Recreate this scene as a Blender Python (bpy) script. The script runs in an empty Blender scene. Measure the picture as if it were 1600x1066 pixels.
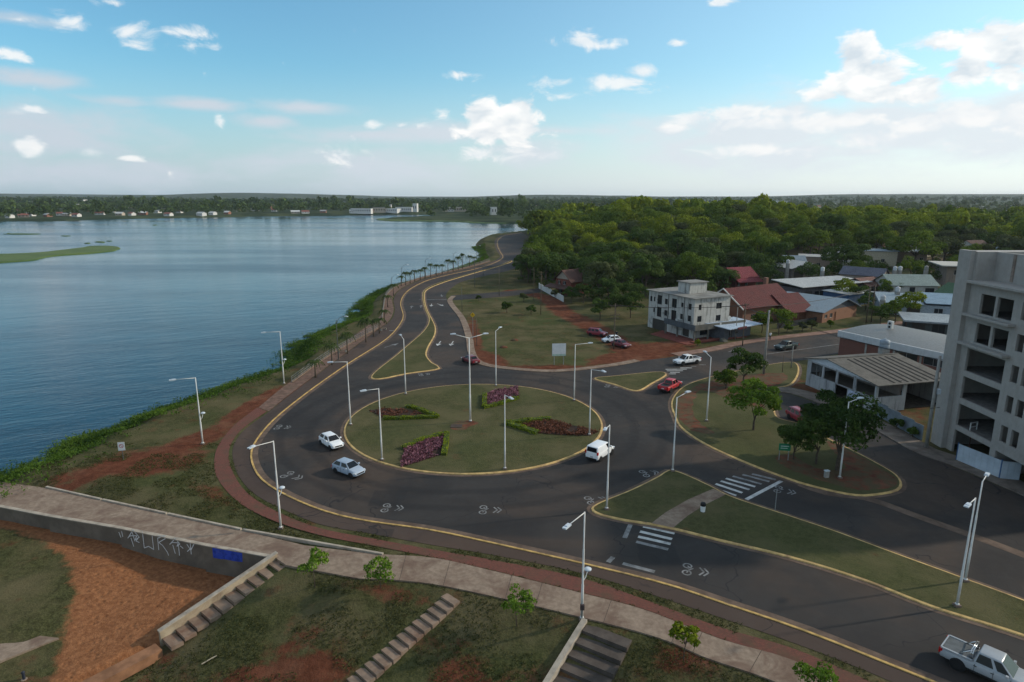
import bpy, bmesh, math, random
import numpy as np
from mathutils import Vector, Matrix
from mathutils.geometry import tessellate_polygon

# ------------------------------------------------------------------ camera, sky, sun, exposure
SC = bpy.context.scene
COL = SC.collection
CAM_H, FOC, PITCH = 30.0, 1000.0, math.atan(226 / 1000.0)
SP, CP = math.sin(PITCH), math.cos(PITCH)
cam_d = bpy.data.cameras.new("camera"); cam = bpy.data.objects.new("camera", cam_d); COL.objects.link(cam)
cam.location = (0, 0, CAM_H); cam.rotation_euler = (math.pi / 2 - PITCH, 0, 0)
cam_d.sensor_width = 36; cam_d.lens = 36 * FOC / 1600.0; cam_d.clip_start = 0.5; cam_d.clip_end = 30000
SC.camera = cam
SC.view_settings.view_transform = 'Standard'; SC.view_settings.look = 'None'
SC.view_settings.exposure = 0.0; SC.view_settings.gamma = 1.0
SC.cycles.use_denoising = True
SC.cycles.max_bounces = 4; SC.cycles.volume_bounces = 0; SC.cycles.transparent_max_bounces = 4
SUN_EL, SUN_AZ = math.radians(27), math.radians(78)      # azimuth clockwise from +Y
sun_d = bpy.data.lights.new("sun", 'SUN'); sun = bpy.data.objects.new("sun", sun_d); COL.objects.link(sun)
sdir = Vector((math.sin(SUN_AZ) * math.cos(SUN_EL), math.cos(SUN_AZ) * math.cos(SUN_EL), math.sin(SUN_EL)))
sun.rotation_euler = sdir.to_track_quat('Z', 'Y').to_euler(); sun.location = sdir * 300
sun_d.energy = 3.3; sun_d.angle = math.radians(1.5); sun_d.color = (1.0, 0.88, 0.72)

def aim(px, py):
    u, v = (px - 800) / FOC, (533 - py) / FOC
    return Vector((u, CP + v * SP, -SP + v * CP))

def G(px, py, z=0.0):
    """survey: point of the photo on the level z"""
    d = aim(px, py); t = (CAM_H - z) / -d.z
    return Vector((d.x * t, d.y * t, z))

def proj(x, y, z=0.0):
    w = z - CAM_H; dep = y * CP - w * SP
    return 800 + FOC * x / dep, 533 - FOC * (w * CP + y * SP) / dep

def zat(x, y, py):
    """height of the point above (x, y) seen at row py"""
    v = (533 - py) / FOC
    return CAM_H + y * (v * CP - SP) / (CP + v * SP)

# ------------------------------------------------------------------ world
W = bpy.data.worlds.new("World"); SC.world = W; W.use_nodes = True
nt = W.node_tree; nt.nodes.clear()
def N(tree, typ, **kw):
    n = tree.nodes.new(typ)
    for k, v in kw.items(): setattr(n, k, v)
    return n
def mth(tree, op, a, b=None, c=None, clamp=False):
    n = tree.nodes.new('ShaderNodeMath'); n.operation = op; n.use_clamp = clamp
    for i, s in enumerate((a, b, c)):
        if s is None: continue
        if isinstance(s, (int, float)): n.inputs[i].default_value = s
        else: tree.links.new(s, n.inputs[i])
    return n.outputs[0]
def vmth(tree, op, a, b):
    n = tree.nodes.new('ShaderNodeVectorMath'); n.operation = op
    for i, s in enumerate((a, b)):
        if s is None: continue
        if isinstance(s, tuple): n.inputs[i].default_value = s
        else: tree.links.new(s, n.inputs[i])
    return n
def mixc(tree, f, a, b, bt='MIX'):
    n = tree.nodes.new('ShaderNodeMix'); n.data_type = 'RGBA'; n.blend_type = bt
    for i, s in ((0, f), (6, a), (7, b)):
        if isinstance(s, (int, float)): n.inputs[i].default_value = s
        elif isinstance(s, tuple): n.inputs[i].default_value = s if len(s) == 4 else (*s, 1)
        else: tree.links.new(s, n.inputs[i])
    return n.outputs[2]
def smooth(tree, x, lo, hi, a=0.0, b=1.0):
    n = tree.nodes.new('ShaderNodeMapRange'); n.interpolation_type = 'SMOOTHSTEP'
    tree.links.new(x, n.inputs[0])
    for i, v in zip((1, 2, 3, 4), (lo, hi, a, b)): n.inputs[i].default_value = v
    return n.outputs[0]
def noise(tree, vec, scale, detail=4, rough=0.55, dist=0.0):
    n = tree.nodes.new('ShaderNodeTexNoise')
    n.inputs['Scale'].default_value = scale; n.inputs['Detail'].default_value = detail
    n.inputs['Roughness'].default_value = rough; n.inputs['Distortion'].default_value = dist
    if vec is not None: tree.links.new(vec, n.inputs['Vector'])
    return n.outputs[0]

SKY_STRENGTH = 0.12
def build_world():
    sky = N(nt, 'ShaderNodeTexSky', sky_type='NISHITA', sun_disc=False, sun_elevation=SUN_EL, sun_rotation=SUN_AZ,
            altitude=100, air_density=1.0, dust_density=1.2, ozone_density=1.6)
    tc = N(nt, 'ShaderNodeTexCoord'); sep = N(nt, 'ShaderNodeSeparateXYZ')
    nrm = vmth(nt, 'NORMALIZE', tc.outputs['Generated'], None)
    nt.links.new(nrm.outputs[0], sep.inputs[0])
    az = mth(nt, 'ARCTAN2', sep.outputs[0], sep.outputs[1]); el = mth(nt, 'ARCSINE', sep.outputs[2])
    cmb = N(nt, 'ShaderNodeCombineXYZ'); nt.links.new(az, cmb.inputs[0]); nt.links.new(el, cmb.inputs[1])
    ae = cmb.outputs[0]
    stretch = vmth(nt, 'MULTIPLY', ae, (1.0, 1.9, 1.0)).outputs[0]
    n1 = noise(nt, stretch, 20, 9, 0.60, 0.5)
    n2 = noise(nt, vmth(nt, 'ADD', stretch, (0.012, 0.034, 0)).outputs[0], 20, 3, 0.5, 0.5)
    nbig = noise(nt, stretch, 5, 3, 0.5)
    n3 = noise(nt, vmth(nt, 'MULTIPLY', ae, (1.0, 3.2, 1.0)).outputs[0], 9, 8, 0.6, 0.4)
    def cov(lst):
        cur = None
        for (px, py, rx, ry, w) in lst:
            d = aim(px, py); a0 = math.atan2(d.x, d.y); e0 = math.atan2(d.z, math.hypot(d.x, d.y))
            k = 1.0 / math.hypot(1, (px - 800) / FOC)
            s = vmth(nt, 'SUBTRACT', ae, (a0, e0, 0)).outputs[0]
            s = vmth(nt, 'MULTIPLY', s, (FOC / (rx * k * k), FOC / (ry * k), 0)).outputs[0]
            ln = vmth(nt, 'LENGTH', s, None).outputs['Value']
            c = mth(nt, 'MULTIPLY_ADD', ln, -w, w)
            cur = c if cur is None else mth(nt, 'MAXIMUM', cur, c)
        return cur
    puffs = [(762, 190, 44, 38, 1.9), (806, 190, 46, 42, 2.0), (742, 178, 24, 20, 1.5), (782, 205, 72, 18, 1.6), (1338, 92, 42, 40, 1.8), (1362, 118, 66, 40, 1.9),
             (1320, 128, 60, 28, 1.6), (1440, 138, 40, 30, 1.6), (1290, 148, 42, 14, 1.2), (1400, 145, 80, 20, 1.5), (1545, 60, 60, 34, 1.5), (1590, 80, 70, 50, 1.7), (1470, 66, 72, 18, 1.3), (1530, 110, 70, 26, 1.3), (1575, 95, 60, 50, 1.5)]
    wisps = [(912, 66, 56, 17, 1.1), (940, 72, 30, 8, .9), (965, 130, 66, 20, 1.1), (1005, 112, 40, 13, 1.1), (875, 127, 50, 13, .9), (875, 152, 36, 9, .7), (200, 48, 56, 22, .9), (212, 68, 40, 14, .8), (292, 50, 44, 14, .9), (300, 72, 60, 8, .5), (15, 86, 40, 17, 1.1), (525, 242, 50, 20, 1.0),
             (725, 117, 34, 9, .9), (585, 193, 22, 8, 1.0), (345, 190, 15, 14, 1.1), (1057, 67, 20, 7, 1.0), (1125, 2, 24, 9, 1.2), (745, 243, 46, 15, 1.1), (815, 240, 66, 20, .8), (45, 230, 34, 17, 1.1), (140, 236, 36, 14, .9),
             (110, 34, 46, 13, .7), (178, 4, 44, 9, .8), (203, 247, 26, 7, 1.0), (1090, 184, 60, 16, 1.5), (1150, 178, 60, 16, 1.6), (1220, 176, 50, 13, 1.3), (1170, 192, 150, 18, 1.2), (1360, 222, 70, 20, 1.5), (1440, 190, 60, 22, 1.4), (1520, 178, 90, 24, 1.7), (1590, 185, 60, 30, 1.6), (1290, 190, 120, 16, 1.3), (1050, 200, 50, 10, 1.0), (1200, 235, 160, 12, .8), (1480, 225, 120, 14, 1.0), (660, 197, 24, 7, .8), (625, 195, 16, 5, .9), (50, 172, 40, 7, .9), (265, 270, 12, 9, .7), (30, 30, 50, 9, .6), (690, 178, 22, 12, .8)]
    veils = [(90, 208, 210, 54, 1.0), (310, 163, 90, 12, .8), (475, 168, 95, 13, .85), (180, 157, 75, 10, .6), (60, 125, 95, 14, .7),
             (410, 190, 60, 14, .8), (830, 240, 100, 30, .8), (1170, 205, 210, 56, 1.1), (1400, 200, 300, 56, 1.2), (1560, 195, 220, 64, 1.2),
             (700, 208, 130, 20, .8), (600, 212, 160, 14, .6), (1240, 240, 340, 40, .9), (20, 30, 70, 10, .5), (80, 265, 300, 36, .7), (560, 262, 240, 30, .5), (900, 205, 120, 10, .4)]
    cw = cov(wisps)
    c1 = cov(puffs); c2 = cov(veils)
    # unseen broken cloud beyond the frame, thickened to whiten the ambient light
    off = mth(nt, 'ABSOLUTE', az)
    beyond = mth(nt, 'MAXIMUM', smooth(nt, off, 0.75, 0.95), smooth(nt, el, 0.34, 0.46))
    gen = mth(nt, 'MULTIPLY', smooth(nt, nbig, 0.40, 0.60), beyond)
    c1 = mth(nt, 'MAXIMUM', c1, mth(nt, 'MULTIPLY_ADD', gen, 1.4, -0.6))
    x1 = mth(nt, 'MULTIPLY_ADD', mth(nt, 'SUBTRACT', n1, 0.50), 3.6, mth(nt, 'MAXIMUM', c1, -1.2))
    d1 = mth(nt, 'MULTIPLY', smooth(nt, x1, 0.05, 0.75), 0.94)
    xw = mth(nt, 'MULTIPLY_ADD', mth(nt, 'SUBTRACT', n1, 0.50), 3.4, mth(nt, 'SUBTRACT', mth(nt, 'MAXIMUM', cw, -0.8), 0.12))
    dw = mth(nt, 'MULTIPLY', smooth(nt, xw, 0.0, 0.9), 0.85)
    x2 = mth(nt, 'MULTIPLY_ADD', mth(nt, 'SUBTRACT', nbig, 0.42), 1.5, mth(nt, 'MULTIPLY', mth(nt, 'MAXIMUM', c2, -0.8), 1.1))
    x2 = mth(nt, 'MULTIPLY_ADD', mth(nt, 'SUBTRACT', n3, 0.5), 1.7, x2)
    d2 = mth(nt, 'MULTIPLY', smooth(nt, x2, -0.05, 0.95), 0.92)
    lit = mth(nt, 'MULTIPLY_ADD', mth(nt, 'SUBTRACT', n1, n2), 2.2, 0.60, clamp=True)
    k = 1.0 / SKY_STRENGTH
    ccol = mixc(nt, lit, (0.70 * k, 0.77 * k, 0.83 * k), (1.06 * k, 1.05 * k, 1.03 * k))
    vcol = mixc(nt, smooth(nt, az, -0.7, 0.75), (0.60 * k, 0.67 * k, 0.75 * k), (0.80 * k, 0.86 * k, 0.91 * k))
    wcol = mixc(nt, lit, (0.80 * k, 0.86 * k, 0.91 * k), (1.0 * k, 1.0 * k, 0.99 * k))
    # milky horizon air
    hz = smooth(nt, el, 0.0, 0.19, 0.78, 0.0)
    side = smooth(nt, az, -0.7, 0.75)
    hcol = mixc(nt, side, (0.50 * k, 0.61 * k, 0.71 * k), (0.98 * k, 1.0 * k, 1.0 * k))
    tint = mixc(nt, 1.0, sky.outputs[0], (0.83, 1.35, 1.42), 'MULTIPLY')
    glow = mth(nt, 'MULTIPLY', smooth(nt, az, -0.5, 1.2), smooth(nt, el, 0.0, 0.9, 0.45, 0.15))
    tint = mixc(nt, glow, tint, (0.80 * k, 0.92 * k, 0.96 * k))
    base = mixc(nt, hz, tint, hcol)
    s = mixc(nt, d2, base, vcol); s = mixc(nt, dw, s, wcol); s = mixc(nt, d1, s, ccol)
    bg = N(nt, 'ShaderNodeBackground'); bg.inputs[1].default_value = SKY_STRENGTH
    nt.links.new(s, bg.inputs[0])
    out = N(nt, 'ShaderNodeOutputWorld'); nt.links.new(bg.outputs[0], out.inputs[0])
build_world()
W.cycles.sampling_method = 'MANUAL'; W.cycles.sample_map_resolution = 512

# ------------------------------------------------------------------ helpers
RNG = np.random.default_rng(7); random.seed(7)
def smoothstep(a, b, x):
    t = np.clip((x - a) / (b - a), 0, 1); return t * t * (3 - 2 * t)

def tag(o, label=None, cat=None, group=None, kind=None):
    if label: o["label"] = label
    if cat: o["category"] = cat
    if group: o["group"] = group
    if kind: o["kind"] = kind
    return o

def link(name, me, mat=None, parent=None, loc=None, rz=0.0):
    o = bpy.data.objects.new(name, me); COL.objects.link(o)
    if mat is not None and me is not None and not me.materials: me.materials.append(mat)
    if parent is not None: o.parent = parent
    if loc is not None: o.location = loc
    if rz: o.rotation_euler = (0, 0, rz)
    return o

def empty(name, loc=(0, 0, 0), rz=0.0, label=None, cat=None, group=None):
    o = link(name, None, loc=loc, rz=rz); o.empty_display_size = 0.5
    return tag(o, label, cat, group)

def mesh_np(name, verts, faces, smooth_=False):
    """verts (n,3), faces (m,k) arrays of one size k"""
    me = bpy.data.meshes.new(name); verts = np.asarray(verts, np.float32); faces = np.asarray(faces, np.int32)
    m, k = faces.shape
    me.vertices.add(len(verts)); me.vertices.foreach_set("co", verts.ravel())
    me.loops.add(m * k); me.loops.foreach_set("vertex_index", faces.ravel())
    me.polygons.add(m); me.polygons.foreach_set("loop_start", np.arange(0, m * k, k, dtype=np.int32))
    me.polygons.foreach_set("loop_total", np.full(m, k, np.int32))
    if smooth_: me.polygons.foreach_set("use_smooth", np.ones(m, bool))
    me.update(calc_edges=True)
    return me

class MB:
    def __init__(s): s.v = []; s.f = []
    def add(s, vs, fs):
        b = len(s.v); s.v += [tuple(v) for v in vs]; s.f += [tuple(b + i for i in f) for f in fs]; return s
    def box(s, x0, x1, y0, y1, z0, z1):
        return s.add([(x0, y0, z0), (x1, y0, z0), (x1, y1, z0), (x0, y1, z0), (x0, y0, z1), (x1, y0, z1), (x1, y1, z1), (x0, y1, z1)],
                     [(0, 3, 2, 1), (4, 5, 6, 7), (0, 1, 5, 4), (1, 2, 6, 5), (2, 3, 7, 6), (3, 0, 4, 7)])
    def cbox(s, c, sz, rz=0.0, rx=0.0):
        M = Matrix.Translation(c) @ Matrix.Rotation(rz, 4, 'Z') @ Matrix.Rotation(rx, 4, 'X')
        hx, hy, hz = sz[0] / 2, sz[1] / 2, sz[2] / 2
        vs = [M @ Vector(p) for p in ((-hx, -hy, -hz), (hx, -hy, -hz), (hx, hy, -hz), (-hx, hy, -hz), (-hx, -hy, hz), (hx, -hy, hz), (hx, hy, hz), (-hx, hy, hz))]
        return s.add(vs, [(0, 3, 2, 1), (4, 5, 6, 7), (0, 1, 5, 4), (1, 2, 6, 5), (2, 3, 7, 6), (3, 0, 4, 7)])
    def tube(s, pts, rad, n=8, cap=True):
        pts = [Vector(p) for p in pts]
        if isinstance(rad, (int, float)): rad = [rad] * len(pts)
        b = len(s.v); ref = None
        for i, p in enumerate(pts):
            d = (pts[min(i + 1, len(pts) - 1)] - pts[max(i - 1, 0)]).normalized()
            if ref is None: ref = Vector((1, 0, 0)) if abs(d.x) < 0.9 else Vector((0, 1, 0))
            a = d.cross(ref).normalized(); c = d.cross(a)
            ref = -c if False else ref
            for k in range(n):
                t = 2 * math.pi * k / n
                s.v.append(tuple(p + (a * math.cos(t) + c * math.sin(t)) * rad[i]))
        for i in range(len(pts) - 1):
            for k in range(n):
                k2 = (k + 1) % n
                s.f.append((b + i * n + k, b + i * n + k2, b + (i + 1) * n + k2, b + (i + 1) * n + k))
        if cap:
            s.f.append(tuple(b + k for k in reversed(range(n)))); s.f.append(tuple(b + (len(pts) - 1) * n + k for k in range(n)))
        return s
    def lathe(s, prof, n=12, c=(0, 0, 0), axis='Z'):
        b = len(s.v)
        for (r, h) in prof:
            for k in range(n):
                t = 2 * math.pi * k / n; p = (r * math.cos(t), r * math.sin(t), h)
                if axis == 'Y': p = (p[0], p[2], p[1])
                if axis == 'X': p = (p[2], p[0], p[1])
                s.v.append((c[0] + p[0], c[1] + p[1], c[2] + p[2]))
        for i in range(len(prof) - 1):
            for k in range(n):
                k2 = (k + 1) % n
                s.f.append((b + i * n + k, b + i * n + k2, b + (i + 1) * n + k2, b + (i + 1) * n + k))
        s.f.append(tuple(b + k for k in reversed(range(n)))); s.f.append(tuple(b + (len(prof) - 1) * n + k for k in range(n)))
        return s
    def prism(s, poly, z0, z1):
        n = len(poly); poly = [(p[0], p[1]) for p in poly]
        ar = sum(poly[i][0] * poly[(i + 1) % n][1] - poly[(i + 1) % n][0] * poly[i][1] for i in range(n))
        if ar < 0: poly = poly[::-1]
        b = len(s.v); s.v += [(x, y, z0) for x, y in poly] + [(x, y, z1) for x, y in poly]
        for t in tessellate_polygon([[Vector((x, y, 0)) for x, y in poly]]):
            a = [poly[i] for i in t]
            if (a[1][0] - a[0][0]) * (a[2][1] - a[0][1]) - (a[1][1] - a[0][1]) * (a[2][0] - a[0][0]) < 0: t = t[::-1]
            s.f.append(tuple(b + n + i for i in t)); s.f.append(tuple(b + i for i in reversed(t)))
        for i in range(n):
            j = (i + 1) % n; s.f.append((b + i, b + j, b + n + j, b + n + i))
        return s
    def sheet(s, poly, z):
        b = len(s.v); poly = [(p[0], p[1]) for p in poly]; s.v += [(x, y, z) for x, y in poly]
        for t in tessellate_polygon([[Vector((x, y, 0)) for x, y in poly]]):
            a = [poly[i] for i in t]
            if (a[1][0] - a[0][0]) * (a[2][1] - a[0][1]) - (a[1][1] - a[0][1]) * (a[2][0] - a[0][0]) < 0: t = t[::-1]
            s.f.append(tuple(b + i for i in t))
        return s
    def strip(s, a, b, za, zb=None):
        """ribbon between two polylines of equal length"""
        zb = za if zb is None else zb
        n = len(a); o = len(s.v)
        s.v += [(p[0], p[1], za) for p in a] + [(p[0], p[1], zb) for p in b]
        for i in range(n - 1): s.f.append((o + i, o + i + 1, o + n + i + 1, o + n + i))
        return s
    def mesh(s, name, smooth_=False):
        me = bpy.data.meshes.new(name); me.from_pydata(s.v, [], s.f)
        if smooth_: me.polygons.foreach_set("use_smooth", [True] * len(me.polygons))
        me.update(); return me
    def build(s, name, mat, parent=None, smooth_=False, loc=None, rz=0.0):
        return link(name, s.mesh(name, smooth_), mat, parent, loc, rz)

def fix_normals(me):
    bm = bmesh.new(); bm.from_mesh(me); bmesh.ops.recalc_face_normals(bm, faces=bm.faces); bm.to_mesh(me); bm.free()

def copy_tree(o, parent=None):
    c = o.copy(); COL.objects.link(c); c.parent = parent
    for ch in o.children: copy_tree(ch, c)
    return c

def catmull(pts, step=1.0, closed=False):
    P = [Vector((p[0], p[1], 0)) for p in pts]; out = []
    n = len(P); rng = range(n) if closed else range(n - 1)
    for i in rng:
        if closed: p0, p1, p2, p3 = P[i - 1], P[i], P[(i + 1) % n], P[(i + 2) % n]
        else: p0, p1, p2, p3 = P[max(i - 1, 0)], P[i], P[i + 1], P[min(i + 2, n - 1)]
        def T(a, b): return max((b - a).length, 1e-4) ** 0.5
        t01, t12, t23 = T(p0, p1), T(p1, p2), T(p2, p3)
        m1 = (p2 - p1 + ((p1 - p0) / t01 - (p2 - p0) / (t01 + t12)) * t12) if (p1 - p0).length > 1e-6 else (p2 - p1)
        m2 = (p2 - p1 + ((p3 - p2) / t23 - (p3 - p1) / (t12 + t23)) * t12) if (p3 - p2).length > 1e-6 else (p2 - p1)
        k = max(2, int((p2 - p1).length / step))
        for j in range(k):
            t = j / k
            out.append((2 * t**3 - 3 * t**2 + 1) * p1 + (t**3 - 2 * t**2 + t) * m1 + (-2 * t**3 + 3 * t**2) * p2 + (t**3 - t**2) * m2)
    if not closed: out.append(P[-1])
    return [(p.x, p.y) for p in out]

def px_line(pts, z=0.0): return [(G(*p, z).x, G(*p, z).y) for p in pts]

def offset(line, d, closed=False):
    n = len(line); out = []
    for i in range(n):
        a = line[i - 1] if (i > 0 or closed) else line[i]; b = line[(i + 1) % n] if (i < n - 1 or closed) else line[i]
        dx, dy = b[0] - a[0], b[1] - a[1]; L = math.hypot(dx, dy) or 1
        out.append((line[i][0] - dy / L * d, line[i][1] + dx / L * d))
    return out

def area(poly):
    return 0.5 * sum(poly[i][0] * poly[(i + 1) % len(poly)][1] - poly[(i + 1) % len(poly)][0] * poly[i][1] for i in range(len(poly)))

def resample(line, n):
    d = [0]
    for i in range(1, len(line)): d.append(d[-1] + math.hypot(line[i][0] - line[i - 1][0], line[i][1] - line[i - 1][1]))
    q = np.linspace(0, d[-1], n)
    return list(zip(np.interp(q, d, [p[0] for p in line]), np.interp(q, d, [p[1] for p in line])))

def in_poly(X, Y, poly):
    ins = np.zeros(X.shape, bool); n = len(poly)
    for i in range(n):
        x1, y1 = poly[i]; x2, y2 = poly[(i + 1) % n]
        c = (y1 > Y) != (y2 > Y)
        if c.any(): ins ^= c & (X < (x2 - x1) * (Y - y1) / ((y2 - y1) or 1e-9) + x1)
    return ins

def dist_line(X, Y, line, closed=False):
    D = np.full(X.shape, 1e9)
    n = len(line)
    for i in range(n if closed else n - 1):
        x1, y1 = line[i]; x2, y2 = line[(i + 1) % n]; dx, dy = x2 - x1, y2 - y1; L2 = dx * dx + dy * dy or 1e-9
        t = np.clip(((X - x1) * dx + (Y - y1) * dy) / L2, 0, 1)
        D = np.minimum(D, (X - x1 - t * dx) ** 2 + (Y - y1 - t * dy) ** 2)
    return np.sqrt(D)

# ------------------------------------------------------------------ materials
MATS = {}
def new_mat(name):
    m = bpy.data.materials.new(name); m.use_nodes = True; t = m.node_tree
    return m, t, t.nodes['Principled BSDF'], t.nodes['Material Output']
def pos(t): return N(t, 'ShaderNodeNewGeometry').outputs['Position']
def ocoord(t): return N(t, 'ShaderNodeTexCoord').outputs['Object']
def bump(t, b, h, strength=0.3, dist=0.1):
    n = N(t, 'ShaderNodeBump'); n.inputs['Strength'].default_value = strength; n.inputs['Distance'].default_value = dist
    t.links.new(h, n.inputs['Height']); t.links.new(n.outputs[0], b.inputs['Normal'])
def M(name, col, rough=0.7, var=0.25, scale=2.0, metal=0.0, spec=0.15, bmp=0.0, dirt=None, dirt_amt=0.5, world=False, coat=0.0):
    """painted or cast surface: base colour broken up by noise, optional dirt colour"""
    if name in MATS: return MATS[name]
    m, t, b, o = new_mat(name)
    v = pos(t) if world else ocoord(t)
    n1 = noise(t, v, scale, 5, 0.6)
    c = mixc(t, smooth(t, n1, 0.3, 0.7), tuple(x * (1 - var) for x in col), tuple(min(1, x * (1 + var * 0.6)) for x in col))
    if dirt:
        n2 = noise(t, v, scale * 0.45, 6, 0.7, 0.6)
        c = mixc(t, mth(t, 'MULTIPLY', smooth(t, n2, 0.48, 0.72), dirt_amt), c, dirt)
    t.links.new(c, b.inputs['Base Color']); b.inputs['Roughness'].default_value = rough; b.inputs['Metallic'].default_value = metal
    b.inputs['Specular IOR Level'].default_value = spec; b.inputs['Coat Weight'].default_value = coat
    if bmp: bump(t, b, noise(t, v, scale * 6, 4), bmp, 0.05)
    MATS[name] = m; return m
# ------------------------------------------------------------------ surveyed lines (photo rows and columns on the level ground)
LAKE_Z = -2.0
shore_px = [(-700, 1066), (-260, 880), (-120, 800), (0, 748), (60, 728), (105, 710), (103, 697), (118, 689), (181, 676), (186, 668), (252, 644), (300, 627), (341, 610),
            (420, 584), (455, 566), (454, 556), (468, 537), (523, 513), (552, 502), (555, 491), (571, 472), (610, 449), (663, 436),
            (715, 421), (752, 406), (757, 398), (744, 388), (743, 380), (762, 369), (786, 366), (812, 363), (850, 358)]
far_px = [(900, 352), (840, 351), (800, 350), (760, 349), (700, 346), (640, 345), (594, 344), (610, 341.5), (660, 340), (700, 338.6), (690, 336.2), (640, 335.4), (600, 335.6),
          (520, 337), (420, 338.3), (250, 341), (100, 345), (0, 346.5), (-300, 350), (-900, 354)]
SHORE = catmull(px_line(shore_px, LAKE_Z), 2.0)
FAR = px_line(far_px, LAKE_Z)
LAKE = SHORE + FAR + [(-2500, 500), (-2500, -200), (-300, -200)]

yl_px = [(1700, 1172), (1580, 1117), (1465, 1069), (1395, 1041), (1251, 984), (1127, 942), (1047, 915), (910, 881), (760, 847), (675, 829), (559, 812), (501, 797), (434, 767), (406, 746),
         (393, 718), (395, 699), (420, 664), (468, 623), (539, 572), (605, 529), (626, 505), (630, 494), (626, 474), (632, 460), (644, 450), (668, 438.5), (700, 430), (741, 421), (770, 412), (785, 403),
         (781, 393), (777, 383), (779, 374), (790, 368), (815, 364)]
out_px = [(1660, 1188), (1520, 1124), (1380, 1060), (1251, 1009), (1127, 966), (1020, 930), (913, 897), (767, 867), (675, 852), (583, 835), (501, 820), (446, 798), (400, 774), (376, 749),
          (364, 718), (365, 697), (381, 673), (420, 644), (452, 618), (513, 573), (589, 517), (611, 500), (617, 484), (615, 468), (622, 456), (636, 447), (662, 436.5), (700, 427), (740, 418), (768, 409.5), (781, 402),
          (777, 393), (773, 383), (775, 373.5), (788, 367), (815, 363)]
brk_in = [(1660, 1203), (1520, 1140), (1380, 1075), (1240, 1014), (1127, 981), (1020, 942), (913, 905), (767, 875), (675, 859), (583, 842), (501, 826), (440, 803), (394, 777), (370, 750), (358, 718), (360, 697), (377, 672), (417, 643)]
brk_out = [(1640, 1224), (1500, 1158), (1360, 1095), (1240, 1033), (1127, 999), (1005, 952), (907, 926), (767, 891), (675, 871), (583, 853), (501, 837), (430, 815), (381, 791), (352, 765), (337, 741), (335, 718), (341, 697), (366, 665), (402, 637)]
walk_far = [(1640, 1224), (1500, 1159), (1360, 1096), (1240, 1034), (1127, 1001), (1005, 954), (907, 928), (767, 893), (675, 873), (599, 868)]
walk_near = [(1600, 1262), (1440, 1178), (1300, 1110), (1203, 1064), (1096, 1027), (1050, 1006), (998, 989), (928, 971), (833, 948), (736, 926), (675, 914), (590, 905)]
YL = catmull(px_line(yl_px), 1.0); OUT = catmull(px_line(out_px), 1.0)
BRI = catmull(px_line(brk_in), 1.0); BRO = catmull(px_line(brk_out), 1.0)
WF = catmull(px_line(walk_far), 1.0); WN = catmull(px_line(walk_near), 1.0)
east_px = [(826, 370), (818, 376), (822, 384), (838, 392), (850, 400), (842, 408), (815, 416), (794, 423), (723, 440), (705, 451), (697, 461), (699, 469), (718, 498), (728, 529), (731, 550), (738, 563), (752, 570), (778, 575),
           (853, 581), (897, 579), (963, 571), (1010, 563), (1052, 558), (1115, 549), (1160, 539), (1220, 530), (1311, 520), (1420, 505), (1600, 485)]
EAST = catmull(px_line(east_px), 1.0)
RB_C, RB_R = (-5.1, 83.0), 17.4

# ------------------------------------------------------------------ ground heights
PIT_T, PIT_B = -0.1, -2.5
wall_top_px = [(-150, 758), (0, 790), (78, 805), (190, 824), (320, 850), (427, 869)]
WALL = [(G(p[0], p[1], z).x, G(p[0], p[1], z).y) for p, z in zip(wall_top_px, (-0.8, -0.75, -0.6, -0.4, -0.2, 0.0))]
ST_T, ST_B = G(427, 869, 0.0), G(245, 1003, PIT_B)
dirw = (Vector((ST_B.x, ST_B.y, 0)) - Vector((ST_T.x, ST_T.y, 0))).normalized()
PIT_END = (ST_B.x + dirw.x * 30, ST_B.y + dirw.y * 30)
PIT = [(-140, WALL[0][1] + 30)] + WALL + [(ST_B.x, ST_B.y), PIT_END, (-140, PIT_END[1] - 10)]
PIT_OUT = [(x + 0.35, y + 0.75) for x, y in PIT]
NEAR_EDGE = WN + px_line([(562, 904), (449, 884), (427, 869)])[:]

WALKPOLY = px_line([(-150, 758), (0, 790), (190, 824), (320, 850), (427, 869), (562, 904), (590, 905), (599, 868), (476, 852), (377, 829), (260, 804), (158, 782), (70, 762), (-60, 745)])
WALKX = [(G(p, q).x, z) for p, q, z in ((0, 780, -.78), (78, 795, -.70), (190, 815, -.5), (320, 840, -.3), (420, 860, -.12), (520, 880, 0.0))]
def vnoise(X, Y, s, seed=0):
    r = np.random.default_rng(seed); T = r.random((64, 64))
    x, y = X / s, Y / s; xi, yi = np.floor(x).astype(int), np.floor(y).astype(int); fx, fy = x - xi, y - yi
    fx = fx * fx * (3 - 2 * fx); fy = fy * fy * (3 - 2 * fy); g = lambda a, b: T[a % 64, b % 64]
    return (g(xi, yi) * (1 - fx) + g(xi + 1, yi) * fx) * (1 - fy) + (g(xi, yi + 1) * (1 - fx) + g(xi + 1, yi + 1) * fx) * fy

def hill(X, Y):
    h = 11.0 * np.exp(-0.5 * (((X - 118) / 72) ** 2 + ((Y - 415) / 100) ** 2))
    h += 1.5 * np.exp(-0.5 * (((X - 330) / 120) ** 2 + ((Y - 400) / 110) ** 2))
    return h * smoothstep(205, 330, Y + 0.0 * X) * smoothstep(10, 70, X - (Y - 330) * 0.02)

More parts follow.
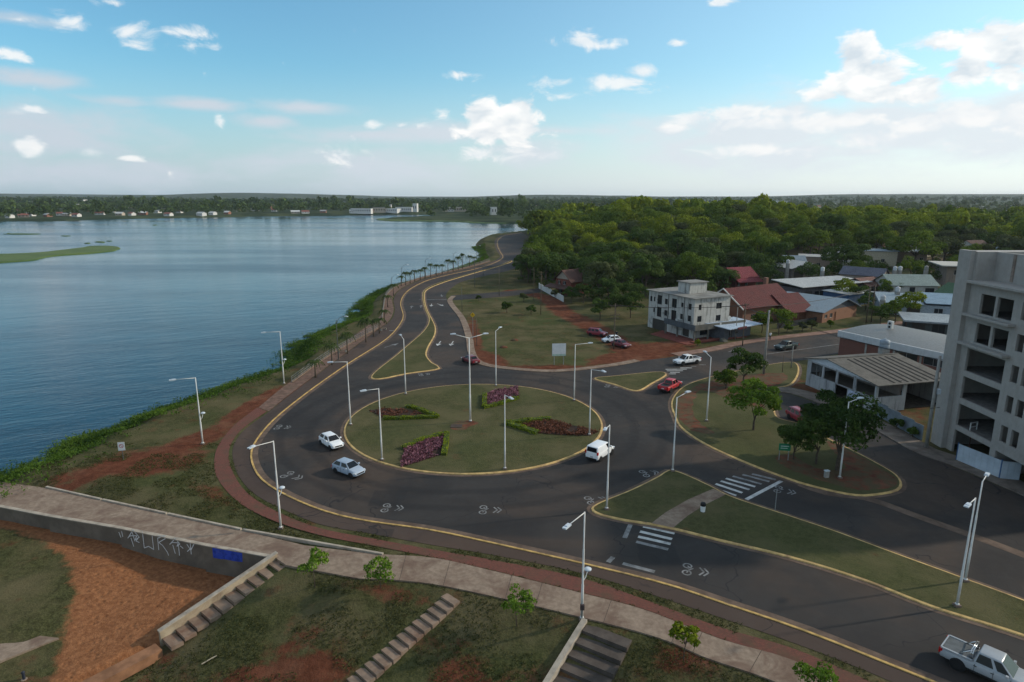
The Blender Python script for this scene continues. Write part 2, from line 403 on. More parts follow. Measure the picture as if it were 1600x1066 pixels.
def height(X, Y):
    X = np.asarray(X, float); Y = np.asarray(Y, float)
    h = hill(X, Y)
    far = smoothstep(780, 1700, Y)
    h = h + far * (2 + 5 * vnoise(X, Y, 420, 3)) + smoothstep(2500, 5200, Y) * (4 + 46 * vnoise(X + 900, Y, 1200, 5)) 
    h = h + smoothstep(20, 300, np.abs(X) - 1200) * 6
    d = dist_line(X, Y, LAKE, True); d = np.where(in_poly(X, Y, LAKE), -d, d)
    bank = -2.05 + 2.05 * smoothstep(0.3, 6.5, d)
    h = np.where(d < 6.5, np.minimum(bank, h + 0 * bank), h)
    h = np.where(d < 0.3, -2.05 + np.maximum(d - 0.3, -10) * 0.35, h)
    return h

def ground_h(X, Y):
    X = np.asarray(X, float); Y = np.asarray(Y, float)
    h = height(X, Y)
    # slope down from the walk towards the camera
    near = (Y < 62) & (X > -60) & (X < 60)
    if near.any():
        ed = np.array(resample(NEAR_EDGE, 90))
        dn = dist_line(X, Y, NEAR_EDGE)
        yy = np.interp(X, ed[::-1, 0] if ed[0, 0] > ed[-1, 0] else ed[:, 0], ed[::-1, 1] if ed[0, 0] > ed[-1, 0] else ed[:, 1])
        below = Y < yy
        hs = -np.clip(0.30 * (dn - 0.25), 0, 3.2)
        h = np.where(near & below, hs, h)
    m = (X > -75) & (X < -5) & (Y > 40) & (Y < 95)
    if m.any():
        wp = WALKPOLY; dw = dist_line(X[m], Y[m], wp, True); dw = np.where(in_poly(X[m], Y[m], wp), 0, dw)
        zz = np.interp(X[m], [q[0] for q in WALKX], [q[1] for q in WALKX])
        hm = h[m]; h[m] = np.where(Y[m] > 0, hm + (zz - 0.02) * (1 - smoothstep(0.4, 4.0, dw)) * (hm > -1.0), hm)
    p = in_poly(X, Y, PIT_OUT)
    ptz = PIT_B + 0.55 * smoothstep(-31, -38, X) * smoothstep(38, 44, Y) + 0.06 * vnoise(X, Y, 1.1, 9)
    h = np.where(p & (Y < 80) & (Y > -5), ptz, h)
    return h

def axis(lo, hi, a, b, step, g):
    mid = list(np.arange(a, b + step / 2, step)); s = step; x = mid[-1]
    while x < hi: s *= g; x += s; mid.append(x)
    s = step; x = mid[0]; pre = []
    while x > lo: s *= g; x -= s; pre.append(x)
    return np.array(pre[::-1] + mid)
XS = axis(-9000, 9000, -62, 62, 0.6, 1.045); YS = axis(-400, 9500, 26, 128, 0.6, 1.028)
GX, GY = np.meshgrid(XS, YS)
GZ = ground_h(GX, GY)

# where the red earth shows, where sand lies, where the grass is dry (things of the ground itself)
PX = 800 + FOC * GX / np.maximum(GY * CP + 30 * SP, 1); PY = 533 - FOC * (-30 * CP + GY * SP) / np.maximum(GY * CP + 30 * SP, 1)
vis = GY > 15
def blob(cx, cy, rx, ry, rot=0, w=1.0):
    c, s = math.cos(math.radians(rot)), math.sin(math.radians(rot)); dx, dy = PX - cx, PY - cy
    q = ((dx * c + dy * s) / rx) ** 2 + ((-dx * s + dy * c) / ry) ** 2
    return w * np.clip(1.25 - q * 0.9, 0, 1) * vis
soil = np.zeros(GX.shape)
for b in [(235, 722, 100, 24, -8, 1), (300, 690, 85, 13, -18, .95), (385, 640, 80, 12, -32, .9), (130, 742, 90, 15, -14, .8), (40, 770, 70, 12, -5, .9), (330, 770, 45, 16, 20, .55), (450, 612, 60, 10, -35, .8),
          (430, 1015, 130, 34, -5, .95), (330, 1040, 120, 30, 0, .8), (470, 968, 60, 16, -20, .65), (620, 925, 80, 12, 8, .55), (720, 1035, 60, 45, 10, .75), (690, 980, 70, 20, 0, .4),
          (1070, 1030, 75, 32, 10, .6), (830, 1040, 60, 40, 0, .4), (240, 985, 60, 12, -35, .5),
          (760, 562, 42, 14, 15, .95), (742, 532, 13, 42, -10, .8), (860, 577, 130, 7, 0, .9), (1000, 555, 95, 12, -8, 1), (1040, 540, 60, 8, -6, .9), (985, 545, 40, 14, 0, .8),
          (1150, 540, 110, 6, -9, .9), (1090, 600, 40, 14, -15, .8), (1075, 640, 25, 40, -25, .75), (1110, 690, 30, 20, 30, .5), (1215, 595, 45, 16, 0, .8), (1260, 610, 55, 12, 10, .7), (1330, 730, 70, 26, 10, .8), (1380, 752, 30, 14, 0, .9), (1420, 640, 46, 44, 30, .5), (1440, 620, 60, 40, 20, .45)]:
    soil = np.maximum(soil, blob(*b))
def wline(px, wid, w):
    d = dist_line(GX, GY, catmull(px_line(px), 3.0)); return w * np.clip(1.6 - d / wid, 0, 1)
soil = np.maximum(soil, wline([(800, 455), (850, 464), (880, 488), (915, 505), (945, 523), (985, 545), (1010, 556)], 3.0, 1.0))
soil = np.maximum(soil, wline([(612, 505), (560, 545), (500, 590), (440, 622)], 1.6, .5))
sand = (in_poly(GX, GY, PIT) & (GY < 80) & (GY > 0)).astype(float)
sx, sy = PX, PY - 0
gr = in_poly(PX, PY, [(-400, 700), (60, 812), (105, 850), (112, 900), (95, 950), (80, 985), (95, 995), (60, 1030), (40, 1066), (20, 1300), (-500, 1300)])
sand = np.where(gr, 0.0, sand)
for _ in range(5):
    sand[1:-1, 1:-1] = (sand[1:-1, 1:-1] * 2 + sand[:-2, 1:-1] + sand[2:, 1:-1] + sand[1:-1, :-2] + sand[1:-1, 2:]) / 6
wood = np.zeros(GX.shape)
wood = np.maximum(wood, smoothstep(195, 240, GY) * smoothstep(8, 30, GX))
farland = smoothstep(450, 700, GY)
me = None
def grid_faces(ny, nx):
    a = np.arange(ny * nx).reshape(ny, nx)
    return np.stack([a[:-1, :-1], a[:-1, 1:], a[1:, 1:], a[1:, :-1]], -1).reshape(-1, 4)
me = mesh_np("ground", np.stack([GX, GY, GZ], -1).reshape(-1, 3), grid_faces(len(YS), len(XS)), True)
at = me.attributes.new("zone", 'FLOAT_COLOR', 'POINT')
at.data.foreach_set("color", np.stack([soil, sand, wood, farland], -1).astype(np.float32).ravel())

def grass_nodes(t, v):
    n1 = noise(t, v, 0.16, 5, 0.6); n2 = noise(t, v, 1.7, 5, 0.65); n3 = noise(t, v, 0.05, 3)
    nf_ = noise(t, v, 6.5, 5, 0.75)
    c = mixc(t, smooth(t, mth(t, 'MULTIPLY_ADD', nf_, 0.6, mth(t, 'MULTIPLY', n2, 0.4)), 0.36, 0.64), (0.026, 0.028, 0.011), (0.088, 0.086, 0.036))
    c = mixc(t, mth(t, 'MULTIPLY', smooth(t, n1, 0.40, 0.68), 0.85), c, (0.118, 0.098, 0.052))
    c = mixc(t, mth(t, 'MULTIPLY', smooth(t, n3, 0.45, 0.7), 0.4), c, (0.045, 0.070, 0.020))
    return c
def soil_nodes(t, v):
    n = noise(t, v, 0.9, 6, 0.65); n2 = noise(t, v, 0.2, 3)
    c = mixc(t, smooth(t, n, 0.3, 0.7), (0.078, 0.024, 0.014), (0.150, 0.052, 0.030))
    return mixc(t, mth(t, 'MULTIPLY', smooth(t, n2, 0.5, 0.7), 0.5), c, (0.19, 0.095, 0.060))
def ground_mat():
    m, t, b, o = new_mat("ground_grass_and_red_earth"); v = pos(t)
    a = N(t, 'ShaderNodeAttribute', attribute_name="zone"); s = N(t, 'ShaderNodeSeparateColor'); t.links.new(a.outputs['Color'], s.inputs[0])
    nb = noise(t, v, 0.5, 6, 0.7, 0.4); nf = noise(t, v, 3.0, 4, 0.7)
    br = mth(t, 'MULTIPLY_ADD', mth(t, 'SUBTRACT', nb, 0.5), 1.7, mth(t, 'MULTIPLY_ADD', mth(t, 'SUBTRACT', nf, 0.5), 0.8, s.outputs[0]))
    f = mth(t, 'MULTIPLY', smooth(t, br, 0.28, 0.78), 0.92)
    thin = smooth(t, noise(t, v, 0.28, 6, 0.7), 0.55, 0.72, 0.0, 0.65)
    c = mixc(t, mth(t, 'MAXIMUM', f, thin), grass_nodes(t, v), soil_nodes(t, v))
    fs = mth(t, 'MULTIPLY_ADD', mth(t, 'SUBTRACT', nb, 0.5), 1.3, s.outputs[1])
    sn = noise(t, v, 2.6, 5, 0.7)
    sc = mixc(t, smooth(t, sn, 0.3, 0.7), (0.162, 0.066, 0.030), (0.285, 0.128, 0.060))
    c = mixc(t, smooth(t, fs, 0.28, 0.62), c, sc)
    wn = noise(t, v, 0.12, 4)
    c = mixc(t, mth(t, 'MULTIPLY', s.outputs[2], 0.8), c, mixc(t, smooth(t, wn, 0.4, 0.6), (0.030, 0.036, 0.018), (0.085, 0.060, 0.040)))
    fn = noise(t, v, 0.011, 7, 0.75)
    fc = mixc(t, smooth(t, fn, 0.42, 0.62), (0.022, 0.036, 0.018), (0.062, 0.076, 0.036))
    c = mixc(t, a.outputs['Alpha'], c, fc)
    t.links.new(c, b.inputs['Base Color']); b.inputs['Roughness'].default_value = 1.0; b.inputs['Specular IOR Level'].default_value = 0.04
    # footprints and ripples in the sand, tufts in the grass
    vor = N(t, 'ShaderNodeTexVoronoi'); vor.inputs['Scale'].default_value = 1.6; t.links.new(v, vor.inputs['Vector'])
    foot = mth(t, 'MULTIPLY', smooth(t, vor.outputs['Distance'], 0.0, 0.45), mth(t, 'MULTIPLY', s.outputs[1], 0.9))
    hh = mth(t, 'ADD', mth(t, 'MULTIPLY', noise(t, v, 4.5, 4, 0.7), 1.3), foot)
    bump(t, b, hh, 0.8, 0.12)
    return m
tag(link("ground", me, ground_mat()), kind="structure")

# ------------------------------------------------------------------ lake
def water_mat():
    m, t, b, o = new_mat("lake_water"); v = pos(t)
    rot = N(t, 'ShaderNodeVectorRotate', rotation_type='Z_AXIS'); rot.inputs['Angle'].default_value = math.radians(-28); t.links.new(v, rot.inputs['Vector'])
    sc = vmth(t, 'MULTIPLY', rot.outputs[0], (0.55, 1.5, 1)).outputs[0]
    w1 = noise(t, sc, 0.75, 4, 0.6, 0.4); w2 = noise(t, sc, 0.16, 3, 0.5)
    calm = noise(t, vmth(t, 'MULTIPLY', v, (0.0035, 0.013, 1)).outputs[0], 1.0, 4, 0.6)
    hgt = mth(t, 'MULTIPLY_ADD', w2, 1.6, w1)
    n = N(t, 'ShaderNodeBump'); n.inputs['Distance'].default_value = 0.16
    t.links.new(smooth(t, calm, 0.32, 0.68, 0.28, 0.72), n.inputs['Strength']); t.links.new(hgt, n.inputs['Height']); t.links.new(n.outputs[0], b.inputs['Normal'])
    c = mixc(t, smooth(t, calm, 0.35, 0.65), (0.006, 0.032, 0.050), (0.002, 0.016, 0.030))
    t.links.new(c, b.inputs['Base Color'])
    b.inputs['Specular Tint'].default_value = (0.66, 0.95, 1.0, 1); b.inputs['IOR'].default_value = 1.33; b.inputs['Specular IOR Level'].default_value = 0.5
    t.links.new(smooth(t, calm, 0.35, 0.7, 0.10, 0.22), b.inputs['Roughness'])
    return m
sh_in = [(x, y) for x, y in offset(SHORE, -2.5)]
tag(MB().sheet(sh_in + [(x + (60 if x > 0 else 0), y + 40) for x, y in FAR] + [(-6000, 1250), (-6000, -200), (-300, -200)], LAKE_Z).build("lake", water_mat()), kind="structure")

# ------------------------------------------------------------------ asphalt, kerbs, islands
def asphalt_mat(name, k=1.0, warm=0.0):
    m, t, b, o = new_mat(name); v = pos(t)
    n1 = noise(t, v, 0.11, 5, 0.6, 0.5); n2 = noise(t, v, 1.2, 5, 0.7); n3 = noise(t, v, 14, 3, 0.7)
    c = mixc(t, smooth(t, n1, 0.35, 0.65), (0.024 * k, 0.0215 * k, 0.021 * k), (0.038 * k, 0.034 * k, 0.032 * k))
    c = mixc(t, mth(t, 'MULTIPLY', smooth(t, n2, 0.45, 0.75), 0.35), c, (0.055 * k, 0.046 * k, 0.040 * k))
    dust = smooth(t, noise(t, v, 0.045, 4, 0.6, 1.0), 0.44, 0.66, 0.0, 0.75)
    c = mixc(t, dust, c, (0.072, 0.050, 0.037))
    c = mixc(t, mth(t, 'MULTIPLY', n3, 0.14), c, (0.08, 0.08, 0.08))
    if warm: c = mixc(t, warm, c, (0.10, 0.062, 0.045))
    # lanes polished and darkened by tyres round the island
    dx = vmth(t, 'SUBTRACT', v, (RB_C[0], RB_C[1], 0.0)); dx2 = vmth(t, 'MULTIPLY', dx.outputs[0], (1, 1, 0)); ln = vmth(t, 'LENGTH', dx2.outputs[0], None).outputs['Value']
    lane = mth(t, 'SINE', mth(t, 'MULTIPLY', mth(t, 'ADD', ln, mth(t, 'MULTIPLY', n1, 1.6)), 1.75))
    ringf = mth(t, 'MULTIPLY', smooth(t, lane, 0.0, 1.0), mth(t, 'MULTIPLY', smooth(t, ln, 17.5, 19.0), smooth(t, ln, 27.0, 31.0, 0.42, 0.0)))
    c = mixc(t, ringf, c, (0.018, 0.0175, 0.018))
    # rectangular repair patches
    pb = N(t, 'ShaderNodeTexVoronoi', distance='CHEBYCHEV', feature='F1'); pb.inputs['Scale'].default_value = 0.16; t.links.new(v, pb.inputs['Vector'])
    sepc = N(t, 'ShaderNodeSeparateColor'); t.links.new(pb.outputs['Color'], sepc.inputs[0])
    pf = mth(t, 'MULTIPLY', smooth(t, sepc.outputs[0], 0.90, 0.91), smooth(t, pb.outputs['Distance'], 0.27, 0.28, 0.45, 0.0))
    c = mixc(t, pf, c, (0.020, 0.020, 0.021))
    # cracks sealed with tar
    vo = N(t, 'ShaderNodeTexVoronoi', feature='DISTANCE_TO_EDGE'); vo.inputs['Scale'].default_value = 0.10
    wv = vmth(t, 'ADD', v, None); wn = N(t, 'ShaderNodeTexNoise'); wn.inputs['Scale'].default_value = 0.35; t.links.new(v, wn.inputs['Vector'])
    ws = vmth(t, 'MULTIPLY', wn.outputs['Color'], (5, 5, 0)); t.links.new(ws.outputs[0], wv.inputs[1]); t.links.new(wv.outputs[0], vo.inputs['Vector'])
    cr = mth(t, 'MULTIPLY', smooth(t, vo.outputs['Distance'], 0.001, 0.007, 0.8, 0.0), smooth(t, n1, 0.42, 0.55))
    c = mixc(t, cr, c, (0.016, 0.016, 0.018))
    t.links.new(c, b.inputs['Base Color'])
    t.links.new(smooth(t, n2, 0.3, 0.7, 0.72, 0.9), b.inputs['Roughness']); b.inputs['Specular IOR Level'].default_value = 0.12
    bump(t, b, n3, 0.25, 0.02)
    return m
ASPH = asphalt_mat("asphalt"); ASPH2 = asphalt_mat("asphalt_old_lane", 1.05, 0.45); ASPHD = asphalt_mat("asphalt_side_street", 0.85)
def lawn_mat(name, dry):
    m, t, b, o = new_mat(name); v = pos(t)
    c = mixc(t, dry, grass_nodes(t, v), (0.085, 0.085, 0.042))
    th = smooth(t, noise(t, v, 0.35, 6, 0.7), 0.60, 0.74, 0.0, 0.45)
    c = mixc(t, th, c, soil_nodes(t, v))
    t.links.new(c, b.inputs['Base Color']); b.inputs['Roughness'].default_value = 1.0; b.inputs['Specular IOR Level'].default_value = 0.04
    bump(t, b, noise(t, v, 5.0, 4, 0.7), 0.8, 0.12); return m
LAWN = lawn_mat("island_lawn", 0.3)
KERB = M("kerb_worn_yellow", (0.50, 0.34, 0.14), 0.85, 0.3, 1.1, dirt=(0.20, 0.12, 0.08), dirt_amt=0.75, world=True)
KERBG = M("kerb_bare_concrete", (0.30, 0.24, 0.18), 0.9, 0.3, 1.2, dirt=(0.16, 0.09, 0.06), dirt_amt=0.7, world=True)
YPAINT = M("road_line_yellow", (0.48, 0.31, 0.11), 0.8, 0.35, 1.5, dirt=(0.09, 0.07, 0.06), dirt_amt=0.75, world=True)
WPAINT = M("road_paint_white", (0.44, 0.44, 0.43), 0.8, 0.25, 1.2, dirt=(0.11, 0.11, 0.11), dirt_amt=0.8, world=True)
WWORN = M("road_paint_worn", (0.20, 0.20, 0.20), 0.8, 0.3, 1.6, dirt=(0.06, 0.06, 0.06), dirt_amt=0.95, world=True)
GUTTER = M("gutter_concrete_stained", (0.125, 0.088, 0.066), 0.9, 0.35, 0.8, dirt=(0.07, 0.045, 0.035), dirt_amt=0.6, world=True)
BRICKP = None
def brick_path_mat():
    m, t, b, o = new_mat("red_paver_path"); v = pos(t)
    br = N(t, 'ShaderNodeTexBrick'); br.inputs['Scale'].default_value = 3.2; br.inputs['Mortar Size'].default_value = 0.03
    br.inputs['Color1'].default_value = (0.175, 0.060, 0.042, 1); br.inputs['Color2'].default_value = (0.115, 0.044, 0.034, 1); br.inputs['Mortar'].default_value = (0.085, 0.05, 0.038, 1)
    t.links.new(v, br.inputs['Vector'])
    n = noise(t, v, 0.35, 6, 0.7, 0.5)
    c = mixc(t, smooth(t, n, 0.45, 0.68, 0, 0.75), br.outputs[0], (0.085, 0.058, 0.036))
    t.links.new(c, b.inputs['Base Color']); b.inputs['Roughness'].default_value = 0.95; b.inputs['Specular IOR Level'].default_value = 0.2
    bump(t, b, mth(t, 'MULTIPLY_ADD', br.outputs[1], -0.6, n), 0.4, 0.04); return m
BRICKP = brick_path_mat()
def concrete_mat(name, k=1.0):
    m, t, b, o = new_mat(name); v = pos(t)
    n1 = noise(t, v, 0.35, 6, 0.7, 0.8); n2 = noise(t, v, 2.5, 5, 0.65)
    c = mixc(t, smooth(t, n2, 0.3, 0.7), (0.185 * k, 0.138 * k, 0.104 * k), (0.275 * k, 0.210 * k, 0.158 * k))
    c = mixc(t, smooth(t, n1, 0.40, 0.66, 0, 0.75), c, (0.125 * k, 0.078 * k, 0.058 * k))
    t.links.new(c, b.inputs['Base Color']); b.inputs['Roughness'].default_value = 0.9; b.inputs['Specular IOR Level'].default_value = 0.1
    bump(t, b, n2, 0.3, 0.03); return m
CONC = concrete_mat("walk_concrete_earth_stained"); CONCL = concrete_mat("pale_concrete", 1.25)

# one carriageway sheet under all the islands
right_edge = px_line([(1600, 485)]) + px_line([(1640, 520), (1311, 553), (1240, 566), (1196, 587), (1193, 613), (1232, 615), (1280, 631), (1364, 671), (1435, 710), (1474, 723), (1600, 776), (1760, 850)])
ASPHALT_POLY = OUT + EAST[1:] + right_edge[1:] + px_line([(2100, 1010), (2100, 1300)])
road = tag(MB().sheet(ASPHALT_POLY, 0.02).build("road", ASPH), kind="structure")
cyc_a, cyc_b = resample(offset(OUT, 0.0), 300), resample(YL, 300)
tag(MB().strip(cyc_a, cyc_b, 0.026).build("cycle_lane", ASPH2), kind="structure")
gut_n = resample(YL, 300)
def sidewise(line, d): return offset(line, d)
tag(MB().strip(sidewise(gut_n, -0.75), sidewise(gut_n, -0.1), 0.031).build("gutter", GUTTER), kind="structure")
mb = MB(); la, lb = sidewise(gut_n, -0.09), sidewise(gut_n, 0.11)
mb.strip(la, lb, 0.09).strip(sidewise(gut_n, -0.095), la, 0.03, 0.09).strip(lb, sidewise(gut_n, 0.115), 0.09, 0.02)
mb.build("kerb", YPAINT, road)
# side streets
tag(MB().sheet(px_line([(705, 462), (760, 458), (820, 453), (852, 449), (852, 456), (800, 462.5), (760, 466), (700, 470)]), 0.026).build("side_street", ASPHD), kind="structure")
tag(MB().sheet(px_line([(1198, 618), (1232, 617), (1280, 633), (1364, 673), (1435, 712), (1474, 725), (1600, 778), (1760, 852), (1760, 925), (1600, 862), (1542, 842), (1444, 806), (1385, 785), (1300, 760), (1250, 700), (1214, 650)]), 0.027).build("service_street", ASPHD), kind="structure")
g1 = catmull(px_line([(1250, 757), (1291, 771), (1352, 779), (1444, 811), (1542, 846), (1600, 868), (1760, 935)]), 1.0)
tag(MB().strip(offset(g1, 0.55), offset(g1, -0.55), 0.034).build("gutter", GUTTER), kind="structure")

def island(name, outline, kmat=KERB, top=None, kw=0.28, h=0.15, dome=0.0, step=0.8, smooth_=True):
    o = catmull(outline, step, True) if smooth_ else outline
    if area(o) < 0: o = o[::-1]
    i1 = offset(o, kw, True); n = len(o)
    root = tag(link(name, MB().sheet(i1, h + 0.012).mesh(name), top or LAWN), kind="structure")
    k = MB(); o_, i_ = o + [o[0]], i1 + [i1[0]]
    oo = offset(o, 0.05, True); oo = oo + [oo[0]]
    k.strip(o_, oo, 0.0, h - 0.03).strip(oo, i_, h - 0.03, h).strip(i_, i_, h, h - 0.1)
    k.build("kerb", kmat, root)
    # dusty gutter along the kerb
    ou = offset(o, -0.42, True); ou = ou + [ou[0]]
    MB().strip(ou, o_, 0.036).build("gutter", GUTTER, root)
    return root

def circle(c, r, n=120): return [(c[0] + r * math.cos(2 * math.pi * i / n), c[1] + r * math.sin(2 * math.pi * i / n)) for i in range(n)]
rb = island("roundabout_island", circle(RB_C, RB_R), smooth_=False)
north = island("median_island", px_line([(580, 592), (592, 593.5), (636, 585), (688, 576.5), (676, 568), (667, 556), (669, 545), (680, 524), (681, 512), (676, 500), (668, 484), (664, 466), (667, 454), (689, 443.5), (741, 427.5), (780, 416.5), (800, 409), (799, 407.5), (780, 415), (741, 425.8), (686, 442), (663, 453.5), (660, 466), (664, 484), (670, 500), (663, 516), (623, 552)]), step=1.5)
east = island("splitter_island", px_line([(928, 592), (963, 588), (1034, 582), (1042, 585), (1020, 600), (994, 612), (960, 602)]))
med = island("median_island", px_line([(923, 796), (931, 789), (986, 766), (1030, 744), (1043, 736), (1056, 737), (1110, 760), (1139, 775), (1240, 809), (1303, 830), (1395, 864), (1505, 904), (1600, 939), (1760, 1002), (1760, 1060), (1600, 997), (1456, 951), (1346, 908), (1233, 873), (1121, 846), (1053, 829), (1014, 821), (974, 815), (931, 804)]))
park_px = [(1240, 567), (1126, 586), (1073, 602), (1053, 619), (1048, 634), (1053, 650), (1063, 669), (1102, 696), (1168, 726), (1220, 746), (1259, 759), (1338, 776), (1377, 774), (1403, 768), (1410, 759), (1402, 744), (1364, 721), (1327, 702), (1290, 684), (1259, 665), (1219, 655), (1210, 640), (1200, 622), (1194, 612), (1236, 602)]
PARKM = lawn_mat("park_lawn_dry", 0.5)
park = island("park_island", px_line(park_px), top=PARKM)
# worn earth and paths on the islands
EARTH = None
def earth_mat():
    m, t, b, o = new_mat("bare_red_earth"); v = pos(t)
    c = mixc(t, smooth(t, noise(t, v, 0.8, 6, 0.7), 0.36, 0.60, 0, 0.9), soil_nodes(t, v), (0.082, 0.068, 0.038))
    t.links.new(c, b.inputs['Base Color']); b.inputs['Roughness'].default_value = 0.97; b.inputs['Specular IOR Level'].default_value = 0.1
    bump(t, b, noise(t, v, 3.0, 5, 0.7), 0.5, 0.1); return m
EARTH = earth_mat()
def patch(name, px, z, mat, parent, jag=0.22, step=0.5):
    pts = catmull(px_line(px), step, True); r = np.random.default_rng(len(px) + int(px[0][0]))
    j = r.normal(0, jag, len(pts)); j = np.convolve(j, np.ones(3) / 3, 'same')
    pts = [(p[0] + j[i], p[1] + j[i - 5]) for i, p in enumerate(pts)]
    return MB().sheet(pts, z).build(name, mat, parent)
patch("worn_earth", [(1062, 622), (1085, 606), (1120, 594), (1180, 586), (1225, 585), (1225, 598), (1188, 612), (1190, 640), (1140, 625), (1098, 612), (1082, 630), (1090, 660), (1115, 680), (1090, 678), (1062, 655)], 0.168, EARTH, park)
patch("worn_earth", [(1290, 690), (1330, 708), (1368, 728), (1398, 748), (1396, 762), (1350, 768), (1290, 756), (1240, 738), (1210, 718), (1230, 712), (1280, 735), (1320, 735), (1310, 715)], 0.168, EARTH, park)
MB().sheet(px_line([(1018, 820), (1052, 827), (1075, 808), (1100, 792), (1134, 775), (1114, 766), (1075, 783), (1040, 803)]), 0.170).build("footpath", CONC, med)
patch("worn_earth", [(1122, 772), (1150, 785), (1175, 800), (1160, 810), (1120, 800), (1090, 800)], 0.167, LAWN, med)
# red paver walk along the water front and grass verge in between is the ground itself
tag(MB().strip(resample(BRI, 260), resample(BRO, 260), 0.03).build("paver_path", BRICKP), kind="structure")
prom_in = catmull(px_line([(420, 643), (452, 617), (513, 572), (589, 516), (609, 500), (615, 484), (613, 468), (620, 456), (634, 447), (660, 436), (700, 426.4), (740, 417.2), (767, 409)]), 1.0)
prom_out = catmull(px_line([(404, 637), (440, 607), (500, 563), (576, 508), (594, 494), (598, 480), (600, 466), (610, 452), (628, 444), (656, 433.5), (698, 424.2), (738, 415), (764, 407)]), 1.0)
pa, pb = resample(prom_in, 200), resample(prom_out, 200)
tag(MB().strip(pa, pb, 0.035).build("promenade", M("promenade_pavers_dusty", (0.150, 0.092, 0.070), 0.95, 0.35, 1.2, dirt=(0.085, 0.072, 0.046), dirt_amt=0.7, world=True)), kind="structure")
# pale dusty pavement on the east side of the avenue and along the street
ea = catmull(px_line([(705, 463), (699, 470), (718, 499), (728, 530), (731, 551), (738, 564), (752, 571), (778, 576), (853, 582), (897, 580), (963, 572), (1000, 565)]), 1.0)
eb = offset(ea, 1.5)
mb = MB(); n_ = 160; A_, B_ = resample(ea, n_), resample(eb, n_)
mb.strip(A_, B_, 0.12).strip(A_, A_, 0.02, 0.12)
tag(mb.build("pavement", CONC), kind="structure")
sa = catmull(px_line([(1060, 557), (1115, 549), (1160, 539), (1220, 530), (1311, 520), (1420, 505)]), 1.0); sb = offset(sa, 2.4)
mb = MB(); A_, B_ = resample(sa, 80), resample(sb, 80)
mb.strip(A_, B_, 0.12).strip(A_, A_, 0.02, 0.12)
tag(mb.build("pavement", M("pavement_pinkish", (0.21, 0.13, 0.10), 0.9, 0.3, 0.8, dirt=(0.15, 0.07, 0.05), world=True)), kind="structure")
# pavement in front of the ruin and the unfinished block
rp = catmull(px_line([(1193, 613), (1232, 615), (1280, 631), (1364, 671), (1435, 710), (1474, 723), (1600, 776), (1760, 850)]), 1.0)
rq = offset(rp, 3.2)
mb = MB(); A_, B_ = resample(rp, 120), resample(rq, 120)
mb.strip(A_, B_, 0.13).strip(A_, A_, 0.02, 0.13)
tag(mb.build("pavement", M("pavement_grey_dusty", (0.15, 0.125, 0.105), 0.9, 0.35, 0.7, dirt=(0.09, 0.06, 0.045), world=True)), kind="structure")
# ------------------------------------------------------------------ waterfront walk, retaining wall, steps
ZW = [-0.75, -0.6, -0.4, -0.2, 0.0]
wn_px = [(-150, 758), (0, 790), (78, 805), (190, 824), (320, 850), (427, 869)]
wf_px = [(-60, 745), (70, 762), (158, 782), (260, 804), (377, 829), (476, 852)]
walk = tag(empty("walkway", (0, 0, 0)), kind="structure")
LEDGE = M("ledge_pale_concrete", (0.36, 0.31, 0.25), 0.9, 0.25, 1.2, dirt=(0.17, 0.12, 0.09), dirt_amt=0.6, world=True)
def P2(p, z): q = G(p[0], p[1], z); return (q.x, q.y)
for i in range(5):
    z = ZW[i] + 0.10
    a, b = P2(wn_px[i], z), P2(wn_px[i + 1], z)
    c, d = P2(wf_px[i + 1], z), P2(wf_px[i], z)
    if i == 4:
        b = P2((427, 869), z); poly = [a, b, P2((447, 883), z), P2((562, 904), z), P2((590, 905), z), P2((599, 868), z), c, d]
    else: poly = [a, b, c, d]
    MB().prism(poly, z - 0.5, z).build("slab", CONC, walk)
    # raised ledge on the lawn side
    ax = np.array(d); bx = np.array(c if i < 4 else P2((599, 868), z)); u = (bx - ax) / np.linalg.norm(bx - ax); nn = np.array((-u[1], u[0])) * 0.22
    if i >= 1:
        q = [tuple(ax + u * 0.1), tuple(bx - u * 0.1), tuple(bx - u * 0.1 + nn), tuple(ax + u * 0.1 + nn)]
        MB().prism(q, z - 0.4, z + 0.13).build("ledge", LEDGE, walk)
mb = MB(); A_, B_ = resample(WF, 140), resample(WN, 140)
mb.strip(A_, B_, 0.105).strip(A_, A_, 0.0, 0.105).strip(B_, B_, -0.3, 0.105)
pv = mb.build("walk_pavement", CONC, walk)
JOINT = M("joint_dark", (0.095, 0.070, 0.055), 0.95, 0.2, 3)
for i in (9, 21, 29, 46, 58, 63, 79, 96, 104, 121, 133):
    a, b = Vector((*A_[i], 0)), Vector((*B_[i], 0)); u = (b - a).normalized(); s_ = Vector((-u.y, u.x, 0)) * 0.025
    MB().add([(a + s_).to_tuple()[:2] + (0.109,), (b + s_).to_tuple()[:2] + (0.109,), (b - s_).to_tuple()[:2] + (0.109,), (a - s_).to_tuple()[:2] + (0.109,)], [(0, 1, 2, 3)]).build("joint", JOINT, walk)
